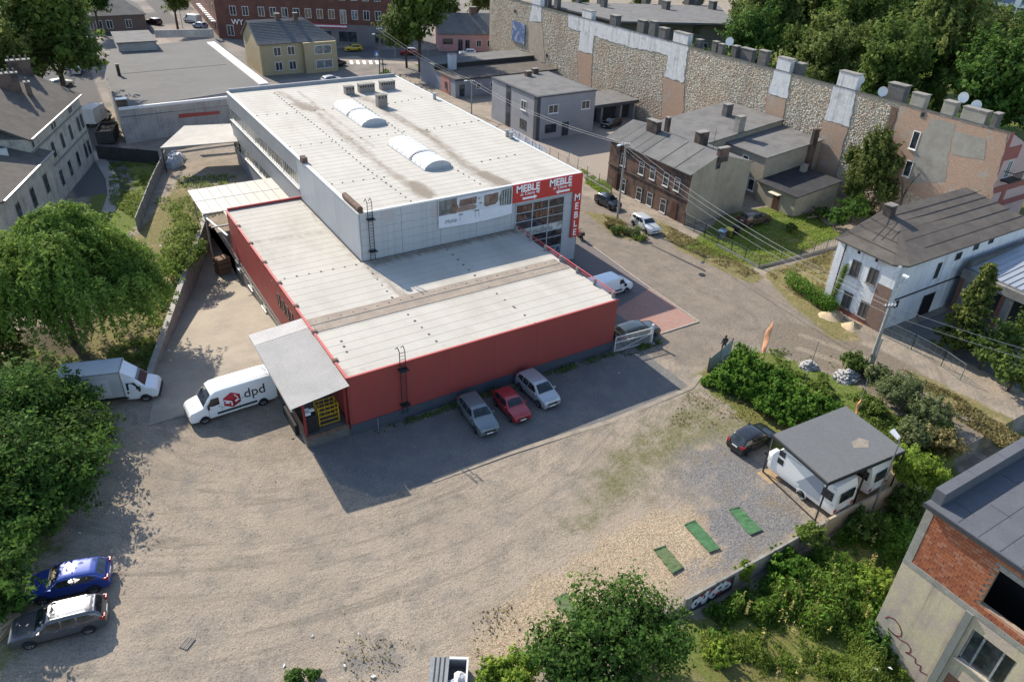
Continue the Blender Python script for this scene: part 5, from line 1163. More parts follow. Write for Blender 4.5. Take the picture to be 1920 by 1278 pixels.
m_ = MB().box(UX+.15, w0+.08, wz0+.08, UX+.165, w1-.1, wz1-.08); m_.build("pane", GLASS, fo); MB().box(UX-.1, w0-.1, wz0-.1, UX+.12, w1+.1, wz0-.01).build("sill", UCON, fo)
# upper floor: recessed bed joint wall with single clay blocks
MORT = M("pale_mortar", (.36, .27, .20), (.30, .22, .17), 2)
oy1, oz0, oz1 = -34.68, 6.45, 8.85
MB().box(UX+.05, oy1, zs, UX+.3, UY-.43, zt-.06).build("mortar_bed", MORT, uf); MB().box(UX+.05, yS, zs, UX+.3, oy1-.01, oz0).build("mortar_bed", MORT, uf); MB().box(UX+.05, yS, 9.2, UX+.3, oy1-.01, zt-.06).build("mortar_bed", MORT, uf)
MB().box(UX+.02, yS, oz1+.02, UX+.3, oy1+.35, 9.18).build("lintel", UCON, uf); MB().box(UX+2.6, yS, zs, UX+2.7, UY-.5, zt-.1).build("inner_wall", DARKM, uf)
blk = [MB().box(0, -.155, .006, .06, .155, .184) for _ in range(3)]; blk = [b_.build("clay_block", UBR[i], uf, local=True) for i, b_ in enumerate(blk)]; used = [0, 0, 0]; cnt = 0
nrow = 19
for r in range(nrow):
    z = zs+.02+r*.195; y = UY-.60+(.16 if r % 2 else 0)
    while y > -39.4 and cnt < 290:
        if y+.155 <= UY-.43 and (y-.16 > oy1 or z+.19 < oz0 or z > 9.2):
            i = random.choice((0, 0, 1, 1, 2)); 
            if used[i] == 0: o = blk[i]
            else: o = blk[i].copy(); col.objects.link(o); o.parent = uf
            used[i] += 1; cnt += 1; o.location = (UX-22+random.uniform(-.012, .004), y+38, z)
        y -= .325
    if r % 2 and cnt < 296:
        for yy_ in ((UY-.43-.083,)+((oy1+.083,) if oz0 <= z and z+.19 <= 9.2 else ())):
            if used[0] and cnt < 299: o = blk[0].copy(); col.objects.link(o); o.parent = uf; o.scale = (1, .5, 1); o.location = (UX-22, yy_+38, z); cnt += 1
# roof and parapet
MB().box(UX-.28, yS, zt, UX+14, UY+.12, zt+.16).build("roof", FELT, uf)
m_ = MB(); m_.box(UX-.3, yS, zt-.05, UX-.22, UY+.14, zt+.2); m_.build("roof_gutter", M("black_trim", (.05, .052, .06), rough=.5), uf)
for k in range(5):
    xa = UX+.25+k*2.75; MB().box(xa+.01, UY-.45, zt+.16, xa+2.74, UY+.1, zt+.95).build("parapet_coping", FELT, uf)
m_ = MB()
for k in range(1, 6): m_.box(UX-.1, UY-.5-k*1.05, zt+.16, UX+14, UY-.48-k*1.05, zt+.172)
for k in range(10): m_.box(UX+1.2+k*1.4, UY-.6-(k % 3+1)*1.05, zt+.16, UX+1.23+k*1.4, UY-.6-(k % 3)*1.05, zt+.172)
m_.build("felt_lap", M("felt_lap", (.055, .058, .07)), uf)
# graffiti strokes
GRF = M("maroon_spray", (.17, .06, .055), rough=.7)
m_ = MB(); pts = [(-31.15, 1.35), (-31.3, 1.65), (-31.6, 1.78), (-31.95, 1.65), (-32.2, 1.35), (-32.25, 1.05), (-32.05, .85), (-31.75, .8), (-31.5, .88), (-31.75, .8), (-32.3, .82), (-32.7, .95), (-32.95, .8), (-33.0, .5), (-32.8, .3), (-33.1, .42), (-33.35, .45), (-33.45, .15), (-33.75, .28), (-33.8, -.1), (-34.2, .05)]
for a, b in zip(pts[:-1], pts[1:]): m_.bar((UX-.004, a[0], a[1]), (UX-.004, b[0], b[1]), .012, .14, up=(1, 0, 0)) if False else m_.bar((UX-.006, a[0], a[1]), (UX-.006, b[0], b[1]), .075, .012, up=(1, 0, 0))
m_.build("graffiti", GRF, uf)
# ================================================================== VEHICLES
def paint(name, c, rough=.28, metal=0.0):
    return M("paint_"+name, c, rough=rough, metal=metal, spec=.5, coat=.7, grain=.02)
AUTO_G = glass_mat("car_glass", (.012, .016, .018), .04); LAMP = M("head_lamp", (.62, .64, .66), rough=.12, spec=.8, grain=0); TAIL = M("tail_lamp", (.36, .02, .02), rough=.2, spec=.6, grain=0)
RIM = M("alloy_rim", (.42, .43, .44), rough=.35, metal=.7, grain=.03); TYRE = BLACK; TRIM = M("black_trim_plastic", (.022, .022, .024), rough=.6, grain=.03); PLATE = M("number_plate", (.78, .78, .75), grain=0)

def interp(prof, x):
    xs = [p[0] for p in prof]
    return float(np.interp(x, xs, [p[1] for p in prof]))

def loft_body(prof, L, Wd, zb, belt, tum, plan=.16, n=34, pexp=3.2, edge=.12, square=False):
    """prof: top line [(t 0 front..1 rear, z)]; returns MB and half width function"""
    ztop = max(p[1] for p in prof)
    def hw(t, z):
        e = abs(2*t-1); w = Wd/2*(1-plan*e**pexp*(1.0 if t < .5 else .8))
        if z > belt: w *= 1-tum*(z-belt)/(ztop-belt+1e-6)
        if z < zb+.25: w *= .94+.06*max(0, (z-zb))/.25
        return w
    ts = sorted(set([0, .006, .02, .05]+[round(i/n, 4) for i in range(2, n-1)]+[.95, .98, .994, 1]+[p[0] for p in prof]))
    m_ = MB(); rings = []
    for t in ts:
        zt = interp(prof, t); x = L/2-t*L; sec = []
        zl = zb+(.10 if t < .012 or t > .988 else 0)
        for f in (0, .08, .25, .45, .65, .82, .93): z = zl+(zt-zl)*f; sec.append((hw(t, z), z))
        w = hw(t, zt); sec.append((w*(1-edge*.35), zl+(zt-zl)*.985)); sec.append((w*(1-edge), zt)); cr = .02 if not square else .01
        sec.append((w*.55, zt+cr)); sec.append((0, zt+cr*1.3))
        ring = [(x, y, z) for y, z in sec]+[(x, -y, z) for y, z in sec[-2::-1]]
        rings.append(ring)
    k = len(rings[0])
    vs = [p for r in rings for p in r]; fs = []
    for i in range(len(rings)-1):
        for j in range(k-1): fs.append((i*k+j, i*k+j+1, (i+1)*k+j+1, (i+1)*k+j))
        fs.append((i*k+k-1, i*k, (i+1)*k, (i+1)*k+k-1))
    fs.append(tuple(range(k-1, -1, -1))); e = (len(rings)-1)*k; fs.append(tuple(range(e, e+k)))
    return m_.add(vs, fs), hw

def wheel(par, x, y, r, w=.2, rim=None):
    """tyre with a rim sub-part"""
    s = 1 if y > 0 else -1
    t_ = MB().tube([(x, y-s*w/2, r), (x, y-s*w*.35, r), (x, y+s*w*.35, r), (x, y+s*w/2, r*.94)], r, 18).build("wheel", TYRE, par, local=True)
    m_ = MB().disc((x, y+s*(w/2+.004), r), (0, 1, 0), r*.64, .012, 16)
    t2 = m_.build("rim", rim or RIM, t_, local=True)
    m_ = MB()
    for k in range(5):
        a = 2*math.pi*k/5; m_.bar((x+math.cos(a+.63)*r*.2, y+s*(w/2+.012), r+math.sin(a+.63)*r*.2), (x+math.cos(a+.63)*r*.55, y+s*(w/2+.012), r+math.sin(a+.63)*r*.55), .07, .008, up=(0, 1, 0))
    m_.build("rim_slot", DARKM, t_, local=True)

def car(label, group, kind, L, Wd, H, body, pos, ang, rimmat=None, rails=False, name="parked_car", roofmat=None, cat="car"):
    r = thing(name, label, cat, (pos[0], pos[1], pos[2] if len(pos) > 2 else 0.02), ang, group)
    zb = .20; bl = .60*H
    P = {  # top line, front glass (t0,t1), rear glass (t0,t1), side glass polygons in (t,z/H)
     "hatch": dict(prof=[(0, .42), (.012, .50), (.04, .56), (.10, .60), (.24, .655), (.28, .675), (.33, .78), (.42, .955), (.50, .99), (.62, 1.0), (.80, .965), (.87, .93), (.955, .70), (.98, .62), (.995, .52), (1, .40)], fg=(.295, .425), rg=(.875, .955), sg=[[(.335, .68), (.43, .915), (.60, .935), (.60, .66)], [(.615, .66), (.615, .935), (.78, .915), (.86, .80), (.84, .69)]]),
     "estate": dict(prof=[(0, .42), (.012, .50), (.04, .56), (.10, .61), (.24, .67), (.275, .69), (.33, .80), (.41, .955), (.48, .99), (.6, 1.0), (.86, .97), (.91, .94), (.965, .74), (.98, .64), (.995, .52), (1, .40)], fg=(.29, .415), rg=(.912, .965), sg=[[(.33, .69), (.42, .915), (.55, .935), (.55, .67)], [(.565, .67), (.565, .935), (.71, .93), (.71, .68)], [(.725, .68), (.725, .93), (.84, .90), (.90, .78), (.88, .70)]]),
     "mpv": dict(prof=[(0, .38), (.012, .46), (.03, .52), (.08, .575), (.18, .63), (.215, .65), (.28, .80), (.37, .955), (.45, .99), (.6, 1.0), (.85, .965), (.91, .92), (.965, .72), (.985, .60), (.995, .50), (1, .38)], fg=(.225, .375), rg=(.912, .965), sg=[[(.29, .66), (.385, .91), (.55, .93), (.55, .645)], [(.565, .645), (.565, .93), (.72, .925), (.72, .65)], [(.735, .65), (.735, .92), (.85, .89), (.90, .76), (.88, .68)]]),
     "suv": dict(prof=[(0, .42), (.012, .52), (.03, .58), (.08, .62), (.24, .68), (.28, .70), (.34, .84), (.41, .96), (.5, .995), (.62, 1.0), (.85, .97), (.91, .93), (.965, .72), (.985, .62), (.995, .52), (1, .40)], fg=(.295, .415), rg=(.912, .965), sg=[[(.34, .71), (.42, .92), (.57, .94), (.57, .69)], [(.585, .69), (.585, .94), (.72, .935), (.72, .70)], [(.735, .70), (.735, .93), (.84, .90), (.89, .78), (.87, .71)]]),
    }[kind]
    prof = [(t, z*H) for t, z in P["prof"]]
    m_, hw = loft_body(prof, L, Wd, zb, bl, .24, plan=.15)
    m_.build("body", body, r, local=True, smooth=True, sharp=38)
    X = lambda t: L/2-t*L
    def top_patch(t0, t1, ins, nm, mat, par, off=.008, n=5):
        m2 = MB()
        for i in range(n):
            ta, tb = t0+(t1-t0)*i/n, t0+(t1-t0)*(i+1)/n
            za, zb_ = interp(prof, ta), interp(prof, tb); wa, wb = hw(ta, za)*ins, hw(tb, zb_)*ins
            dz = (zb_-za); dx = (tb-ta)*L; l_ = math.hypot(dz, dx)+1e-6; nx_, nz_ = dz/l_, dx/l_
            for s0, s1 in ((-1, -.5), (-.5, .5), (.5, 1)):
                cz = lambda s: .024 if abs(s) < .6 else .002
                m2.quad((X(ta)+nx_*off, wa*s0, za+nz_*off+cz(s0)), (X(tb)+nx_*off, wb*s0, zb_+nz_*off+cz(s0)), (X(tb)+nx_*off, wb*s1, zb_+nz_*off+cz(s1)), (X(ta)+nx_*off, wa*s1, za+nz_*off+cz(s1)))
        return m2.build(nm, mat, par, local=True, smooth=True, sharp=50)
    top_patch(P["fg"][0], P["fg"][1], .86, "windscreen", AUTO_G, r); top_patch(P["rg"][0], P["rg"][1], .80, "rear_window", AUTO_G, r)
    if roofmat: top_patch(P["fg"][1]+.01, P["rg"][0]-.01, .84, "roof_panel", roofmat, r, .006)
    for s in (1, -1):
        for poly in P["sg"]:
            n = 4; m2 = MB(); lo = [p for p in poly]
            pts = [(t, z*H) for t, z in poly]; cx = sum(p[0] for p in pts)/len(pts); cz_ = sum(p[1] for p in pts)/len(pts)
            vs = [(X(t), s*(hw(t, z)+.010), z) for t, z in pts]+[(X(cx), s*(hw(cx, cz_)+.013), cz_)]; k = len(pts)
            m2.add(vs, [((i, (i+1) % k, k) if s > 0 else ((i+1) % k, i, k)) for i in range(k)]); m2.build("side_window", AUTO_G, r, local=True)
        tw = .21 if kind != "mpv" else .19; tr = .80; rr = .205*H if H > 1.5 else .215*H; rr = min(rr, .335)
        for t in (tw, tr):
            yy = s*(hw(t, .4)-.075)
            m2 = MB().disc((X(t), s*(hw(t, .4)-.06), rr+.01), (0, 1, 0), rr*1.18, .14, 18); m2.build("wheel_arch", TRIM, r, local=True)
            wheel(r, X(t), yy+s*.03, rr, .19, rimmat)
        # sill, lamps, mirror, handles
        m2 = MB().bar((X(.27), s*(hw(.3, .3)-.01), .26), (X(.74), s*(hw(.7, .3)-.01), .26), .05, .10); m2.build("sill", TRIM, r, local=True)
        zf = interp(prof, .03); ty = hw(.03, zf)
        m2 = MB(); m2.add([(X(.012)+.015, s*ty*.55, zf-.11), (X(.012)+.015, s*ty*.93, zf-.10), (X(.075), s*(hw(.075, zf)+.012), zf-.03), (X(.085), s*(hw(.085, zf)*.93), zf+.03), (X(.03), s*ty*.6, zf+.025)], [(0, 1, 2, 3, 4)]); m2.build("headlight", LAMP, r, local=True)
        zr = .60*H; m2 = MB(); m2.box(X(.985)-.02, s*hw(.97, zr)*.66, zr-.10, X(1)-.012, s*hw(.985, zr)*.98, zr+.13); m2.box(X(.945), s*(hw(.96, zr)-.05), zr-.06, X(.985), s*(hw(.96, zr)+.012), zr+.10); m2.build("tail_light", TAIL, r, local=True)
        tm = P["fg"][0]+.045; zm = .70*H; m2 = MB().box(X(tm)-.06, s*(hw(tm, zm)+.02), zm-.06, X(tm)+.07, s*(hw(tm, zm)+.20), zm+.08); m2.build("mirror", body, r, local=True)
        for t in (.50, .68): z = .60*H; m2 = MB().box(X(t)-.09, s*(hw(t, z)-.005), z-.015, X(t)+.09, s*(hw(t, z)+.022), z+.015); m2.build("door_handle", body if not rails else RIM, r, local=True)
        t0, z0 = .585, .32*H; m2 = MB()
        for t in (.33, .585, .77): m2.box(X(t)-.006, s*(hw(t, .45*H)+.001), .24*H, X(t)+.006, s*(hw(t, .45*H)+.006), .62*H)
        m2.build("door_seam", TRIM, r, local=True)
        if rails: m2 = MB().tube([(X(.44), s*hw(.44, H)*.86, H+.0), (X(.47), s*hw(.47, H)*.86, H+.05), (X(.82), s*hw(.82, H)*.86, H+.03), (X(.85), s*hw(.85, H)*.86, H-.02)], .018, 6); m2.build("roof_rail", RIM, r, local=True)
    zf = interp(prof, .02)
    MB().box(X(0)-.02, -hw(0, .4)*.62, .42*H*.72, X(0)+.012, hw(0, .4)*.62, .42*H*.95).build("grille", TRIM, r, local=True)
    MB().box(X(0)-.03, -hw(0, .3)*.8, .22, X(0)+.01, hw(0, .3)*.8, .30).build("lower_grille", TRIM, r, local=True)
    MB().box(X(0)+.005, -.25, .34, X(0)+.022, .25, .44).build("number_plate", PLATE, r, local=True); MB().box(X(1)-.022, -.25, .46*H, X(1)-.004, .25, .46*H+.11).build("number_plate", PLATE, r, local=True)
    MB().box(X(1)-.01, -hw(1, .3)*.85, .22, X(1)+.03, hw(1, .3)*.85, .36).build("rear_bumper", TRIM if kind == "suv" else body, r, local=True)
    m2 = MB().box(X(.35), -.35, .30, X(.36), .35, .31)
    return r

def heading(a, b, z=0.0):
    p, q = g(*a, z), g(*b, z); return math.atan2(q.y-p.y, q.x-p.x)
def from_front(pix, ang, L, z=0.0):
    """car whose front bumper centre stands at the pixel"""
    p = g(*pix, z); return (p.x-math.cos(ang)*L/2, p.y-math.sin(ang)*L/2)
def from_wheels(pf, pr, Wd, side):
    """contact points of front and rear wheel on one side: side +1 left, -1 right"""
    f, r = g(*pf), g(*pr); d = (f-r).normalized(); n = Vector((-d.y, d.x, 0)); c = (f+r)/2-n*side*(Wd/2-.1); return (c.x, c.y), math.atan2(d.y, d.x)

GY = "cars parked in a row below the red wall"
a = heading((897, 742), (916, 766), 1.5)
car("grey green estate car, leftmost of the three below the red wall", GY, "estate", 4.45, 1.78, 1.52, paint("grey_green", (.15, .185, .20), .3, .3), from_front((919, 819), a, 4.45), a)
a = heading((955, 722), (977, 745), 1.35)
car("small red hatchback between two larger cars below the red wall", GY, "hatch", 3.8, 1.66, 1.40, paint("red", (.32, .022, .03), .3), from_front((981, 794), a, 3.8), a)
a = heading((1006, 694), (1029, 714), 1.55)
car("silver people carrier, rightmost of the three below the red wall", GY, "mpv", 4.35, 1.77, 1.60, paint("silver", (.40, .41, .43), .3, .3), from_front((1036, 767), a, 4.35), a)
p, a = from_wheels((70, 1133), (190, 1107), 1.78, 1)
car("metallic blue hatchback parked nose into the bushes", "cars at the bushes bottom left", "hatch", 4.4, 1.8, 1.47, paint("blue", (.025, .055, .27), .25, .2), p, a)
p, a = from_wheels((62, 1213), (165, 1186), 1.78, 1)
car("dark grey estate car with roof rails beside the blue hatchback", "cars at the bushes bottom left", "estate", 4.75, 1.8, 1.45, paint("dark_grey", (.10, .10, .108), .25, .4), p, a, rails=True, roofmat=paint("grey_roof", (.30, .30, .31), .25, .3))
a = heading((1392, 823), (1432, 803), 1.45); p = g(1368, 845, .2)
car("black hatchback parked behind the caravan carport", None, "hatch", 3.95, 1.72, 1.46, paint("black", (.014, .014, .016), .22), (g(1407, 832).x, g(1407, 832).y), a)
p, a = from_wheels((1212.5, 440), (1185, 421), 1.8, -1)
car("silver white estate car on the dirt track by the brick house", "cars on the track by the brick house", "estate", 4.5, 1.8, 1.5, paint("silver_white", (.50, .51, .52), .3, .2), p, a)
p, a = from_wheels((1143, 394), (1119, 382), 1.7, -1)
car("small dark blue hatchback beside the brick house pole", "cars on the track by the brick house", "hatch", 3.8, 1.7, 1.48, paint("navy", (.02, .024, .034), .25), p, a)
car("dark grey car behind the white gate at the red wall corner", None, "suv", 4.45, 1.82, 1.58, paint("slate", (.045, .055, .06), .28, .3), gxy(1192, 633), math.radians(-3))
car("brown car with roof rails in the garden beside the rendered gable", None, "estate", 4.4, 1.75, 1.6, paint("brown", (.085, .06, .045), .35, .2), gxy(1413, 419), math.radians(-2), rails=True)
car("black saloon in front of the open garages", None, "hatch", 4.4, 1.78, 1.42, paint("black2", (.014, .014, .016), .22), gxy(1146, 237), math.radians(198))
car("yellow car on the street below the brick corner building", "cars on the far street", "hatch", 4.1, 1.75, 1.5, paint("yellow", (.55, .40, .02), .3), gxy(663, 96), math.radians(168))
car("red car on the far street behind the tall poles", "cars on the far street", "hatch", 4.1, 1.75, 1.5, paint("red2", (.34, .02, .02), .3), gxy(766, 103), math.radians(160))
car("white car behind the grey workshop chimney", "cars on the far street", "hatch", 4.1, 1.75, 1.5, paint("white", (.70, .70, .70), .3), gxy(877, 105), math.radians(160))
car("dark car in the gap beside the yellow house", None, "hatch", 4.0, 1.75, 1.5, paint("black3", (.02, .02, .024), .3), gxy(632, 124), math.radians(15))
car("silver car just behind the rear parapet of the store roof", None, "hatch", 4.2, 1.75, 1.5, paint("silver2", (.5, .5, .52), .3), gxy(622, 156), math.radians(10))
car("silver car on the left street by the dark trees", "cars on the left street", "hatch", 4.2, 1.75, 1.5, paint("silver3", (.46, .47, .49), .3), gxy(146, 137), math.radians(80))
car("cream car half under the trees behind the old villa", "cars on the left street", "hatch", 4.2, 1.75, 1.5, paint("cream", (.50, .45, .34), .3), gxy(116, 163), math.radians(20))
car("black car turning in the far street by the hipped house", "cars on the left street", "suv", 4.4, 1.8, 1.6, paint("black4", (.03, .012, .014), .3), gxy(290, 46), math.radians(120))
car("light blue car parked by the brick corner building", "cars on the left street", "hatch", 4.2, 1.75, 1.5, paint("lightblue", (.20, .28, .42), .3), gxy(376, 53), math.radians(120))
for k, (u, v) in enumerate(((1886, 50), (1908, 43), (1935, 52))):
    car(["white car nearest the trees in the far car park", "white car in the middle of the far car park row", "white car at the outer end of the far car park row"][k], "cars in the far car park", "hatch", 4.3, 1.78, 1.5, paint("white", (.70, .70, .70), .3), gxy(u, v), math.radians(150))

# ---- vans
VW = paint("van_white", (.76, .77, .78), .35)
def van(label, name, L, Wd, H, body, pos, ang, group=None, low=False, cat="van", tz=0.02):
    r = thing(name, label, cat, (pos[0], pos[1], tz), ang, group)
    prof = [(0, .30), (.012, .40), (.03, .455), (.07, .49), (.15, .545), (.165, .56), (.225, .78), (.275, .925), (.32, .985), (.40, 1.0), (.9, 1.0), (.975, .985), (.99, .96), (1, .90)] if not low else [(0, .36), (.012, .46), (.03, .52), (.07, .56), (.17, .61), (.19, .63), (.26, .85), (.31, .955), (.36, .99), (.5, 1.0), (.93, 1.0), (.975, .985), (.99, .94), (1, .86)]
    prof = [(t, z*H) for t, z in prof]
    m_, hw = loft_body(prof, L, Wd, .28, .52*H, .10, plan=.07, n=36, edge=.10, square=True, pexp=8)
    m_.build("body", body, r, local=True, smooth=True, sharp=35); X = lambda t: L/2-t*L
    f0, f1 = (.168, .268) if not low else (.195, .30)
    m2 = MB(); n = 4
    for i in range(n):
        ta, tb = f0+(f1-f0)*i/n, f0+(f1-f0)*(i+1)/n; za, zb_ = interp(prof, ta), interp(prof, tb); wa, wb = hw(ta, za)*.88, hw(tb, zb_)*.84
        m2.quad((X(ta)+.012, wa, za+.012), (X(tb)+.012, wb, zb_+.012), (X(tb)+.012, -wb, zb_+.012), (X(ta)+.012, -wa, za+.012))
        m2.v[-4:] = [(x, y, z+.022) for x, y, z in m2.v[-4:]]
    m2.build("windscreen", AUTO_G, r, local=True)
    sd = [(.205, .57), (.262, .79), (.345, .79), (.345, .55), (.27, .53)] if not low else [(.235, .64), (.29, .88), (.375, .88), (.375, .62)]
    rr = .345 if L > 5.4 else .32; wt = (.155, .825) if L > 5.4 else (.175, .80)
    for s in (1, -1):
        pts = [(t, z*H) for t, z in sd]; m2 = MB(); vs = [(X(t), s*(hw(t, z)+.012), z) for t, z in pts]; m2.add(vs, [tuple(range(len(vs))) if s > 0 else tuple(range(len(vs)-1, -1, -1))]); m2.build("side_window", AUTO_G, r, local=True)
        for t in wt:
            MB().disc((X(t), s*(Wd/2*.95-.06), rr+.02), (0, 1, 0), rr*1.2, .15, 18).build("wheel_arch", TRIM, r, local=True); wheel(r, X(t), s*(Wd/2*.95-.06), rr, .22)
        m2 = MB().bar((X(.30), s*(hw(.5, .6)+.005), .60), (X(.76), s*(hw(.6, .6)+.005), .60), .03, .17); m2.build("side_moulding", TRIM, r, local=True)
        zf = interp(prof, .03); m2 = MB(); m2.add([(X(.004)+.02, s*hw(.02, zf)*.55, zf-.22), (X(.004)+.01, s*hw(.02, zf)*.95, zf-.22), (X(.05), s*(hw(.05, zf)+.014), zf-.10), (X(.06), s*hw(.06, zf)*.95, zf+.02), (X(.03), s*hw(.03, zf)*.6, zf+.01)], [(0, 1, 2, 3, 4)]); m2.build("headlight", LAMP, r, local=True)
        tm = f0+.05; zm = .56*H; MB().box(X(tm)-.05, s*(hw(tm, zm)+.03), zm-.16, X(tm)+.09, s*(hw(tm, zm)+.24), zm+.14).build("mirror", TRIM, r, local=True)
        MB().box(X(.995)-.02, s*hw(.98, .9)*.86, .9, X(1)+.02, s*hw(.99, .9)*.99, 1.5).build("tail_light", TAIL, r, local=True)
        MB().box(X(.33)-.09, s*(hw(.33, .5*H)-.0), .47*H, X(.33)+.06, s*(hw(.33, .5*H)+.02), .485*H).build("door_handle", TRIM, r, local=True)
        m2 = MB()
        for t in (.21, .36, .56): m2.box(X(t)-.008, s*(hw(t, .5*H)+.001), .4, X(t)+.008, s*(hw(t, .5*H)+.007), .52*H)
        m2.build("door_seam", TRIM, r, local=True)
    MB().box(X(0)-.05, -Wd*.44, .27, X(0)+.035, Wd*.44, .52).build("front_bumper", TRIM, r, local=True); MB().box(X(0)-.01, -Wd*.3, .6, X(0)+.02, Wd*.3, .72).build("grille", TRIM, r, local=True)
    if H > 2.3:
        m2 = MB()
        for y in np.linspace(-.6, .6, 7): m2.box(X(.42), y-.03, H+.012, X(.95), y+.03, H+.03)
        m2.build("roof_rib", body, r, local=True)
    return r, hw, X
p, a = from_wheels((385, 793), (498, 757), 2.05, 1)
dv, hw, X = van("white parcel van with red cube logo and black dpd lettering at the dock", "delivery_van", 6.6, 2.08, 2.5, VW, p, a)
DPD_R = M("parcel_red", (.40, .025, .035), rough=.4, grain=.04); DPD_D = M("parcel_dark_red", (.27, .016, .025), rough=.4, grain=.04); DPD_B = M("lettering_black", (.03, .026, .025), rough=.5, grain=0)
def side_flat(pts, mat, nm, off=.014):
    m_ = MB(); m_.add([(x, hw(.6, z)+off, z) for x, z in pts], [tuple(range(len(pts)))]); m_.build(nm, mat, dv, local=True)
cxl, czl, s_ = X(.485), 1.40, .66
c = math.cos(math.radians(30))*s_*1.1; hx = [(cxl, czl+s_), (cxl-c, czl+s_/2), (cxl-c, czl-s_/2), (cxl, czl-s_), (cxl+c, czl-s_/2), (cxl+c, czl+s_/2)]; o_ = (cxl, czl)
side_flat([hx[0], hx[1], o_, hx[5]], M("parcel_bright_red", (.46, .035, .05), rough=.4, grain=.04), "cube_face"); side_flat([hx[1], hx[2], hx[3], o_], DPD_D, "cube_face"); side_flat([hx[5], o_, hx[3], hx[4]], DPD_R, "cube_face")
def sbar(p, q, w=.05):
    d = Vector((q[0]-p[0], 0, q[1]-p[1])).normalized(); n = Vector((-d.z, 0, d.x))*w/2
    side_flat([(p[0]+n.x, p[1]+n.z), (q[0]+n.x, q[1]+n.z), (q[0]-n.x, q[1]-n.z), (p[0]-n.x, p[1]-n.z)], SIGN_W, "cube_stripe", .017)
sbar((cxl+c*.95, czl+s_*.22), (cxl+c*.1, czl-s_*.2), .09); sbar((cxl+c*.1, czl-s_*.2), (cxl+c*.1, czl-s_*.75), .09); sbar((cxl-c*.35, czl+s_*.62), (cxl-c*.7, czl+s_*.1), .07)
to = bpy.data.curves.new("lettering", 'FONT'); to.body = "dpd"; to.size = 1.12; to.extrude = .004; to.offset = .006; to.materials.append(DPD_B); tob = bpy.data.objects.new("lettering", to); col.objects.link(tob); tob.parent = dv
tob.location = (X(.62), hw(.7, 1.5)+.024, 1.22); tob.rotation_euler = (math.pi/2-.05, 0, math.pi)
side_flat([(cxl+c*1.0, 1.03), (cxl+c*1.5, 1.03), (cxl+c*1.5, 1.0), (cxl+c*1.0, 1.0)], DPD_B, "line_mark"); side_flat([(cxl-c, 1.36), (cxl-c*1.9, 1.36), (cxl-c*1.9, 1.33), (cxl-c, 1.33)], DPD_B, "line_mark")
MB().add([(X(.09), -.12, 1.31), (X(.09), .12, 1.31), (X(.065), .12, 1.265), (X(.065), -.12, 1.265)], [(0, 1, 2, 3)]).build("bonnet_badge", DPD_R, dv, local=True)
fa = heading((140, 681), (232, 671), 2.9)
van("white panel van parked beside the store with sunlit roof", "panel_van", 5.0, 1.92, 1.95, VW, (g(1140, 549).x, g(1140, 549).y), math.radians(2), low=True)
van("white van parked at the kerb of the brick corner building", "panel_van", 5.2, 1.95, 2.2, VW, gxy(362, 43), math.radians(120), group="cars on the left street", low=True)
van("white van in the far car park before the retail hall", "panel_van", 5.2, 1.95, 2.2, VW, gxy(1906, 29), math.radians(150), group="cars in the far car park", low=True)
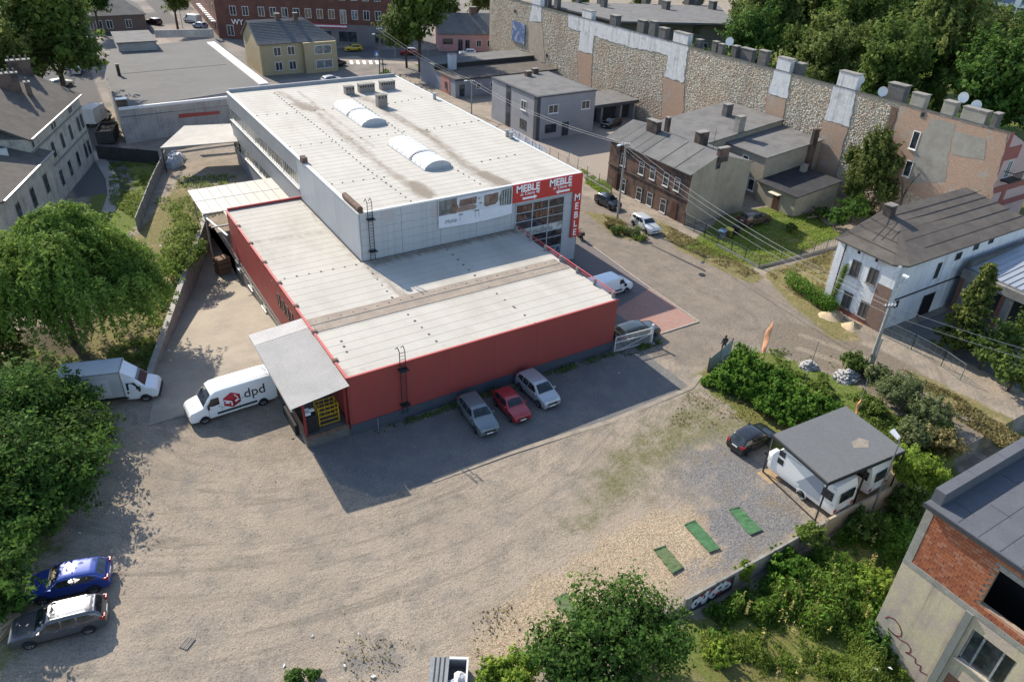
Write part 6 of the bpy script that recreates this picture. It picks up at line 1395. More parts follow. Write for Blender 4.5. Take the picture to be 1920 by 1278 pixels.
# ---- box trucks
def box_truck(label, pos, ang, Lb, Hb, cabmat, boxmat, group=None):
    r = thing("box_truck", label, "truck", (pos[0], pos[1], .02), ang, group); Wd = 2.0
    Lc = 2.35; prof = [(0, .34), (.03, .44), (.08, .50), (.30, .60), (.36, .63), (.54, .86), (.66, .97), (.8, 1.0), (1, 1.0)]; prof = [(t, z*2.2) for t, z in prof]
    m_, hw_ = loft_body(prof, Lc, Wd, .32, 1.15, .12, plan=.10, n=20, edge=.12); off = Vector((Lb/2+Lc/2-.02, 0, 0))
    m_.v = [tuple(Vector(q_)+off) for q_ in m_.v]; m_.build("cab", cabmat, r, local=True, smooth=True, sharp=38); X_ = lambda t: off.x+Lc/2-t*Lc
    m2 = MB()
    for i in range(4):
        ta, tb = .37+.25*i/4, .37+.25*(i+1)/4; za, zb_ = interp(prof, ta), interp(prof, tb); wa, wb = hw_(ta, za)*.86, hw_(tb, zb_)*.82
        m2.quad((X_(ta)+.012, wa, za+.03), (X_(tb)+.012, wb, zb_+.03), (X_(tb)+.012, -wb, zb_+.03), (X_(ta)+.012, -wa, za+.03))
    m2.build("windscreen", AUTO_G, r, local=True)
    MB().box(-Lb/2, -Wd/2-.06, .75, Lb/2, Wd/2+.06, Hb).build("cargo_box", boxmat, r, local=True)
    m2 = MB()
    for s in (1, -1):
        y = s*(Wd/2+.065)
        for xx in (-Lb/2, Lb/2-.06): m2.box(xx, y-.015, .75, xx+.06, y+.015, Hb+.01)
        m2.box(-Lb/2, y-.015, Hb-.06, Lb/2, y+.015, Hb+.012)
    m2.box(Lb/2-.06, -Wd/2-.07, Hb, Lb/2+.01, Wd/2+.07, Hb+.02); m2.build("box_edging", STEEL, r, local=True)
    MB().add([(Lb/2, -.88, Hb-.12), (Lb/2, .88, Hb-.12), (Lb/2+.85, .80, 2.15), (Lb/2+.85, -.80, 2.15), (Lb/2, -.9, 2.05), (Lb/2, .9, 2.05)], [(0, 3, 2, 1), (0, 4, 3), (1, 2, 5)]).build("wind_deflector", cabmat, r, local=True)
    for s in (1, -1):
        pts = [(.50, 1.24), (.66, 1.83), (.92, 1.83), (.92, 1.20)]; m2 = MB(); vs = [(X_(t), s*(hw_(t, z)+.012), z) for t, z in pts]; m2.add(vs, [(0, 1, 2, 3)]); m2.build("side_window", AUTO_G, r, local=True)
        MB().box(X_(.52)-.08, s*1.02, 1.15, X_(.52)+.05, s*1.22, 1.5).build("mirror", TRIM, r, local=True)
        MB().disc((X_(.42), s*.90, .38), (0, 1, 0), .42, .14, 18).build("wheel_arch", TRIM, r, local=True); wheel(r, X_(.42), s*.90, .36, .22); wheel(r, -Lb/2+1.1, s*.88, .36, .24)
        m2 = MB(); zf = .95; m2.add([(X_(.005)+.03, s*.5, .78), (X_(.005)+.0, s*.85, .80), (X_(.10), s*.94, .95), (X_(.12), s*.86, 1.08), (X_(.05), s*.5, 1.02)], [(0, 1, 2, 3, 4)]); m2.build("headlight", LAMP, r, local=True)
        MB().box(.1, s*(Wd/2+.06), 1.0, 1.3, s*(Wd/2+.075), 2.45).build("side_door", M("box_door_grey", (.50, .51, .52), grain=.03), r, local=True)
        MB().bar((-Lb/2+1.7, s*.9, .5), (Lb/2+1.2, s*.9, .5), .06, .16).build("side_guard", TRIM, r, local=True)
        MB().disc((X_(.9), s*(hw_(.9, 1.0)+.01), .98), (0, 1, 0), .085, .02, 10).build("fuel_cap", TRIM, r, local=True)
    MB().box(X_(0)-.1, -.9, .3, X_(0)+.06, .9, .62).build("front_bumper", TRIM, r, local=True); MB().box(-Lb/2+.2, -.4, .5, Lb/2+.4, .4, .75).build("chassis", TRIM, r, local=True)
    return r
f = g(276, 751); n = Vector((-math.sin(fa), math.cos(fa), 0)); d = Vector((math.cos(fa), math.sin(fa), 0)); Lb = 4.4
c = f+n*.9-d*(Lb/2+2.35*.58-.02)
box_truck("white box truck with pale grey body half hidden by the bushes", (c.x, c.y), fa, Lb, 3.0, paint("truck_white", (.66, .68, .70), .4), M("truck_body_grey", (.42, .43, .43), (.38, .39, .39), .5, .6, grain=.04))
box_truck("white box truck in the lane between the old villa and flat hall", gxy(180, 235), math.radians(62), 4.0, 3.0, paint("truck_white", (.66, .68, .70), .4), M("truck_body_white", (.62, .62, .62), (.56, .56, .56), .5, .6, grain=.04))
# ---- caravans under the carport
CW = paint("caravan_white", (.74, .74, .73), .35); CG = M("caravan_grey_panel", (.30, .33, .38), rough=.4, grain=.02)
def caravan(label, cx, cy, yaw):
    r = thing("caravan", label, "caravan", (cx, cy, .02), yaw, "caravans under the carport"); r.scale = (1, 1, 1.12); L, Wd, H = 5.6, 2.3, 2.55
    prof = [(0, 1.35), (.02, 1.55), (.10, 2.15), (.17, 2.45), (.25, 2.55), (.85, 2.55), (.95, 2.42), (.985, 2.0), (1, 1.3)]
    m_, hw_ = loft_body(prof, L, Wd, .42, 3, 0, plan=.05, n=24, pexp=10, edge=.08, square=True); m_.build("body", CW, r, local=True, smooth=True, sharp=35); X = lambda t: L/2-t*L
    for s in (1, -1):
        def pan(pts, mat, nm, off=.012): m2 = MB(); m2.add([(X(t), s*(hw_(t, z)+off), z) for t, z in pts], [tuple(range(len(pts)))]); m2.build(nm, mat, r, local=True)
        pan([(.42, .75), (.66, 2.4), (.80, 2.4), (.80, .75)], CG, "grey_panel"); pan([(.80, 1.35), (.80, 2.0), (.95, 2.0), (.95, 1.35)], AUTO_G, "side_window", .018)
        for z in (1.95, 1.35): pan([(.13, z), (.13, z+.42), (.22, z+.42), (.22, z)], AUTO_G, "side_window", .018)
        pan([(.42, .75), (.42, .95), (.50, .95), (.50, .75)], M("hatch_pale", (.62, .62, .60)), "service_hatch")
        pan([(.02, 1.16), (.02, 1.20), (.98, 1.20), (.98, 1.16)], TRIM, "stripe"); pan([(.10, 2.3), (.10, 2.33), (.96, 2.33), (.96, 2.3)], TRIM, "stripe")
        MB().disc((X(.56), s*(Wd/2-.08), .42), (0, 1, 0), .40, .16, 18).build("wheel_arch", CW, r, local=True); wheel(r, X(.56), s*(Wd/2-.04), .32, .2)
        MB().box(X(1)-.02, s*.75, .62, X(1)+.02, s*1.05, .82).build("tail_light", TAIL, r, local=True)
    MB().box(X(1)-.05, -.72, 1.25, X(1)+.02, .72, 1.95).build("rear_window", AUTO_G, r, local=True); MB().box(X(1)-.03, -.3, .6, X(1)+.03, .3, .75).build("number_plate", PLATE, r, local=True)
    MB().box(X(1)-.02, -1.05, .45, X(1)+.07, 1.05, .6).build("rear_bumper", CW, r, local=True); MB().bar((X(0)-.1, 0, .45), (X(0)+1.1, 0, .45), .1).build("drawbar", DARK_STEEL, r, local=True); MB().box(X(0)+.02, -.5, .5, X(0)+.6, .5, 1.0).build("gas_locker", CW, r, local=True)
    return r
caravan("white caravan with grey side panel at the open edge of the carport", 25.55, -21.1, math.radians(91)); caravan("second caravan standing deeper under the carport behind the first", 29.4, -21.0, math.radians(91))
cp = thing("carport", "flat dark grey roofed carport on thin black posts over two caravans", "carport", (28.3, -20.8, 0))
pk = [g(1450, 815, 3.45), g(1585, 762, 3.45), g(1697, 845, 3.45), g(1553, 905, 3.45)]
MB().prism([(p.x, p.y) for p in pk][::-1], 3.37, 3.51).build("roof", M("carport_felt", (.125, .13, .135), (.11, .115, .12), .5, .9, c3=(.155, .155, .15), s3=.5), cp)
for a_, b_ in ((0, 3), (3, 2), (2, 1), (1, 0)): MB().bar((pk[a_].x, pk[a_].y, 3.30), (pk[b_].x, pk[b_].y, 3.30), .08, .18).build("roof_edge", DARK_STEEL, cp)
for t in (0, .5, 1):
    for a_, b_ in ((0, 1), (3, 2)): q_ = pk[a_]+(pk[b_]-pk[a_])*t; MB().bar((q_.x, q_.y, 0), (q_.x, q_.y, 3.30), .09).build("post", DARK_STEEL, cp)
MB().bar((pk[0].x, pk[0].y, .04), (pk[3].x, pk[3].y, .04), .1, .08).build("base_rail", DARK_STEEL, cp)
m_ = MB(); p = g(1612, 831, 3.52); m_.add([(p.x-.75, p.y-.1, 3.516), (p.x+.2, p.y-.55, 3.516), (p.x+.85, p.y-.1, 3.516), (p.x+.5, p.y+.42, 3.516), (p.x-.4, p.y+.4, 3.516)], [(0, 1, 2, 3, 4)]); m_.build("sand_stain", M("sand_stain", (.27, .23, .18), (.2, .18, .15), 2), cp)
m_ = MB().prism([(23.75, -24.0), (23.75, -18.1), (33.3, -18.3), (33.3, -24.0)], -.1, .012); tag(m_.build("carport_gravel", M("ochre_gravel", (.36, .26, .15), (.28, .21, .13), 3, .95, bmp=.5)), kind="structure")
# motorbike at the store corner
p = g(1090, 452); mb_ = thing("motorbike", "dark motorbike with red parts parked at the grey corner pillar", "motorbike", (p.x+.2, p.y+.6, .0), math.radians(75))
for x in (-.65, .68): MB().disc((x, 0, .32), (0, 1, 0), .32, .13, 16).build("wheel", TYRE, mb_, local=True)
MB().tube([(-.5, 0, .62), (-.1, 0, .78), (.25, 0, .86), (.5, 0, .75)], .16, 8).build("tank", M("bike_red", (.25, .03, .03), rough=.3), mb_, local=True); MB().box(-.75, -.14, .74, -.1, .14, .88).build("seat", TRIM, mb_, local=True)
MB().tube([(.68, 0, .32), (.48, 0, 1.0)], .05, 6).build("fork", STEEL, mb_, local=True); MB().tube([(.45, -.36, 1.05), (.45, .36, 1.05)], .03, 6).build("handlebar", DARK_STEEL, mb_, local=True); MB().box(-.3, -.18, .25, .3, .18, .6).build("engine", DARK_STEEL, mb_, local=True); MB().box(-.98, -.2, .8, -.6, .2, 1.15).build("top_case", TRIM, mb_, local=True)
# ================================================================== VEGETATION
LF = {
 "willow": leaf_mat("leaf_willow", (0.058, 0.109, 0.020), (0.109, 0.192, 0.033), (0.192, 0.282, 0.058), .42),
 "dark": leaf_mat("leaf_dark", (0.028, 0.059, 0.014), (0.056, 0.115, 0.023), (0.109, 0.192, 0.038), .35),
 "mid": leaf_mat("leaf_mid", (0.044, 0.074, 0.018), (0.079, 0.128, 0.028), (0.147, 0.205, 0.049), .4),
 "far": leaf_mat("leaf_far", (0.066, 0.100, 0.028), (0.117, 0.163, 0.044), (0.203, 0.234, 0.071), .45),
 "bright": leaf_mat("leaf_bright", (0.090, 0.149, 0.022), (0.164, 0.257, 0.036), (0.287, 0.367, 0.064), .45),
 "olive": leaf_mat("leaf_olive", (0.083, 0.109, 0.044), (0.141, 0.173, 0.074), (0.218, 0.243, 0.115), .4),
 "conifer": leaf_mat("leaf_conifer", (0.051, 0.079, 0.023), (0.102, 0.134, 0.036), (0.179, 0.198, 0.054), .35),
 "ivy": leaf_mat("leaf_ivy", (0.036, 0.090, 0.013), (0.079, 0.173, 0.023), (0.147, 0.256, 0.041), .4),
 "weed": leaf_mat("leaf_weed", (.075, .130, .024), (.130, .200, .040), (.215, .260, .070), .45),
 "dryw": leaf_mat("leaf_dry", (0.109, 0.102, 0.038), (0.192, 0.166, 0.070), (0.294, 0.243, 0.109), .3),
 "flower": leaf_mat("leaf_flower_spike", (0.256, 0.218, 0.064), (0.410, 0.346, 0.115), (0.512, 0.461, 0.205), .3)}
BARK = M("bark", (.085, .065, .05), (.06, .048, .038), 4, .95, bmp=.4)

def leaves(c, nrm, size, tint, up=.35, jit=.7, nar=1.0):
    """leaf quads at c (n,3) facing roughly nrm"""
    n = len(c); d = nrm+rng.normal(0, jit, (n, 3)); d[:, 2] += up; d /= np.linalg.norm(d, axis=1)[:, None]+1e-9
    a = np.cross(d, rng.normal(0, 1, (n, 3))); a /= np.linalg.norm(a, axis=1)[:, None]+1e-9; b = np.cross(d, a)
    s = (size*rng.uniform(.5, 1.6, n))[:, None]; w = s*rng.uniform(.40, .62, (n, 1))*nar
    q = np.stack([c-a*s, c+b*w, c+a*s, c-b*w], 1)
    return q.reshape(-1, 3), np.arange(4*n).reshape(n, 4), np.repeat(tint, 1)

def clump_points(clumps, per):
    """points on lumpy shells; returns points, outward normals, tint"""
    C, Nn, T = [], [], []
    for (x, y, z, r, rz, t) in clumps:
        n = int(per*r*r) + 12; d = rng.normal(0, 1, (n, 3)); d /= np.linalg.norm(d, axis=1)[:, None]
        rad = rng.uniform(.0, 1, n)**.28; rad *= 1+.13*np.sin(d[:, 0]*5+x)*np.sin(d[:, 1]*5+y*2)
        C.append(np.stack([x+d[:, 0]*r*rad, y+d[:, 1]*r*rad, z+d[:, 2]*rz*rad], 1)); Nn.append(d)
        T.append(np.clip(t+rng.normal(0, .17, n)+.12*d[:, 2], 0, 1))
    return np.concatenate(C), np.concatenate(Nn), np.concatenate(T)

def crown_clumps(cx, cy, cz, rx, ry, rz, k, frac=.38, inner=.62):
    out = []
    for i in range(k):
        d = rng.normal(0, 1, 3); d /= np.linalg.norm(d)
        if d[2] < -.55: d[2] *= -.6
        f = inner*rng.uniform(.75, 1.12); r = frac*min(rx, ry)*rng.uniform(.65, 1.25)
        out.append((cx+d[0]*rx*f, cy+d[1]*ry*f, cz+d[2]*rz*f, r, r*rng.uniform(.7, .95), rng.uniform(.25, .75)))
    out.append((cx, cy, cz, .55*min(rx, ry), .55*rz, .3))
    return out

def sprays(C, R, ns, per, wid, droop=.0, inner=(.2, .6), up=.25, lobes=.30, seed=None, tlo=.1, thi=.8, low=-.35):
    """leafy shoots running from inside a crown to its ragged rim: points, normals, tint"""
    cx, cy, cz = C; rx, ry, rz = R
    d = rng.normal(0, 1, (ns, 3)); d /= np.linalg.norm(d, axis=1)[:, None]; d[:, 2] = np.where(d[:, 2] < low, -d[:, 2]*.6, d[:, 2]); d /= np.linalg.norm(d, axis=1)[:, None]
    ph = rng.uniform(0, 6.28, 6)
    lob = np.sin(d[:, 0]*4.1+ph[0])*np.sin(d[:, 1]*3.7+ph[1])+.7*np.sin(d[:, 2]*5.3+ph[2]+d[:, 0]*3)+.5*np.sin(d[:, 0]*9+ph[3])*np.sin(d[:, 1]*8+ph[4])
    rad = np.clip(.90+lobes*.55*lob+rng.normal(0, .09, ns), .45, 1.28)
    keep = rng.random(ns) < np.clip(.78+.35*lob, .25, 1); d, rad, lob = d[keep], rad[keep], lob[keep]; n = len(d)
    t = rng.uniform(0, 1, (n, per))**.8; st = rng.uniform(*inner, (n, 1)); f = st+(rad[:, None]-st)*t
    side = rng.normal(0, 1, (n, per, 3))*(wid*(1.05-.75*t))[:, :, None]
    P = d[:, None, :]*f[:, :, None]*np.array([rx, ry, rz])+side+np.array([cx, cy, cz]); bend = rng.normal(0, .12, (n, 1, 3))*min(rx, rz)*(t**2)[:, :, None]; P += bend
    P[:, :, 2] += (up*t-droop*t**2)*rz
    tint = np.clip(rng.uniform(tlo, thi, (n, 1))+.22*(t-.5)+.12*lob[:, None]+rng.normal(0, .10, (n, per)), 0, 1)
    nn = d[:, None, :]*.8+side/(wid+1e-6)*.35
    return P.reshape(-1, 3), nn.reshape(-1, 3), tint.ravel()
def spray_crown(name, parts, size, mat, parent, up=.35, jit=.6, floor=None, nar=1.0):
    a = [sprays(**p) for p in parts]; c = np.concatenate([x[0] for x in a]); n = np.concatenate([x[1] for x in a]); t = np.concatenate([x[2] for x in a])
    if floor is not None: k = c[:, 2] > floor+.03; c, n, t = c[k], n[k], t[k]
    v, f, tt = leaves(c, n, size, t, up, jit, nar); return np_mesh(name, v, f, LF[mat], {"tint": ('FACE', tt)}, parent=parent)

def foliage(name, clumps, per, size, mat, parent=None, up=.35, jit=.7, floor=None):
    c, n, t = clump_points(clumps, per)
    if floor is not None:
        k = c[:, 2] > floor+.03; c, n, t = c[k], n[k], t[k]
    v, f, tt = leaves(c, n, size, t, up, jit)
    return np_mesh(name, v, f, LF[mat], {"tint": ('FACE', tt)}, parent=parent)

def trunk(parent, x, y, z0, z1, r, spread, k=5, name="trunk"):
    m_ = MB(); m_.tube([(x, y, z0-.3), (x+.1*r, y, z0+(z1-z0)*.35), (x-.2*r, y+.2*r, z0+(z1-z0)*.6)], r, 8, r1=r*.7)
    b = Vector((x-.2*r, y+.2*r, z0+(z1-z0)*.55))
    for i in range(k):
        a = 2*math.pi*i/k+random.random(); e = Vector((x+math.cos(a)*spread, y+math.sin(a)*spread, z1*random.uniform(.85, 1.05)))
        m_.tube([b, (b+e)/2+Vector((0, 0, .1*z1)), e], r*.42, 6, r1=r*.12)
    return m_.build(name, BARK, parent, smooth=True)

def tree(label, x, y, h, r, mat, k=14, per=60, size=.22, group=None, name="tree", cz=None, rz=None, tr=None, spread=.42, ry=None, frac=.38, cat="tree", z0=0):
    t = thing(name, label, cat, (x, y, z0), 0, group); rz = rz or r*.85; cz = cz or h-rz; ry = ry or r
    trunk(t, x, y, z0, cz+.2*rz, tr or .035*h, r*spread)
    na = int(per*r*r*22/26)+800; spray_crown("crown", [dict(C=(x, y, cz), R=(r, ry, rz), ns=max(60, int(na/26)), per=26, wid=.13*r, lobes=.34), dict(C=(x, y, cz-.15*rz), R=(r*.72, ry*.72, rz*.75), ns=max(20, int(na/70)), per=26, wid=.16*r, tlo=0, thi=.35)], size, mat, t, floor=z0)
    return t

# ---- big tree on the left
c = g(138, 640); big = thing("willow_tree", "large round mid green tree with dense drooping crown left of the drive", "tree", (c.x, c.y, 0))
trunk(big, c.x, c.y, 0, 7, .42, 4.0, 7)
W_ = []
for (dx, dy, dz, rr, rz_, n_) in ((0, 0, .6, 6.0, 4.3, 260), (-3.6, 2.2, -.2, 4.2, 3.6, 150), (3.8, 1.0, -.8, 4.0, 3.6, 150), (1.2, -3.6, -1.2, 4.2, 3.8, 150), (-3.4, -3.0, -1.4, 4.0, 3.8, 130), (1.0, 4.2, .0, 3.8, 3.4, 120), (4.6, -2.6, -2.0, 3.0, 3.2, 90), (-6.0, .0, -1.2, 3.2, 3.2, 80), (.5, 1.5, 3.0, 2.8, 2.2, 80)):
    W_.append(dict(C=(-15.6+dx, 23.4+dy, 7.3+dz), R=(rr, rr, rz_), ns=int(n_*2.0), per=62, wid=.24, droop=1.15, up=.55, lobes=.40, inner=(.25, .6), tlo=.25, thi=1.0))
spray_crown("crown", W_, .18, "willow", big, up=.2, floor=0, nar=.55)
# ---- conifer on the far left
c = g(8, 690); cn = thing("cypress", "yellow green feathery conifer at the left edge", "conifer", (c.x-.3, c.y, 0)); trunk(cn, c.x-.3, c.y, 0, 5, .2, .8, 4)
cl = []
for k in range(30):
    z = .8+k*.24; rr = 3.1*(1-(z/8.4)**1.5)+.2; a = k*2.4; cl.append(dict(C=(c.x-.3+math.cos(a)*rr*.5, c.y+math.sin(a)*rr*.5, z), R=(1.3, 1.3, .7), ns=26, per=34, wid=.14, droop=.5, up=.3, tlo=.2, thi=1))
spray_crown("crown", cl, .13, "conifer", cn, floor=0)
# ---- dark broadleaf trees along the left edge
spots = [(50, 755, 5.2, 3.0, "dark glossy broadleaf tree hiding the rear of the box truck"), (135, 755, 3.4, 1.9, "low dark broadleaf tree at the box truck side door"), (20, 860, 6.0, 3.6, "tall dark broadleaf tree at the left edge below the conifer"),
         (110, 880, 4.6, 2.7, "dark broadleaf tree reaching out over the dirt lot"), (5, 985, 4.2, 2.6, "dark broadleaf tree above the blue hatchback"), (75, 975, 2.6, 1.8, "dark rounded bush between the trees and the blue hatchback"), (-10, 1080, 4.2, 2.2, "dark bush at the bonnet of the blue hatchback"),
         (150, 815, 3.6, 2.4, "dark bush at the lot edge below the box truck"), (120, 915, 3.2, 2.1, "dark bush at the lot edge halfway to the cars"), (50, 905, 5.0, 2.8, "dark broadleaf tree in the middle of the left thicket"), (15, 780, 6.5, 3.2, "dark broadleaf tree at the left edge under the conifer"), (8, 1135, 1.6, 1.2, "low green bush beside the pallets")]
for (u, v, h, r, lab) in spots:
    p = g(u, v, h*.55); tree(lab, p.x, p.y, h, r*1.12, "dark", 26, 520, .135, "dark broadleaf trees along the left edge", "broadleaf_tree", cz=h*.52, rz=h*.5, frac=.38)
# ---- shrub over the retaining wall
sh = thing("yellow_green_shrub", "yellow green sumac shrub hanging over the retaining wall", "shrub", (-5.6, 34, 0)); trunk(sh, -5.6, 34.5, 0, 2.4, .12, 1.2, 5, "stem")
cl = [(*gxy(u, v, z), z, r, r*.8, random.uniform(.3, .95)) for (u, v, z, r) in ((338, 410, 1.9, 1.3), (345, 430, 2.2, 1.3), (325, 445, 1.9, 1.4), (350, 455, 2.0, 1.3), (330, 475, 1.8, 1.3), (345, 490, 1.5, 1.1), (318, 500, 1.3, 1.0), (362, 428, 2.0, .9), (372, 468, 1.7, .8), (380, 455, 2.0, .5), (378, 470, 1.6, .5), (365, 480, 1.4, .7), (330, 392, 1.8, 1.0), (318, 470, 1.5, 1.0))]
foliage("foliage", cl, 330, .13, "weed", sh, up=.1)
# ---- ivy mass over the fence by the carport
iv = thing("ivy_hedge", "dense bright green ivy thicket smothering the fence behind the carport", "hedge", (*gxy(1450, 740), 0))
cl = []
for (u, v, z, r, rz) in ((1388, 672, 1.9, .9, 1.0), (1395, 680, 2.0, 1.1, 1.1), (1384, 690, 1.5, 1.0, 1.1), (1400, 705, 1.4, 1.3, 1.1), (1352, 706, .5, .7, .5), (1328, 714, .3, .5, .3), (1430, 705, 1.7, 1.2, 1.0), (1370, 712, .8, 1.3, .8), (1425, 728, 1.2, 1.3, 1.0), (1460, 720, 1.7, 1.1, 1.0), (1455, 745, 1.1, 1.3, 1.0), (1490, 740, 1.6, 1.1, .95), (1485, 762, 1.0, 1.2, .9), (1515, 757, 1.5, 1.1, .9), (1512, 780, .9, 1.1, .8), (1545, 772, 1.3, 1.1, .9), (1400, 725, .8, 1.1, .7), (1440, 765, .6, 1.0, .6), (1475, 785, .6, 1.0, .6), (1535, 795, .7, .9, .6), (1358, 712, .5, .8, .5), (1565, 775, 1.0, .9, .8)):
    x, y = gxy(u, v, z); cl.append((x, y, z, r, rz, random.uniform(.2, .8)))
    if v < 750: cl.append((x, y, z*.45, r*1.05, z*.5, random.uniform(.15, .5)))
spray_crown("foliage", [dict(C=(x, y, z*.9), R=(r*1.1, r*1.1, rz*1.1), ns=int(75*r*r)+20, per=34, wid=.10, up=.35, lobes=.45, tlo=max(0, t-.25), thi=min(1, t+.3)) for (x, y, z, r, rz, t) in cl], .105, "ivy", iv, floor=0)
# ---- bushes between carport and lane
for (u, v, z, r, rz, m_, lab) in ((1690, 735, 1.2, 1.9, 1.3, "olive", "grey green willow bush beside the rubble heap"), (1745, 770, 1.1, 1.7, 1.2, "olive", "grey green bush at the edge of the rutted lane"), (1650, 705, 1.0, 1.3, 1.0, "olive", "small grey green bush at the foot of the ivy covered pole"), (1600, 680, .8, 1.3, .8, "mid", "low green bush between the two rubble heaps"),
                              (1715, 815, 1.0, 1.5, 1.1, "olive", "olive bush behind the carport roof corner"), (1770, 830, .9, 1.5, 1.0, "dryw", "dry reddish bush with dead stems by the lane"), (1705, 880, 1.7, 1.5, 1.7, "bright", "bright green young tree at the carport corner by the white wall"), (1740, 900, 1.3, 1.3, 1.4, "bright", "bright green shrub between the carport and the unfinished building"), (1630, 760, .6, 1.3, .6, "weed", "low yellow green weeds at the orange flag")):
    x, y = gxy(u, v, z); t = thing("bush", lab, "bush", (x, y, 0), 0, "bushes between the carport and the lane"); trunk(t, x, y, 0, z, .06, .5, 4, "stem")
    spray_crown("foliage", [dict(C=(x, y, z*.75), R=(r, r, rz), ns=int(95*r), per=34, wid=.12*r, up=.35, lobes=.36)], .10, m_, t, floor=0)
# ---- right edge thicket, conifer, hedge
for k, (u, v, z, r, lab) in enumerate(((1850, 660, 1.8, 2.4, "dark green thicket bush along the lane fence"), (1905, 700, 1.8, 2.4, "dark green thicket bush at the right edge of the lane"), (1905, 640, 2.2, 2.2, "taller green bush in front of the open hall"), (1800, 640, 1.2, 1.6, "low dark bush at the gate of the white house yard"))):
    x, y = gxy(u, v, z); tree(lab, x, y, z*2, r, "mid", 14, 320, .15, "thicket along the lane fence", "bush", cz=z, rz=z, cat="bush")
x, y = gxy(1790, 660); ct = thing("thuja_tree", "tall ragged thuja conifer in the yard beside the white house", "conifer", (x, y, 0)); trunk(ct, x, y, 0, 7, .2, .5, 4)
cl = []
for k in range(44):
    z = .6+k*.185; rr = (2.2*(1-(z/8.9)**1.3)+.25)*random.uniform(.6, 1.15); a = k*2.4+random.random(); cl.append(dict(C=(x+math.cos(a)*rr*.6, y+math.sin(a)*rr*.6, z), R=(.95 if z < 6.5 else .5,)*2+(.6,), ns=20, per=32, wid=.11, droop=.3, up=.4, tlo=.1, thi=.95))
for k in range(4): cl.append(dict(C=(x+.3*k, y-.25*k, 6.4+.12*k), R=(.5, .5, .3), ns=12, per=26, wid=.08, up=.2, tlo=.4, thi=1))
spray_crown("crown", cl, .115, "conifer", ct, floor=0)
hd = thing("privet_hedge", "short clipped green hedge in front of the white house", "hedge", (*gxy(1510, 540), 0)); cl = []
for k in range(9):
    p = g(1483+k*9.5, 522+k*6.5, .9); cl.append((p.x, p.y, .95, .75, .95, random.uniform(.3, .7)))
p = g(1565, 560, .6); cl.append((p.x-.4, p.y, .7, .6, .7, .5)); foliage("foliage", cl, 500, .11, "ivy", hd, floor=0)
cr = thing("wall_creeper", "thin green creeper climbing the white house corner", "creeper", (49.4, -4.1, 0)); foliage("foliage", [(49.3, -4.2-.05*k, .6+.42*k, .28, .32, random.uniform(.3, .8)) for k in range(11)], 1500, .07, "weed", cr)
# ---- ivy covered tree on the stone wall and garden bushes
x, y = gxy(1630, 395); it = thing("ivy_tree", "tall ivy covered tree growing against the brick gable", "tree", (73.8, 5.5, 0)); trunk(it, 73.8, 5.5, 0, 7, .25, 1.2, 5)
I_ = []
for (u, v, r, rz_, n_) in ((1625, 345, 2.9, 4.0, 230), (1640, 300, 2.4, 3.0, 160), (1652, 275, 1.2, 1.7, 50), (1600, 365, 2.0, 2.4, 90), (1672, 325, 1.2, 1.6, 40), (1592, 305, .9, 1.6, 30), (1655, 372, 1.8, 2.0, 80), (1610, 400, 2.0, 1.8, 80)):
    p = onX(u, v, 74.4); I_.append(dict(C=(p.x, p.y, p.z), R=(r*.8, r, rz_), ns=n_, per=40, wid=.26, up=.5, lobes=.4, tlo=.0, thi=.7))
spray_crown("crown", I_, .15, "conifer", it, floor=0)
for (u, v, z, r, m_, lab) in ((1600, 395, 1.6, 2.3, "dark", "dark elder bush between the lean-to and the white house"), (1570, 410, 1.2, 1.6, "dark", "small dark bush by the garden debris"), (1483, 428, .5, .7, "mid", "round low bush in the middle of the garden lawn"), (1540, 400, .7, 1.0, "mid", "low bush beside the lean-to wall")):
    x, y = gxy(u, v, z); tree(lab, x, y, z*2, r, m_, 11, 240, .15, "garden bushes", "bush", cz=z, rz=z, cat="bush")
# ---- weeds round the pole opposite the brick house
for (u, v, r, z, m_, lab) in ((1160, 430, 1.4, .8, "mid", "green weed clump at the foot of the concrete pole"), (1185, 436, 1.3, .8, "olive", "white flowered weeds next to the silver white estate"), (1200, 446, 1.0, .55, "weed", "yellow green weed tuft at the end of the track verge"), (1140, 422, 1.0, .5, "dryw", "dry grass tuft at the start of the track verge")):
    x, y = gxy(u, v, z*.5); t = thing("weed_clump", lab, "weeds", (x, y, 0), 0, "weed clumps on the track verge"); foliage("foliage", crown_clumps(x, y, z*.6, r, r*.8, z, 7, .45), 500, .10, m_, t, floor=0)
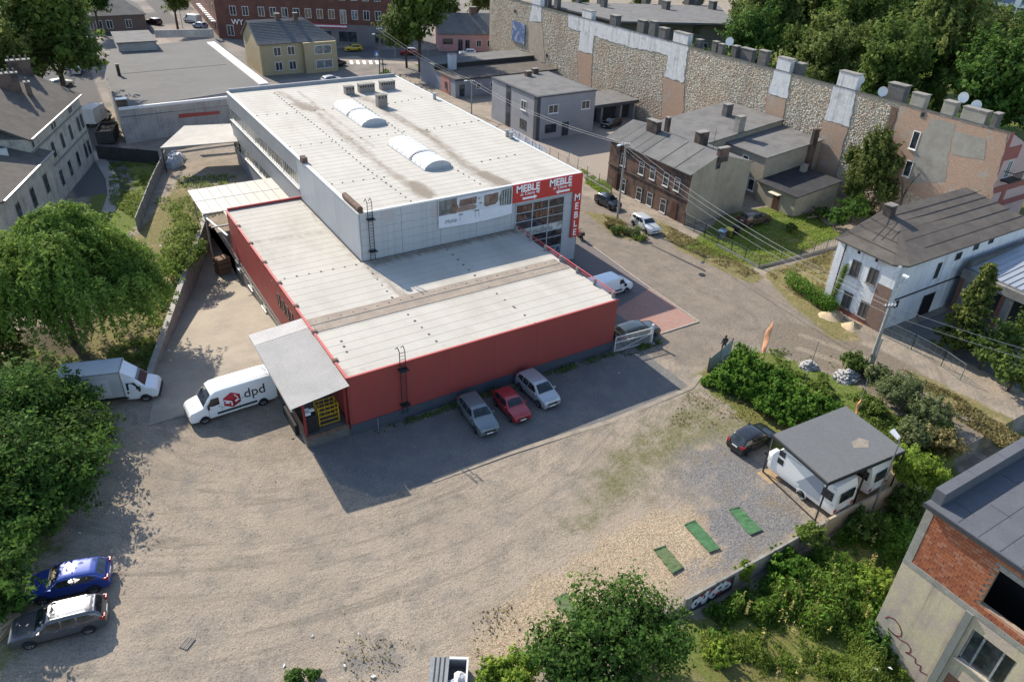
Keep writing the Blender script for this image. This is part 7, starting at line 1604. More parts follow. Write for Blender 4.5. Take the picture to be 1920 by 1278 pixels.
# ---- trees behind the stone tenement (shared crowns)
protos = []
for k in range(4):
    t0 = thing("park_tree", "tree", "tree", (0, 0, 0)); trunk(t0, 0, 0, 0, 9, .35, 3.2, 6)
    spray_crown("crown", [dict(C=(0, 0, 9.2), R=((4.9, 4.2, 5.4, 4.6)[k],)*2+((6.2, 6.8, 5.2, 5.6)[k],), ns=280, per=46, wid=.5, lobes=.42, up=.3, tlo=.05, thi=.85), dict(C=(1.5*(k-1.5), 1.2, 6.5), R=(3.8, 3.6, 3.6), ns=90, per=40, wid=.5, lobes=.4, tlo=0, thi=.6)], .26, ("far", "far", "dark", "mid")[k], t0); protos.append(t0)
far = [(1478, 55, 9, 1.0, 1, "tall light green birch-like tree at the left end of the park trees"), (1530, 40, 9, 1.25, 0, "broad dark tree next to the light green tree behind the tenement"), (1585, 70, 10, 1.1, 2, "tree in the second row behind the white flues of the tenement"), (1655, 50, 10, 1.3, 0, "tall yellow tinged tree in the middle of the park trees"), (1730, 45, 10, 1.25, 2, "wide tree left of the far car park"), (1790, 60, 9, 1.15, 1, "tree bordering the far car park"),
       (1540, 125, 7, .85, 3, "rounded low tree just behind the tenement parapet"), (1490, 110, 6, .8, 3, "low tree behind the double white chimney"), (1610, 125, 8, .9, 0, "slim tree behind the satellite dish chimney"), (1665, 125, 8, .95, 1, "bright slim tree standing between the two dishes"), (1720, 130, 8, 1.05, 2, "dark tree in the shaded middle of the park"), (1785, 120, 9, 1.1, 3, "dense tree above the right chimneys of the tenement"), (1850, 120, 9, 1.1, 0, "dense tree under the far car park at the right"), (1905, 95, 9, 1.2, 2, "tree cut by the right edge below the car park"),
       (1895, 190, 8, 1.1, 3, "big dark tree at the right edge above the pink end wall"), (1830, 165, 7, .8, 2, "tree behind the paired satellite dishes"), (1390, 48, 7, .95, 1, "light green tree at the end of the apartment block"), (1440, 12, 9, .9, 1, "pale tree at the top between block and park"), (1745, 190, 4, .55, 3, "small yellow green tree behind the gable chimneys"), (1620, 10, 10, 1.3, 2, "tree at the top edge behind the park"), (1710, 5, 10, 1.3, 0, "distant tree at the top edge before the retail hall"), (1560, 0, 9, 1.2, 1, "distant tree at the top edge above the broad dark tree"),
       (1300, -6, 8, .9, 1, "tree behind the apartment block chimneys"), (1200, -8, 8, .9, 1, "tree above the apartment block at the top edge"), (1090, -6, 8, .8, 1, "light tree behind the left end of the apartment block")]
for i_, (fx, fy, fs_, fk, lab_) in enumerate([(93, 66, .62, 1, "small tree just behind the parapet left of the tall white flue"), (92, 57, .7, 2, "dark low tree hugging the parapet behind the black stacks"), (93, 48, .72, 3, "low tree right behind the third white flue"), (92, 38, .66, 0, "light low tree just left of the dish chimney"), (91, 29, .6, 2, "dark low tree between dish chimney and gable chimneys"), (93, 19, .66, 3, "low tree close behind the first gable chimney"), (92, 9, .7, 2, "dark tree close behind the last gable chimneys"), (104, 60, 1.0, 2, "dark mid height tree in the left half of the park"), (106, 44, 1.15, 0, "tall airy tree in the centre of the park"), (103, 30, 1.1, 3, "round tree in the right half of the park"), (108, 16, 1.2, 2, "dark tall tree in the right part of the park"), (120, 70, 1.3, 1, "big light tree towards the apartment block"), (124, 52, 1.45, 3, "very tall tree in the back of the park"), (122, 34, 1.4, 0, "very tall airy tree before the far car park"), (140, 62, 1.5, 2, "tall dark tree in the rear row of the park"), (146, 84, 1.4, 0, "tall tree behind the light green birch-like tree")]):
    far.append((None, (fx, fy), fs_, fs_, fk, lab_))
far_left = [(25, 55, 8, 1.35, 0, "huge dark tree in the top left corner"), (95, 75, 8, 1.4, 3, "tall dark tree beside the left street lamp"), (60, 110, 7, 1.0, 3, "dark tree behind the old villa chimneys"), (10, 120, 7, 1.1, 0, "tree at the left edge behind the old villa"), (105, 10, 9, 1.1, 2, "tree at the top edge above the left street"), (172, -2, 7, .9, 2, "tree behind the hipped brick house"), (322, -6, 6, .9, 1, "shrubby tree at the end of the far street"), (785, 30, 8, 1.25, 3, "broad dark tree between brick building and pink cottage"), (760, 62, 5, .8, 3, "dark tree at the brick building corner"), (820, 18, 8, .9, 0, "tree behind the left gable of the pink cottage"), (895, -2, 8, 1.0, 1, "sunny tree behind the pink cottage roof"), (950, 20, 7, .8, 3, "tree between pink cottage and stone tenement"), (560, -14, 10, 1.0, 0, "tree behind the brick corner building")]
used_p = set()
for grp, lst in (("park trees behind the stone tenement", far), ("street trees along the top of the view", far_left)):
    for (u, v, z, s_, k, lab) in lst:
        if u is not None and v > -20: z = 8.8*s_
        x, y = gxy(u, v, z) if u is not None else v
        t = protos[k] if k not in used_p else copy_tree(protos[k]); used_p.add(k)
        t.location = (x, y, 0); sz = s_*random.uniform(.92, 1.1); t.scale = (s_, s_, sz); t.rotation_euler = (0, 0, random.uniform(0, 6.28)); tag(t, lab, "tree", grp)
for k, p_ in enumerate(protos):
    if k not in used_p: bpy.data.objects.remove(p_)
# ---- foreground bush at the bottom centre
for (u, v, z, r, rz, h, m_, lab) in ((1160, 1175, 2.6, 2.6, 2.2, 4.9, "dark", "leafy dark green tree in the bottom centre foreground"), (1060, 1235, 1.9, 2.1, 1.8, 3.8, "dark", "foreground bush left of the bottom centre tree"), (1235, 1205, 2.3, 1.9, 2.0, 4.2, "dark", "foreground bush overlapping the graffiti wall end"), (975, 1262, 1.0, 1.2, 1.0, 2.0, "bright", "small bright green bush beside the grey skip"), (1140, 1265, 1.6, 2.2, 1.6, 3.2, "dark", "foreground bush cut by the bottom edge"), (920, 1265, .8, .8, .8, 1.6, "bright", "tiny bright bush nearest the grey skip")):
    x, y = gxy(u, v, z); tree(lab, x, y, h, r*1.08, m_, 17, 1000, .105, "foreground bushes at the bottom centre", "shrub_tree", cz=z, rz=rz, frac=.36, tr=.09)
for (u, v, r, lab) in ((555, 1270, .7, "dark green weed tuft on the dirt at the bottom edge"), (585, 1262, .5, "small weed tuft beside the litter on the dirt")):
    x, y = gxy(u, v, .3); t = thing("weed_tuft", lab, "weeds", (x, y, 0)); foliage("foliage", crown_clumps(x, y, .25, r, r, .5, 6, .45), 900, .08, "dark", t, floor=0)
# ---- shrubs on the white wall bottom right
for (u, v, z, r, m_, lab) in ((1520, 1008, .5, 1.0, "weed", "round yellow green bush growing over the concrete wall"), (1395, 1075, -.2, .6, "bright", "light green sapling at the graffiti"), (1480, 1060, -.2, 1.3, "ivy", "dark green bush under the concrete wall"), (1700, 945, .0, 1.4, "mid", "dark shrub below the cream wall by the unfinished building"), (1620, 985, -.1, 1.3, "mid", "shaded shrub beneath the lamp post wall"), (1655, 1205, -.4, 1.0, "dark", "dark bush at the corner of the unfinished building"), (1640, 1100, -.3, 1.2, "bright", "bright bush beside the unfinished building wall"), (1345, 1235, -.5, .9, "bright", "bright green bush at the bottom of the weed field")):
    x, y = gxy(u, v, z); t = thing("shrub", lab, "shrub", (x, y, -1), 0, "shrubs in the weed field"); spray_crown("foliage", [dict(C=(x, y, z-.25), R=(r, r, 1.0), ns=int(95*r), per=34, wid=.12*r, up=.35, lobes=.36)], .10, m_, t, floor=-1)

# ---- ground cover, one object per kind
def in_poly(poly, n):
    P = np.array(poly); lo, hi = P.min(0), P.max(0); out = np.zeros((0, 2))
    while len(out) < n:
        p = rng.uniform(lo, hi, (n*2, 2)); out = np.concatenate([out, p[poly_sd(p[:, 0], p[:, 1], poly) < 0]])
    return out[:n]
CLEAR = [(*gxy(1588, 708), 1.5), (*gxy(1516, 688), 1.0), (*gxy(1582, 720), 1.5), (*gxy(1512, 697), 1.0)]
_lat = rng.normal(0, 1, (96, 96))
def vnoise(p, s):
    q = p/s+37.3*s; i = np.floor(q).astype(int); t = q-i; t = t*t*(3-2*t); i %= 95
    a, b, c, d = _lat[i[:, 0], i[:, 1]], _lat[i[:, 0]+1, i[:, 1]], _lat[i[:, 0], i[:, 1]+1], _lat[i[:, 0]+1, i[:, 1]+1]
    return (a*(1-t[:, 0])+b*t[:, 0])*(1-t[:, 1])+(c*(1-t[:, 0])+d*t[:, 0])*t[:, 1]
def cover(name, areas, mat, size, h, zf=lambda x, y: 0*x, clumpy=.5, blade=False):
    C, T = [], []
    for poly, n in areas:
        p = in_poly(poly, n); f = vnoise(p, 1.1)*1.1+vnoise(p, 3.2)*.9+vnoise(p, .5)*.4
        k = f+rng.normal(0, .6, len(p)) > -clumpy
        for ex, ey, er in CLEAR: k &= np.hypot(p[:, 0]-ex, p[:, 1]-ey) > er
        p, f = p[k], f[k]
        z = zf(p[:, 0], p[:, 1])+rng.uniform(0, 1, len(p))**1.3*h*np.clip(.55+.5*f, .2, 1.5)+.02
        C.append(np.stack([p[:, 0], p[:, 1], z], 1)); T.append(np.clip(.5+.2*f+rng.normal(0, .18, len(p)), 0, 1))
    C, T = np.concatenate(C), np.concatenate(T); nn = np.zeros_like(C); nn[:, 2] = .5
    if blade:
        n_ = len(C); a_ = rng.normal(0, .35, (n_, 3)); a_[:, 2] = 1; a_ *= (size*rng.uniform(.7, 1.5, n_))[:, None]*2.0; th = rng.uniform(0, 6.28, n_); b_ = np.stack([np.cos(th), np.sin(th), 0*th], 1)*size*.38
        v = np.stack([C-a_*.4-b_*.5, C-a_*.4+b_*.5, C+a_*.1+b_, C+a_*.6], 1).reshape(-1, 3); f, t = np.arange(4*n_).reshape(n_, 4), T
    else: v, f, t = leaves(C, nn, size, T, .1, .9)
    return tag(np_mesh(name, v, f, LF[mat], {"tint": ('FACE', t)}), None, None, None, "stuff")
low = lambda x, y: np.full_like(x, -1.0)
tag(cover("weeds", [([(12.5, -24.5), (33, -24.6), (33, -27), (24, -30.5), (19.5, -30.6), (15, -27.2), (11, -26.5)], 20000)], "ivy", .12, .9, low, .2), "dark green shaded weeds under the graffiti wall", "weeds")
tag(cover("tall_weeds", [([(12, -25.2), (26, -26.2), (19.4, -31.2), (19.4, -33.2), (15, -33.6), (9, -31), (9, -27)], 26000)], "weed", .13, .8, low, .25, True), "yellow green tall weeds in the middle of the sandy field", "weeds")
tag(cover("field_herbs", [([(11, -25.5), (24, -27), (19.4, -31), (19.4, -34), (14, -34.5), (8, -31)], 24000)], "bright", .085, .6, low, .25), "bright green herbs between the tall weeds", "weeds")
tag(cover("dry_weeds", [([(9, -27.5), (19, -30.5), (19.3, -34), (16, -37), (7, -34)], 8000)], "dryw", .09, .45, low, -.1, True), "thin dry grass on the sandy soil beside the unfinished building", "weeds")
sp = in_poly([(12.5, -25.2), (28, -25.4), (19.2, -30.6), (12, -31)], 34); C = []
for x, y in sp:
    k = 18; zz_ = rng.uniform(-.5, rng.uniform(.3, .9), k); C.append(np.stack([x+rng.normal(0, .05, k), y+rng.normal(0, .05, k), zz_], 1))
C = np.concatenate(C); v, f, t = leaves(C, rng.normal(0, 1, C.shape), .07, rng.random(len(C))*.9, .1); tag(np_mesh("mullein_spikes", v, f, LF["flower"], {"tint": ('FACE', t)}), "pale yellow flower spikes rising from the weed field", "wild flowers", None, "stuff")
lane_bank = W((1560, 690), (1640, 700), (1780, 790), (1810, 850), (1720, 900), (1620, 800), (1480, 690), (1520, 670))
tag(cover("bank_weeds", [(lane_bank, 15000), (W((1440, 655), (1560, 668), (1620, 720), (1560, 750), (1470, 700)), 9000)], "weed", .11, .55, clumpy=.35), "yellow green weeds on the bank between ivy thicket and lane", "weeds")
tag(cover("garden_grass", [(W((1290, 465), (1400, 415), (1490, 385), (1580, 440), (1430, 503)), 9000), (W((1088, 316), (1148, 345), (1142, 372), (1100, 345)), 3000)], "bright", .10, .16, clumpy=.8), "short green lawn grass around the brick house and garden", "grass")
tag(cover("lawn_grass", [(W((205, 305), (300, 298), (258, 415), (205, 380)), 7000)], "weed", .12, .22, clumpy=.5), "uneven green grass on the lawn behind the concrete fence", "grass")
strip = [(wall_x(y)-.4, y) for y in range(14, 46, 3)]+[(wall_x(y)-3.0-(.06*(46-y)), y) for y in range(44, 13, -3)]
tag(cover("strip_grass", [(strip, 12000), ([(-3, 46), (3.5, 47), (6.5, 60), (0, 62), (-5, 54)], 6000)], "weed", .11, .32, clumpy=.3), "green and dry grass and weeds on the strip above the retaining wall", "grass")
verge = W((1205, 400), (1290, 442), (1440, 522), (1425, 532), (1270, 462), (1195, 412))
tag(cover("verge_grass", [(verge, 5000), (W((1130, 405), (1165, 415), (1215, 452), (1180, 452)), 2500), (W((1440, 515), (1560, 470), (1545, 555), (1500, 560)), 4000), (W((1690, 690), (1800, 745), (1930, 830), (1930, 870), (1760, 765)), 7000)], "dryw", .09, .2, clumpy=.1), "dry grass along the track verge and lane side", "grass")
tag(cover("wall_weeds", [([(1.5, -.9), (26, -.9), (26, -.15), (1.5, -.15)], 2600), ([(25, -1.5), (29.5, -1.4), (29.5, -.5), (25, -.5)], 900)], "mid", .09, .3, clumpy=.15), "low weeds along the foot of the red wall", "weeds")
tag(cover("lot_weeds", [(W((1290, 730), (1400, 745), (1500, 800), (1400, 800), (1250, 800)), 1500), (W((640, 1190), (780, 1200), (780, 1290), (560, 1290)), 500), (W((880, 1150), (960, 1130), (1000, 1240), (900, 1270)), 500)], "dryw", .07, .1, clumpy=.0), "sparse low weeds at the edges of the dirt lot", "weeds")
fence_w = W((722, 130), (800, 185), (860, 228), (846, 236), (780, 190), (712, 140))
tag(cover("fence_weeds", [(fence_w, 3500)], "mid", .2, .9, clumpy=.4), "green weeds along the fence behind the store roof", "weeds")
# ================================================================== STREET FURNITURE, FENCES, SMALL THINGS
CPAN = M("concrete_panel", (.27, .255, .23), (.21, .20, .18), 1.2, .9, c3=(.15, .145, .13), s3=.6, bmp=.25, streak=.5)
def panel_fence(label, pts, h, step, zf=lambda x, y: 0, th=.12, mat=None, name="concrete_fence", postw=.16, z_under=.3, cat="fence", courses=1, cap=0):
    mat = mat or CPAN; a0 = Vector((*pts[0], 0)); r = thing(name, label, cat, tuple(a0))
    for (ax, ay), (bx, by) in zip(pts[:-1], pts[1:]):
        a, b = Vector((ax, ay, 0)), Vector((bx, by, 0)); n = max(1, round((b-a).length/step))
        for k in range(n):
            p, q = a+(b-a)*(k/n), a+(b-a)*((k+1)/n); z0 = min(zf(p.x, p.y), zf(q.x, q.y)) if callable(zf) else zf
            for c_ in range(courses):
                d = (q-p).normalized()*.06; zb = -z_under+(h+z_under)*c_/courses; ze = -z_under+(h+z_under)*(c_+1)/courses-(.02 if courses > 1 else 0); jz = random.uniform(-.03, .03)
                MB().bar((p.x+d.x, p.y+d.y, z0+(zb+ze)/2+jz), (q.x-d.x, q.y-d.y, z0+(zb+ze)/2+jz), th, ze-zb).build("panel", mat, r)
            MB().box(p.x-postw/2, p.y-postw/2, z0-z_under, p.x+postw/2, p.y+postw/2, z0+h+.06).build("post", mat, r)
    return r
# retaining wall of the drive
ys = [13.2, 16, 18.5, 21, 23.5, 26, 28.5, 31, 33.5, 36, 38.5, 41, 43.5, 46.2]
rw = thing("retaining_wall", "concrete retaining wall along the sunken drive", "wall", (wall_x(20), 20, 0))
for a, b in zip(ys[:-1], ys[1:]):
    MB().bar((wall_x(a)-.02, a+.01, -1.35), (wall_x(b)-.02, b-.01, -1.35), .34, 3.5).build("panel", CPAN, rw)
    MB().bar((wall_x(a)-.05, a+.01, .42), (wall_x(b)-.05, b-.01, .42), .5, .1).build("coping", M("pale_coping", (.33, .31, .28), (.27, .25, .22), 1.5), rw)
panel_fence("grey concrete panel fence between lawn and overgrown strip", [(-.6, 69.5), (-4.5, 57.5), (-7.9, 46.0)], 1.7, 2.2, courses=3)
panel_fence("dark sheet fence across the lane end of the lawn", [gxy(186, 298), gxy(302, 308)], 1.9, 3.5, mat=M("dark_sheet", (.06, .062, .06), (.045, .046, .045), 1), name="sheet_fence", th=.06)
# concrete wall with graffiti at the bottom right
cw = panel_fence("concrete panel wall with white and red graffiti along the lot edge", [(11.2, -24.14), (23.6, -24.14)], .62, 2.48, name="concrete_wall", z_under=1.7, cat="wall", th=.16)
cw2 = panel_fence("cream painted wall behind the carport and lamp post", [(23.7, -24.16), (34.5, -24.5)], .75, 2.7, name="cream_wall", z_under=1.7, cat="wall", th=.16, mat=M("cream_paint_wall", (.45, .37, .27), (.38, .31, .23), .8, c3=(.28, .24, .18), s3=.5))
GW, GR_, GK = M("spray_white", (.62, .62, .66), (.50, .52, .58), 3, .7), M("spray_red", (.38, .05, .04), rough=.7), M("spray_black", (.02, .02, .025), rough=.7)
def blob(cx, cz, rx, rz, mat, nm, y, n=16, j=.18):
    m_ = MB(); pts = [(cx+math.cos(2*math.pi*k/n)*rx*random.uniform(1-j, 1+j), y, cz+math.sin(2*math.pi*k/n)*rz*random.uniform(1-j, 1+j)) for k in range(n)]; m_.add(pts, [tuple(range(n))]); m_.build(nm, mat, cw)
MB().box(11.7, -24.235, -.85, 15.2, -24.231, .42).build("graffiti_ground", M("spray_dark_blue", (.035, .04, .07), (.02, .022, .035), 2), cw)
for k, (x, z, rx_, rz_) in enumerate(((12.0, -.2, .34, .42), (12.35, .05, .30, .30), (12.75, -.15, .28, .5), (13.1, .05, .36, .28), (13.45, -.25, .30, .40), (13.9, -.02, .40, .40), (14.35, .12, .26, .26), (14.6, -.2, .36, .30))): blob(x, z, rx_, rz_, GW, "graffiti_letter", -24.24-.0004*k, 14, .32)
for k, (x, z, rx_, rz_) in enumerate(((12.05, -.22, .10, .16), (12.7, .02, .07, .2), (13.1, .02, .16, .06), (13.5, -.3, .09, .14), (13.95, .0, .14, .12), (14.6, -.18, .16, .07), (12.3, -.35, .2, .04), (13.8, -.4, .25, .04))): blob(x, z, rx_, rz_, GK, "graffiti_core", -24.2455, 10, .3)
for x, z, r in ((12.5, .25, .16), (13.2, .22, .18), (14.0, -.45, .2), (14.7, .2, .15)): blob(x, z, r, r*.8, GR_, "graffiti_spot", -24.246)

def wire_fence(label, pts, h, step, mat, name="mesh_fence", bars=0, wires=5, plinth=None, closed_top=True, postr=.035):
    r = thing(name, label, "fence", (*pts[0], 0))
    for (ax, ay), (bx, by) in zip(pts[:-1], pts[1:]):
        a, b = Vector((ax, ay, 0)), Vector((bx, by, 0)); n = max(1, round((b-a).length/step)); Ld = (b-a).length
        for k in range(n+1):
            p = a+(b-a)*(k/n); MB().tube([(p.x, p.y, -.1), (p.x, p.y, h+.08)], postr, 6).build("post", mat, r)
        m_ = MB(); up = Vector((0, 0, 1))
        for k in range(wires+1): z = .12+(h-.12)*k/wires; m_.tube([a+up*z, b+up*z], .012 if k not in (0, wires) else .02, 4)
        if bars:
            for k in range(int(Ld/bars)): p = a+(b-a)*((k+.5)*bars/Ld); m_.tube([p+up*.1, p+up*h], .012, 4)
        m_.build("mesh", mat, r)
        if plinth: MB().bar((a.x, a.y, plinth/2-.05), (b.x, b.y, plinth/2-.05), .14, plinth+.1).build("plinth", CPAN, r)
    return r
GREEN_P = M("dark_green_coat", (.035, .05, .042), rough=.6)
wire_fence("dark bar fence at the rendered gable beside the dirt track", [gxy(1282, 424), gxy(1320, 445), gxy(1345, 460)], 1.7, 2.2, DARK_STEEL, "bar_fence", bars=.16, wires=2)
wire_fence("mesh fence on a low concrete plinth round the garden", [gxy(1345, 461), gxy(1422, 503), gxy(1500, 483), gxy(1572, 463)], 1.5, 2.6, GREEN_P, wires=7, plinth=.3, bars=.5)
wire_fence("mesh fence behind the store roof with tall weeds", [gxy(724, 142), gxy(800, 186), gxy(880, 236), gxy(960, 285)], 1.9, 2.6, DARK_STEEL, wires=5)
wire_fence("mesh fence beside the green strip near the brick house", [gxy(1066, 306), gxy(1100, 335), gxy(1146, 362)], 1.7, 2.8, GREEN_P, wires=6, plinth=.25)
wire_fence("green pipe gate and fence before the white house yard", [gxy(1652, 628), gxy(1708, 655), gxy(1764, 686), gxy(1800, 712)], 1.6, 2.4, M("green_pipe", (.10, .14, .13), rough=.5), "pipe_fence", wires=2, bars=.6)
wire_fence("thin mesh fence between garage yard and street", [gxy(1030, 302), gxy(1062, 320)], 1.9, 2.4, RUST, wires=5)
# panels with faded adverts
pf = panel_fence("row of faded white and blue advertising panels by the grey house", [gxy(960, 262), gxy(1024, 300)], 1.7, 2.3, mat=M("faded_poster", (.50, .53, .58), (.25, .30, .40), 1.3, .6, lo=.45, hi=.62), name="panel_row", th=.06)
cor = thing("corrugated_fence", "short corrugated metal fence at the lot entrance beside the ivy", "fence", (*gxy(1326, 695), 0)); a, b = g(1326, 697), g(1369, 660)
up = Vector((0, 0, 1)); corr(a, a+up*1.35, b+up*1.35, b, 24, .03, M("zinc_sheet", (.50, .56, .54), (.42, .47, .46), 2, .5), "sheet", cor)
m_ = MB()
for i in range(97):
    t = i/96; p = a+(b-a)*t; nn = Vector((-(b-a).y, (b-a).x, 0)).normalized(); o_ = .03*math.sin(i*math.pi/2); m_.v += [tuple(p+nn*o_), tuple(p+nn*o_+up*1.35)]
for i in range(96): m_.f.append([2*i, 2*i+2, 2*i+3, 2*i+1]); m_.m.append(0)
m_.build("sheet", M("zinc_sheet", (.50, .56, .54)), cor)
for t in (0, .5, 1): p = a+(b-a)*t; MB().bar(p, p+up*1.5, .08).build("post", RUST, cor)
# sliding gate
GP = M("pale_grey_gate", (.52, .53, .54), rough=.5); sgt = thing("sliding_gate", "pale grey steel bar gate standing at the red wall corner", "gate", (24.9, -.55, 0)); a, b = Vector((24.6, -.45, 0)), Vector((28.6, -.75, 0))
m_ = MB(); d = (b-a)
for z in (.15, 1.05, 1.62): m_.bar(a+up*z, b+up*z, .06, .07)
m_.bar(a+up*.15+d*.15, b+up*1.05, .05); m_.bar(a+up*.1, a+up*1.65, .07); m_.build("gate_frame", GP, sgt)
for k in range(30): p = a+d*((k+.5)/30); MB().bar(p+up*.15, p+up*1.62, .025).build("bar", GP, sgt)
MB().box(b.x-.1, b.y-.1, 0, b.x+.1, b.y+.1, 2.0).build("gate_post", GP, sgt); MB().box(b.x-.25, b.y-.45, -.05, b.x+.25, b.y+.1, .12).build("footing", CPAN, sgt)
# poles, lamps, wires
CP = M("pole_concrete", (.33, .31, .28), (.26, .245, .22), 2, .9); WOOD_P = M("pole_wood", (.13, .115, .10), (.10, .09, .08), 3)
def ht(base, top):
    b_ = g(*base); 
    lo, hi = 0.0, 16.0
    for _ in range(40):
        m_ = (lo+hi)/2; d = Vector((b_.x, b_.y, m_))-CAM; z = d.dot(FW); v_ = 639-FPX*d.dot(UP)/z
        if v_ > top[1]: lo = m_
        else: hi = m_
    return b_, lo
def pole(label, base, top, r=.14, lamp=None, mat=None, arm=1.2, group=None, double=False, name="utility_pole", cross=True, lampmat=None, adir=None, leaf=False):
    b_, h = ht(base, top); p = thing(name, label, "pole" if name == "utility_pole" else "street lamp", tuple(b_), 0, group); mat = mat or CP
    m_ = MB()
    if double: m_.tube([(b_.x-.5, b_.y, 0), (b_.x, b_.y, h)], r, 8, r1=r*.65); m_.tube([(b_.x+.5, b_.y, 0), (b_.x+.05, b_.y, h)], r, 8, r1=r*.65)
    else: m_.tube([(b_.x, b_.y, 0), (b_.x, b_.y, h)], r, 8, r1=r*.62)
    m_.build("shaft", mat, p)
    if lamp is not None:
        q_ = Vector((b_.x, b_.y, h-lamp)); ad = Vector(adir or (-1, -.3, 0)).normalized(); e = q_+ad*arm+up*.35
        MB().tube([q_, q_+ad*arm*.5+up*.3, e], .04, 6).build("lamp_arm", STEEL, p)
        MB().add([tuple(e+ad*x_+Vector((-ad.y, ad.x, 0))*y_+up*z_) for x_, y_, z_ in ((-.1, -.09, 0), (.55, -.13, .06), (.55, .13, .06), (-.1, .09, 0), (-.1, -.07, .14), (.5, -.1, .19), (.5, .1, .19), (-.1, .07, .14))], [(3, 2, 1, 0), (4, 5, 6, 7), (0, 1, 5, 4), (1, 2, 6, 5), (2, 3, 7, 6), (3, 0, 4, 7)]).build("lamp_head", lampmat or SIGN_W, p)
    if cross:
        MB().bar((b_.x-.5, b_.y+.2, h-.15), (b_.x+.5, b_.y-.2, h-.15), .09).build("crossarm", DARK_STEEL, p); m_ = MB()
        for t in (-.42, -.14, .14, .42): m_.tube([(b_.x+t, b_.y-.4*t, h-.1), (b_.x+t, b_.y-.4*t, h+.12)], .05, 6)
        m_.build("insulators", SIGN_W, p)
    return Vector((b_.x, b_.y, h)), p
UPG = "utility poles along the track"
A1, _ = pole("twin wooden utility pole by the crossing behind the store", (716, 146), (717, 54), .13, 1.3, WOOD_P, group=UPG, double=True)
A2, _ = pole("concrete utility pole with lamp behind the white store roof", (884, 214), (882, 152), .13, .2, group=UPG)
A3, _ = pole("concrete utility pole with lamp rising in front of the brick house", (1157, 412), (1170, 270), .15, .3, group=UPG)
A4, p4 = pole("leaning ivy footed concrete pole with lamp before the white house", (1624, 702), (1656, 572), .2, None, group=UPG)
e0 = A4+Vector((0, 0, -.4)); tgt = onX(1697, 518, A4.x+1.0); m_ = MB(); m_.tube([A4-up*1.0, A4+(tgt-A4)*.6+up*.1, tgt], .045, 6); m_.build("lamp_arm", STEEL, p4); MB().box(tgt.x-.12, tgt.y-.3, tgt.z-.05, tgt.x+.12, tgt.y+.2, tgt.z+.1).build("lamp_head", SIGN_W, p4)
foliage("ivy", [(A4.x+random.uniform(-.1, .1), A4.y, .3+.35*k, .32-.03*k, .35, random.uniform(.2, .7)) for k in range(7)], 1500, .08, "mid", p4)
MB().bar((A4.x+.5, A4.y, 0), (A4.x+.5, A4.y, 3.6), .16).build("brace", CP, p4)
pole("pale concrete street pole beside the dark tree on the far street", (741, 108), (745, 30), .14, None, group="poles on the far street", cross=False)
pole("grey street pole at the brick building corner", (727, 82), (728, 18), .1, None, group="poles on the far street", cross=False)
pole("tall street lamp pole by the dark trees at the top left", (146, 66), (131, -8), .16, None, group="poles on the left street", cross=False)
pole("thin street lamp with round head before the hipped house", (179, 95), (171, 30), .07, .1, arm=.6, name="street_lamp", cross=False, group="poles on the left street", adir=(1, 0, 0)); pole("thin lamp post near the turning black car", (343, 54), (338, 12), .08, .1, arm=.6, name="street_lamp", cross=False, group="poles on the left street", adir=(1, 0, 0))
pole("slim bare lamp post in front of the pink cottage", (803, 110), (805, 86), .07, None, name="street_lamp", cross=False, group="poles on the far street")
lb_, lh = ht((1640, 944), (1679, 828)); lp = thing("street_lamp", "slim grey steel lamp post with white head beside the carport", "street lamp", tuple(lb_)); MB().tube([(lb_.x, lb_.y, -.5), (lb_.x, lb_.y, lh)], .075, 8, r1=.05).build("shaft", STEEL, lp)
MB().tube([(lb_.x, lb_.y, lh), (lb_.x+.1, lb_.y+.3, lh+.25)], .05, 6).build("lamp_arm", STEEL, lp); MB().add([(lb_.x-.16, lb_.y+.1, lh+.15), (lb_.x+.16, lb_.y+.1, lh+.15), (lb_.x+.22, lb_.y+.75, lh+.4), (lb_.x-.22, lb_.y+.75, lh+.4), (lb_.x-.12, lb_.y+.12, lh+.3), (lb_.x+.12, lb_.y+.12, lh+.3), (lb_.x+.16, lb_.y+.7, lh+.56), (lb_.x-.16, lb_.y+.7, lh+.56)], [(3, 2, 1, 0), (4, 5, 6, 7), (0, 1, 5, 4), (1, 2, 6, 5), (2, 3, 7, 6), (3, 0, 4, 7)]).build("lamp_head", SIGN_W, lp)
WIRE = M("cable_grey", (.30, .30, .30), rough=.6, grain=0)
def cable(label, a, b, sag, r=.018):
    pts = [a+(b-a)*t-up*(sag*4*t*(1-t)) for t in np.linspace(0, 1, 17)]; o = MB().tube(pts, r, 5).build("overhead_cable", WIRE); tag(o, label, "cable", "overhead cables along the track")
for k, (dz, dx) in enumerate(((0, -.4), (0, .4))):
    o_ = Vector((dx, -.4*dx, dz)); s_ = ("upper", "lower")[k]
    cable(f"{s_} overhead cable from the twin pole over the store roof", A1+o_, A2+o_, .8); cable(f"{s_} overhead cable passing the grey house to the brick house pole", A2+o_, A3+o_, 1.0); cable(f"{s_} overhead cable over the garden from brick house pole to leaning pole", A3+o_, A4+o_, 1.1)
cable("third lower cable over the garden fence to the leaning pole", A3-up*.7, A4-up*.8, 1.3, .014)
cable("overhead cable running on from the leaning pole to the right", A4, A4+Vector((14, -22, -1)), .8, .022); cable("lower cable running on from the leaning pole to the right", A4-up*.8, A4+Vector((14, -22, -1.8)), .8, .022)
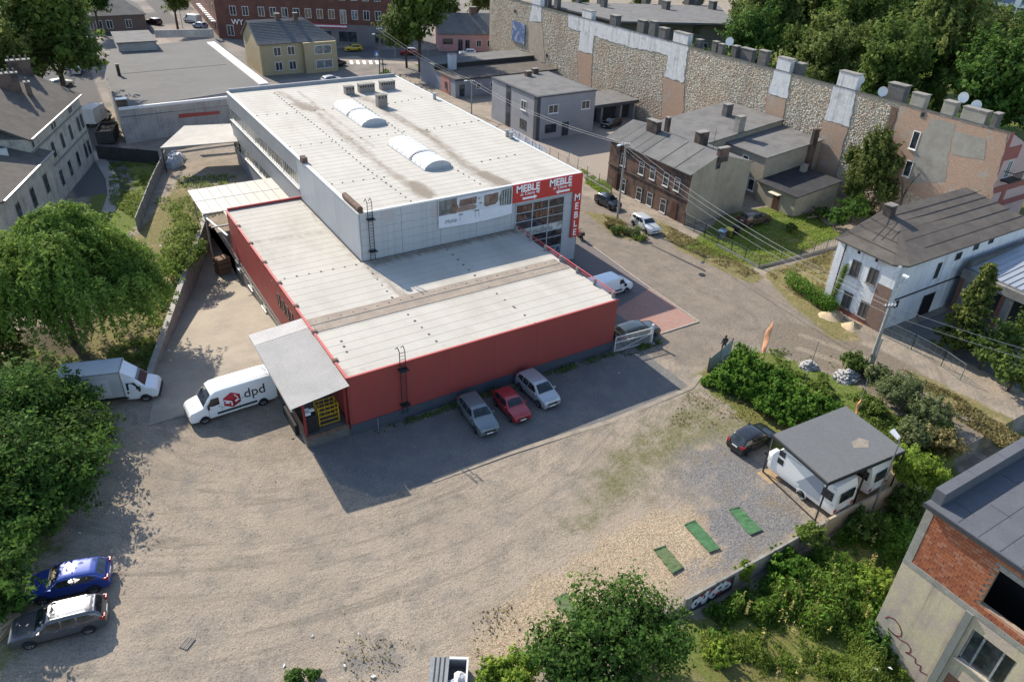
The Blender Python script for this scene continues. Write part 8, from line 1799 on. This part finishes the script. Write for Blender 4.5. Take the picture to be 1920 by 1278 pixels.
# blue crossing sign
b_, h = ht((707, 117), (707, 98)); cs = thing("road_sign", "small blue pedestrian crossing sign by the twin pole", "road sign", tuple(b_)); MB().tube([(b_.x, b_.y, 0), (b_.x, b_.y, h)], .05, 6).build("shaft", STEEL, cs); MB().box(b_.x-.55, b_.y-.05, h-.9, b_.x+.55, b_.y, h+.25).build("sign_plate", M("sign_blue", (.06, .16, .42)), cs)
MB().add([(b_.x-.38, b_.y-.06, h-.7), (b_.x+.38, b_.y-.06, h-.7), (b_.x, b_.y-.06, h+.05)], [(0, 1, 2)]).build("sign_triangle", SIGN_W, cs)
ad = thing("advertising_board", "blue and white billboard on the stone wall at the top", "billboard", (WX-.2, *wy(972, 60))); y0_, z0_ = wy(961, 76); y1_, z1_ = wy(986, 52); MB().box(WX-.25, y1_, z0_, WX-.1, y0_, z1_+.6).build("board", M("billboard_blue", (.10, .15, .28), (.30, .34, .42), .9, .5, lo=.5, hi=.6), ad)
# feather flags
FLAG, N, L, B = node_mat("orange_flag"); B.inputs["Base Color"].default_value = (.74, .33, .17, 1); B.inputs["Roughness"].default_value = .7
_tr = N.new("ShaderNodeBsdfTranslucent"); _tr.inputs[0].default_value = (.80, .42, .25, 1); _mx = N.new("ShaderNodeMixShader"); _mx.inputs[0].default_value = .55; L.new(B.outputs[0], _mx.inputs[1]); L.new(_tr.outputs[0], _mx.inputs[2]); L.new(_mx.outputs[0], N["Material Output"].inputs[0])
def flag(label, base, top, hfrac, lean, wk=1.0, tmax=1.0):
    b_, h = ht(base, top); f_ = thing("feather_flag", label, "flag", tuple(b_), 0, "orange feather flags"); L_ = Vector(lean)
    P_ = [Vector((b_.x, b_.y, 0))+L_*(t**2)+up*(h*t) for t in np.linspace(0, 1, 9)]; MB().tube(P_, .025, 5).build("pole", STEEL, f_)
    m_ = MB(); n = 10; d = Vector((RT.x, RT.y, 0)).normalized()
    for i in range(n+1):
        t = hfrac+(tmax-hfrac)*i/n; p = Vector((b_.x, b_.y, 0))+L_*t*t+up*(h*t); w = wk*.62*math.sin(math.pi*min(.999, max(.02, .1+.88*(1-i/n))))**.7; fold = .12*math.sin(i*1.1)
        m_.v += [tuple(p), tuple(p-d*w*.5+Vector((-d.y, d.x, 0))*(.15+fold)), tuple(p-d*w+Vector((-d.y, d.x, 0))*fold-up*.15)]
    for i in range(n):
        for k in (0, 1): m_.f.append([3*i+k, 3*i+k+1, 3*i+k+4, 3*i+k+3]); m_.m.append(0)
    m_.build("cloth", FLAG, f_, smooth=True)
flag("sunlit orange feather flag standing in the ivy thicket", (1421, 712), (1440, 612), .45, (.9, .5, 0), .75); flag("orange feather flag furled on a pole behind the carport roof", (1598, 800), (1624, 718), .12, (.4, .3, 0), .3, .62)
b_, h = ht((1508, 722), (1528, 640)); MB_p = MB().tube([(b_.x, b_.y, 0), (b_.x+.2, b_.y, h)], .03, 5).build("bare_flagpole", STEEL); tag(MB_p, "thin bare metal flagpole beside the rubble in the weeds", "flagpole")
# person walking by the ivy
pb = g(1355, 660); per = thing("person", "person in dark clothes walking beside the corrugated fence", "person", tuple(pb), math.radians(60))
sk = bpy.data.meshes.new("body"); J = [(0, 0, .93), (0, 0, 1.12), (0, 0, 1.36), (0, 0, 1.50), (.02, 0, 1.60), (.02, 0, 1.73), (0, .10, .90), (.14, .10, .50), (.05, .10, .08), (.20, .10, .04), (0, -.10, .90), (-.05, -.10, .50), (-.22, -.10, .12), (-.08, -.10, .06), (0, .19, 1.42), (-.06, .25, 1.14), (.06, .26, .90), (0, -.19, 1.42), (.04, -.25, 1.14), (.18, -.24, .94), (.10, .265, .80), (.23, -.24, .85)]
E_ = [(0, 1), (1, 2), (2, 3), (3, 4), (4, 5), (0, 6), (6, 7), (7, 8), (8, 9), (0, 10), (10, 11), (11, 12), (12, 13), (2, 14), (14, 15), (15, 16), (2, 17), (17, 18), (18, 19), (16, 20), (19, 21)]
Rr = [.15, .15, .17, .07, .085, .10, .10, .075, .045, .04, .10, .075, .045, .04, .075, .055, .04, .075, .055, .04, .032, .032]
sk.from_pydata(J, E_, []); po = bpy.data.objects.new("body", sk); col.objects.link(po); po.parent = per; sm = po.modifiers.new("skin", 'SKIN'); po.modifiers.new("smooth", 'SUBSURF').levels = 1
for i, vtx in enumerate(sk.skin_vertices[0].data if sk.skin_vertices else []): vtx.radius = (Rr[i], Rr[i]); vtx.use_root = (i == 0)
sk.materials.append(M("dark_clothes", (.03, .028, .034), (.05, .045, .05), 3, .9))
MB().tube([(.03, 0, 1.56), (.035, 0, 1.64), (.035, 0, 1.72), (.02, 0, 1.78)], .088, 10).build("head", M("skin", (.42, .26, .19), grain=0), per, local=True, smooth=True); MB().tube([(-.01, 0, 1.66), (-.01, 0, 1.75), (.01, 0, 1.81)], .098, 10).build("hair", M("dark_hair", (.03, .02, .015)), per, local=True, smooth=True)
# green turf mats
MAT_G = M("turf_green", (.065, .155, .07), (.05, .125, .055), 3, .95, bmp=.4); MAT_O = M("turf_old_green", (.085, .135, .055), (.11, .13, .07), 2.5, .95, bmp=.4)
for (pts, mt, lab) in ((((1283, 985), (1303, 976), (1350, 1028), (1329, 1036)), MAT_G, "bright green turf mat in the middle of the gravel"), (((1366, 957), (1386, 951), (1429, 994), (1406, 1004)), MAT_G, "bright green turf mat nearest the carport"), (((1225, 1032), (1248, 1025), (1281, 1063), (1260, 1075)), MAT_O, "faded dirty green turf mat on the orange gravel"), (((1038, 1125), (1063, 1113), (1100, 1160), (1076, 1175)), MAT_O, "faded turf mat half under the foreground tree")):
    P_ = [g(u, v) for u, v in pts]; r = thing("turf_mat", lab, "turf mat", tuple((P_[0]+P_[2])/2), 0, "green turf mats"); m_ = MB(); n = 10; vs = []
    for i in range(n+1):
        for j in range(5):
            a_ = P_[0]+(P_[3]-P_[0])*(i/n); b2 = P_[1]+(P_[2]-P_[1])*(i/n); q_ = a_+(b2-a_)*(j/4); vs.append((q_.x+random.uniform(-.03, .03), q_.y+random.uniform(-.03, .03), .05+random.uniform(0, .05)))
    m_.add(vs, [(i*5+j, i*5+j+1, i*5+j+6, i*5+j+5) for i in range(n) for j in range(4)]); m_.build("mat_sheet", mt, r); m2 = MB()
    for i in (0, n):
        a_, b2 = Vector(vs[i*5]), Vector(vs[i*5+4]); m2.bar(a_+up*.02, b2+up*.02, .09, .03)
    m2.build("mat_edge", M("mat_edge_green", (.05, .10, .05)), r)
# waste containers
P_ = [g(808, 1243, .9), g(877, 1245, .9), g(872, 1290, .9), g(803, 1290, .9)]; c = sum(P_, Vector())/4; dx = (P_[1]-P_[0]).normalized(); an_ = math.atan2(dx.y, dx.x); Lx = (P_[1]-P_[0]).length
sk_ = thing("waste_container", "grey metal waste container with one lid open and white bags inside", "waste container", (c.x, c.y, 0), an_); GS = M("container_grey", (.22, .23, .24), (.17, .18, .19), 1.5, .6)
hx_, hy_ = Lx/2, 1.0; m_ = MB()
m_.box(-hx_, -hy_, 0, hx_, hy_, .1)
for s in (1, -1): m_.box(-hx_, s*hy_-.03, .1, hx_, s*hy_+.03, .95); m_.box(s*hx_-.03, -hy_+.03, .1, s*hx_+.03, hy_-.03, .95)
m_.build("shell", GS, sk_, local=True); MB().box(-hx_-.03, -hy_-.03, .96, 0, hy_+.03, 1.0).build("lid", GS, sk_, local=True); MB().box(0, hy_-.08, .93, hx_+.04, hy_+.06, 1.02).build("rim", ALU, sk_, local=True); MB().box(hx_-.05, -hy_, .93, hx_+.05, hy_-.09, 1.02).build("rim", ALU, sk_, local=True)
m_ = MB()
for x_ in (-.75*hx_, -.5*hx_, -.25*hx_): m_.box(x_-.03, -hy_, 1.001, x_+.03, hy_, 1.03)
m_.build("lid_rib", DARK_STEEL, sk_, local=True)
def lump(nm, mat, parent, cx, cy, cz, r, rz, seed=0, local=True, n=10, j=.25):
    rr = random.Random(seed); m_ = MB(); vs = []
    for i in range(6):
        t = math.pi/2*i/5
        for k in range(n): a_ = 2*math.pi*k/n; q_ = 1+rr.uniform(-j, j); vs.append((cx+math.cos(a_)*math.cos(t)*r*q_, cy+math.sin(a_)*math.cos(t)*r*q_, cz+math.sin(t)*rz*(1+rr.uniform(-j, j)*.5)))
    m_.add(vs, [(i*n+k, i*n+(k+1) % n, (i+1)*n+(k+1) % n, (i+1)*n+k) for i in range(5) for k in range(n)]); return m_.build(nm, mat, parent, local=local)
for k, (x_, y_) in enumerate(((.3*hx_, -.3), (.6*hx_, .1), (.55*hx_, -.6))): lump("waste_bag", M("white_bag", (.62, .63, .64), (.5, .52, .54), 4, .5), sk_, x_, y_, .45, .38, .4, k)
q_ = g(205, 262); sk2 = thing("skip", "open dark skip filled with scrap in the lane by the flat hall", "skip", (q_.x, q_.y, 0), math.radians(75)); DK = M("skip_dark", (.05, .055, .055), (.035, .04, .04), 2, .8)
m_ = MB(); m_.box(-2.4, -1.15, .1, 2.4, 1.15, .3)
for s in (1, -1): m_.box(-2.5, s*1.15-.05, .2, 2.5, s*1.15+.05, 1.9); m_.box(s*2.5-.05, -1.1, .2, s*2.5+.05, 1.1, 1.9)
m_.build("shell", DK, sk2, local=True); m_ = MB()
for s in (1, -1): m_.box(-2.55, s*1.15-.09, 1.9, 2.55, s*1.15+.09, 2.0); m_.box(s*2.5-.08, -1.05, 1.9, s*2.5+.08, 1.05, 2.0)
m_.build("rim", RUST, sk2, local=True)
for k in range(9): lump("scrap", M("scrap_%d" % (k % 3), ((.45, .38, .26), (.30, .20, .12), (.5, .48, .44))[k % 3], (.2, .15, .1), 3), sk2, random.uniform(-2, 2), random.uniform(-.8, .8), 1.2, .5, .5, k+20)
BN = "wheeled bins in the garden"
for k, (u, v, cc, lab) in enumerate(((1352, 448, (.09, .12, .15), "grey blue wheeled bin behind the garden fence"), (1365, 445, (.13, .12, .04), "bin with yellow lid between two others in the garden"), (1378, 440, (.02, .022, .024), "black wheeled bin beside the garden bins"))):
    q_ = g(u, v); b_ = thing("wheeled_bin", lab, "bin", (q_.x, q_.y, 0), .3, BN); bm_ = M("bin_%d" % k, cc, rough=.5)
    MB().add([(-.3, -.3, .08), (.3, -.3, .08), (.3, .3, .08), (-.3, .3, .08), (-.4, -.38, 1.05), (.4, -.38, 1.05), (.4, .38, 1.05), (-.4, .38, 1.05)], [(3, 2, 1, 0), (0, 1, 5, 4), (1, 2, 6, 5), (2, 3, 7, 6), (3, 0, 4, 7)]).build("bin_body", bm_, b_, local=True)
    MB().add([(-.43, -.42, 1.05), (.43, -.42, 1.05), (.43, .42, 1.1), (-.43, .42, 1.1), (-.38, -.3, 1.15), (.38, -.3, 1.15), (.38, .36, 1.2), (-.38, .36, 1.2)], [(4, 5, 6, 7), (0, 1, 5, 4), (1, 2, 6, 5), (2, 3, 7, 6), (3, 0, 4, 7)]).build("lid", M("bin_lid_%d" % k, (.16, .25, .36) if k == 0 else (.5, .4, .05) if k == 1 else (.03, .03, .03), rough=.5), b_, local=True)
    for s in (1, -1): MB().disc((s*.3, .3, .1), (1, 0, 0), .1, .06, 10).build("wheel", TYRE, b_, local=True)
# heaps
def heap(name, label, cat, u, v, rx, ry, h, mat, seed, stones=0, smat=None):
    q_ = g(u, v); r = thing(name, label, cat, (q_.x, q_.y, 0)); R_ = random.Random(seed); n = 20; m_ = MB(); vs = [];
    for i in range(9):
        t = i/8
        for k in range(n): a_ = 2*math.pi*k/n; s_ = (1-t)*(1+.12*math.sin(3*a_+seed)+R_.uniform(-.05, .05)); vs.append((math.cos(a_)*rx*s_, math.sin(a_)*ry*s_, -.05+h*(t**1.15)*(1+R_.uniform(-.08, .08))))
    m_.add(vs, [(i*n+k, i*n+(k+1) % n, (i+1)*n+(k+1) % n, (i+1)*n+k) for i in range(8) for k in range(n)]); m_.build("mound", mat, r, local=True, smooth=not stones)
    if stones:
        m_ = MB()
        for _ in range(stones):
            t = R_.uniform(.1, .95); a_ = R_.uniform(0, 6.28); s_ = R_.uniform(.06, .17); x_, y_, z_ = math.cos(a_)*rx*(1-t), math.sin(a_)*ry*(1-t), h*t**1.15
            m_.bar((x_-s_, y_, z_+R_.uniform(0, .1)), (x_+s_*R_.uniform(.5, 1), y_+R_.uniform(-s_, s_), z_+R_.uniform(-.03, .12)), s_*1.3, s_)
        o = m_.build("broken_stones", smat, r, local=True); o["kind"] = "stuff"
SAND = M("heap_sand", (.46, .36, .23), (.40, .31, .20), 2, .95, bmp=.4)
heap("sand_heap", "pale sand heap on the road verge left of the white house corner", "sand heap", 1560, 592, 1.7, 1.2, .75, SAND, 1); heap("sand_heap", "smaller pale sand heap right under the bare brick patch", "sand heap", 1598, 612, 1.4, 1.0, .6, SAND, 2)
RUBM = M("grey_rubble", (.33, .32, .31), (.22, .21, .20), 3, .95, bmp=.6); RUBS = M("white_rubble", (.50, .49, .47), (.34, .33, .32), 4, .9)
heap("rubble_heap", "larger heap of grey broken concrete among the weeds", "rubble heap", 1588, 708, 1.5, 1.1, .8, RUBM, 3, 110, RUBS); heap("rubble_heap", "smaller heap of grey rubble left of the bigger one", "rubble heap", 1516, 688, .9, .8, .6, RUBM, 4, 60, RUBS)
# pallets, crates, debris, litter
WOODL = M("pale_wood", (.50, .38, .24), (.40, .30, .19), 4, .85); WOODB = M("brown_wood", (.20, .12, .075), (.15, .09, .06), 4, .85)
def pallet(label, x, y, z, rz, n=1, mat=None, grp=None, sc=1.0):
    for i in range(n):
        r = thing("pallet", (("bottom ", "middle ", "top ")[i] if n > 2 else ("lower ", "upper ")[i] if n > 1 else "")+label, "pallet", (x, y, z+.15*i), rz+random.uniform(-.06, .06), grp); r.scale = (sc, sc, sc)
        for k in range(5): MB().box(-.6, -.4+k*.18, .11, .6, -.4+k*.18+.12, .135).build("plank", mat or WOODL, r, local=True)
        for k in range(3): MB().box(-.6, -.4+k*.36, .0, .6, -.4+k*.36+.09, .108).build("bearer", mat or WOODL, r, local=True)
q_ = g(15, 1168); pallet("pale wooden pallet stacked in front of the grey estate car", q_.x, q_.y, .0, .5, 3, grp="pale pallets at the bottom left"); q_ = g(2, 1185); pallet("pale wooden pallet leaning at the bottom left edge", q_.x, q_.y, .0, .9, 2, grp="pale pallets at the bottom left")
q_ = g(352, 1206); pallet("small grey broken crate lid lying on the dirt lot", q_.x, q_.y, .0, .7, 1, M("grey_wood", (.22, .20, .175), (.17, .155, .14), 3), None, .6)
ck = thing("crate_stack", "stack of brown wooden crates at the end of the sunken drive", "crates", (-1.1, 36.3, -2.4), .3)
for k in range(3):
    MB().box(-.75, -.55, .02+k*.62, .75, .55, .55+k*.62).build("crate", WOODB, ck, local=True)
db = thing("garden_debris", "heap of old frames and boards beside the lean-to", "debris", (*gxy(1530, 405), 0))
for k in range(14): a_ = random.uniform(0, 3.1); x_, y_ = random.uniform(-1.5, 1.5), random.uniform(-.8, .8); MB().bar((x_, y_, .15+random.random()*.5), (x_+math.cos(a_)*1.4, y_+math.sin(a_)*1.4, .1+random.random()*.6), .12, .05).build("board", (CONCRETE, RUST, WOODL)[k % 3], db, local=True)
bg_ = thing("wrapped_bale", "white plastic wrapped bale beside the loading canopy", "bale", (*gxy(327, 312), 0)); lump("wrap", M("white_wrap", (.50, .52, .55), (.4, .42, .45), 2, .4), bg_, 0, 0, 0, 1.2, 1.5, 5); lump("wrap", M("white_wrap", (.50, .52, .55)), bg_, .6, 2.6, 0, 1.2, 1.3, 6)
q_ = g(508, 606); yb = thing("yellow_sack", "small yellow and white sacks between canopy and red wall", "sack", (-1.0, 16.0, ramp_z(16))); lump("sack", YEL, yb, 0, 0, 0, .35, .4, 8); lump("sack", SIGN_W, yb, .5, .3, 0, .3, .5, 9)
LIT = M("white_litter", (.66, .65, .62), grain=0); tans = M("tan_litter", (.50, .34, .22), grain=0)
for k, (u, v, s_, mt) in enumerate(((172, 898, .28, LIT), (150, 1000, .2, LIT), (548, 821, .25, tans), (278, 924, .22, tans), (585, 1192, .18, LIT), (672, 1188, .14, LIT), (644, 1147, .16, tans), (532, 1248, .25, LIT), (646, 1248, .2, LIT), (700, 1268, .3, LIT), (588, 851, .18, LIT), (516, 902, .16, tans), (298, 804, .25, tans), (1161, 700, .16, LIT), (301, 462, .3, LIT), (200, 505, .3, LIT), (290, 498, .22, LIT), (262, 560, .2, LIT), (317, 658, .3, LIT), (1645, 1248, .3, LIT), (1672, 1246, .24, LIT), (798, 786, .15, LIT), (502, 768, .3, tans), (395, 880, .2, tans))):
    q_ = g(u, v, 0); a_ = random.uniform(0, 3); s_ *= .6; m_ = MB(); c_, s2 = math.cos(a_)*s_, math.sin(a_)*s_; zl = .05 if v < 1240 or u < 1200 else -.3
    m_.add([(q_.x-c_, q_.y-s2, zl), (q_.x+s2*.6, q_.y-c_*.6, zl+.05), (q_.x+c_, q_.y+s2, zl+.02), (q_.x-s2*.6, q_.y+c_*.6, zl+.08)], [(0, 1, 2), (0, 2, 3)]); o = m_.build("litter", mt); tag(o, ("white" if mt is LIT else "tan")+" scrap of paper or plastic litter lying on the ground", "litter", ("white" if mt is LIT else "tan")+" litter on the ground")
b_ = Vector((1.9, -.55, 0)); mp = MB().tube([(b_.x, b_.y, -.05), (b_.x, b_.y, 1.25)], .05, 8).build("marker_post", STEEL); tag(mp, "short grey metal post at the foot of the red wall", "post")
m_ = MB(); a, b = g(1222, 460), g(1322, 508); m_.bar((a.x, a.y, .01), (b.x, b.y, .01), .22, .05); tag(m_.build("drain_channel", M("drain_dark", (.045, .045, .048))), kind="structure")
q_ = g(1316, 515); tag(MB().disc((q_.x, q_.y, .02), (0, 0, 1), .36, .05, 14).build("manhole_cover", DARK_STEEL), "round dark manhole cover in the dusty road", "manhole cover")

# lettering curves become real meshes
bpy.context.view_layer.update(); dg = bpy.context.evaluated_depsgraph_get()
for o in [o for o in scene.objects if o.type == 'FONT']:
    me = bpy.data.meshes.new_from_object(o.evaluated_get(dg)); me.name = "lettering"; nm = o.name; o.name = "old_curve"
    k = bpy.data.objects.new(nm, me); col.objects.link(k); k.parent = o.parent; k.matrix_basis = o.matrix_basis.copy(); bpy.data.objects.remove(o)
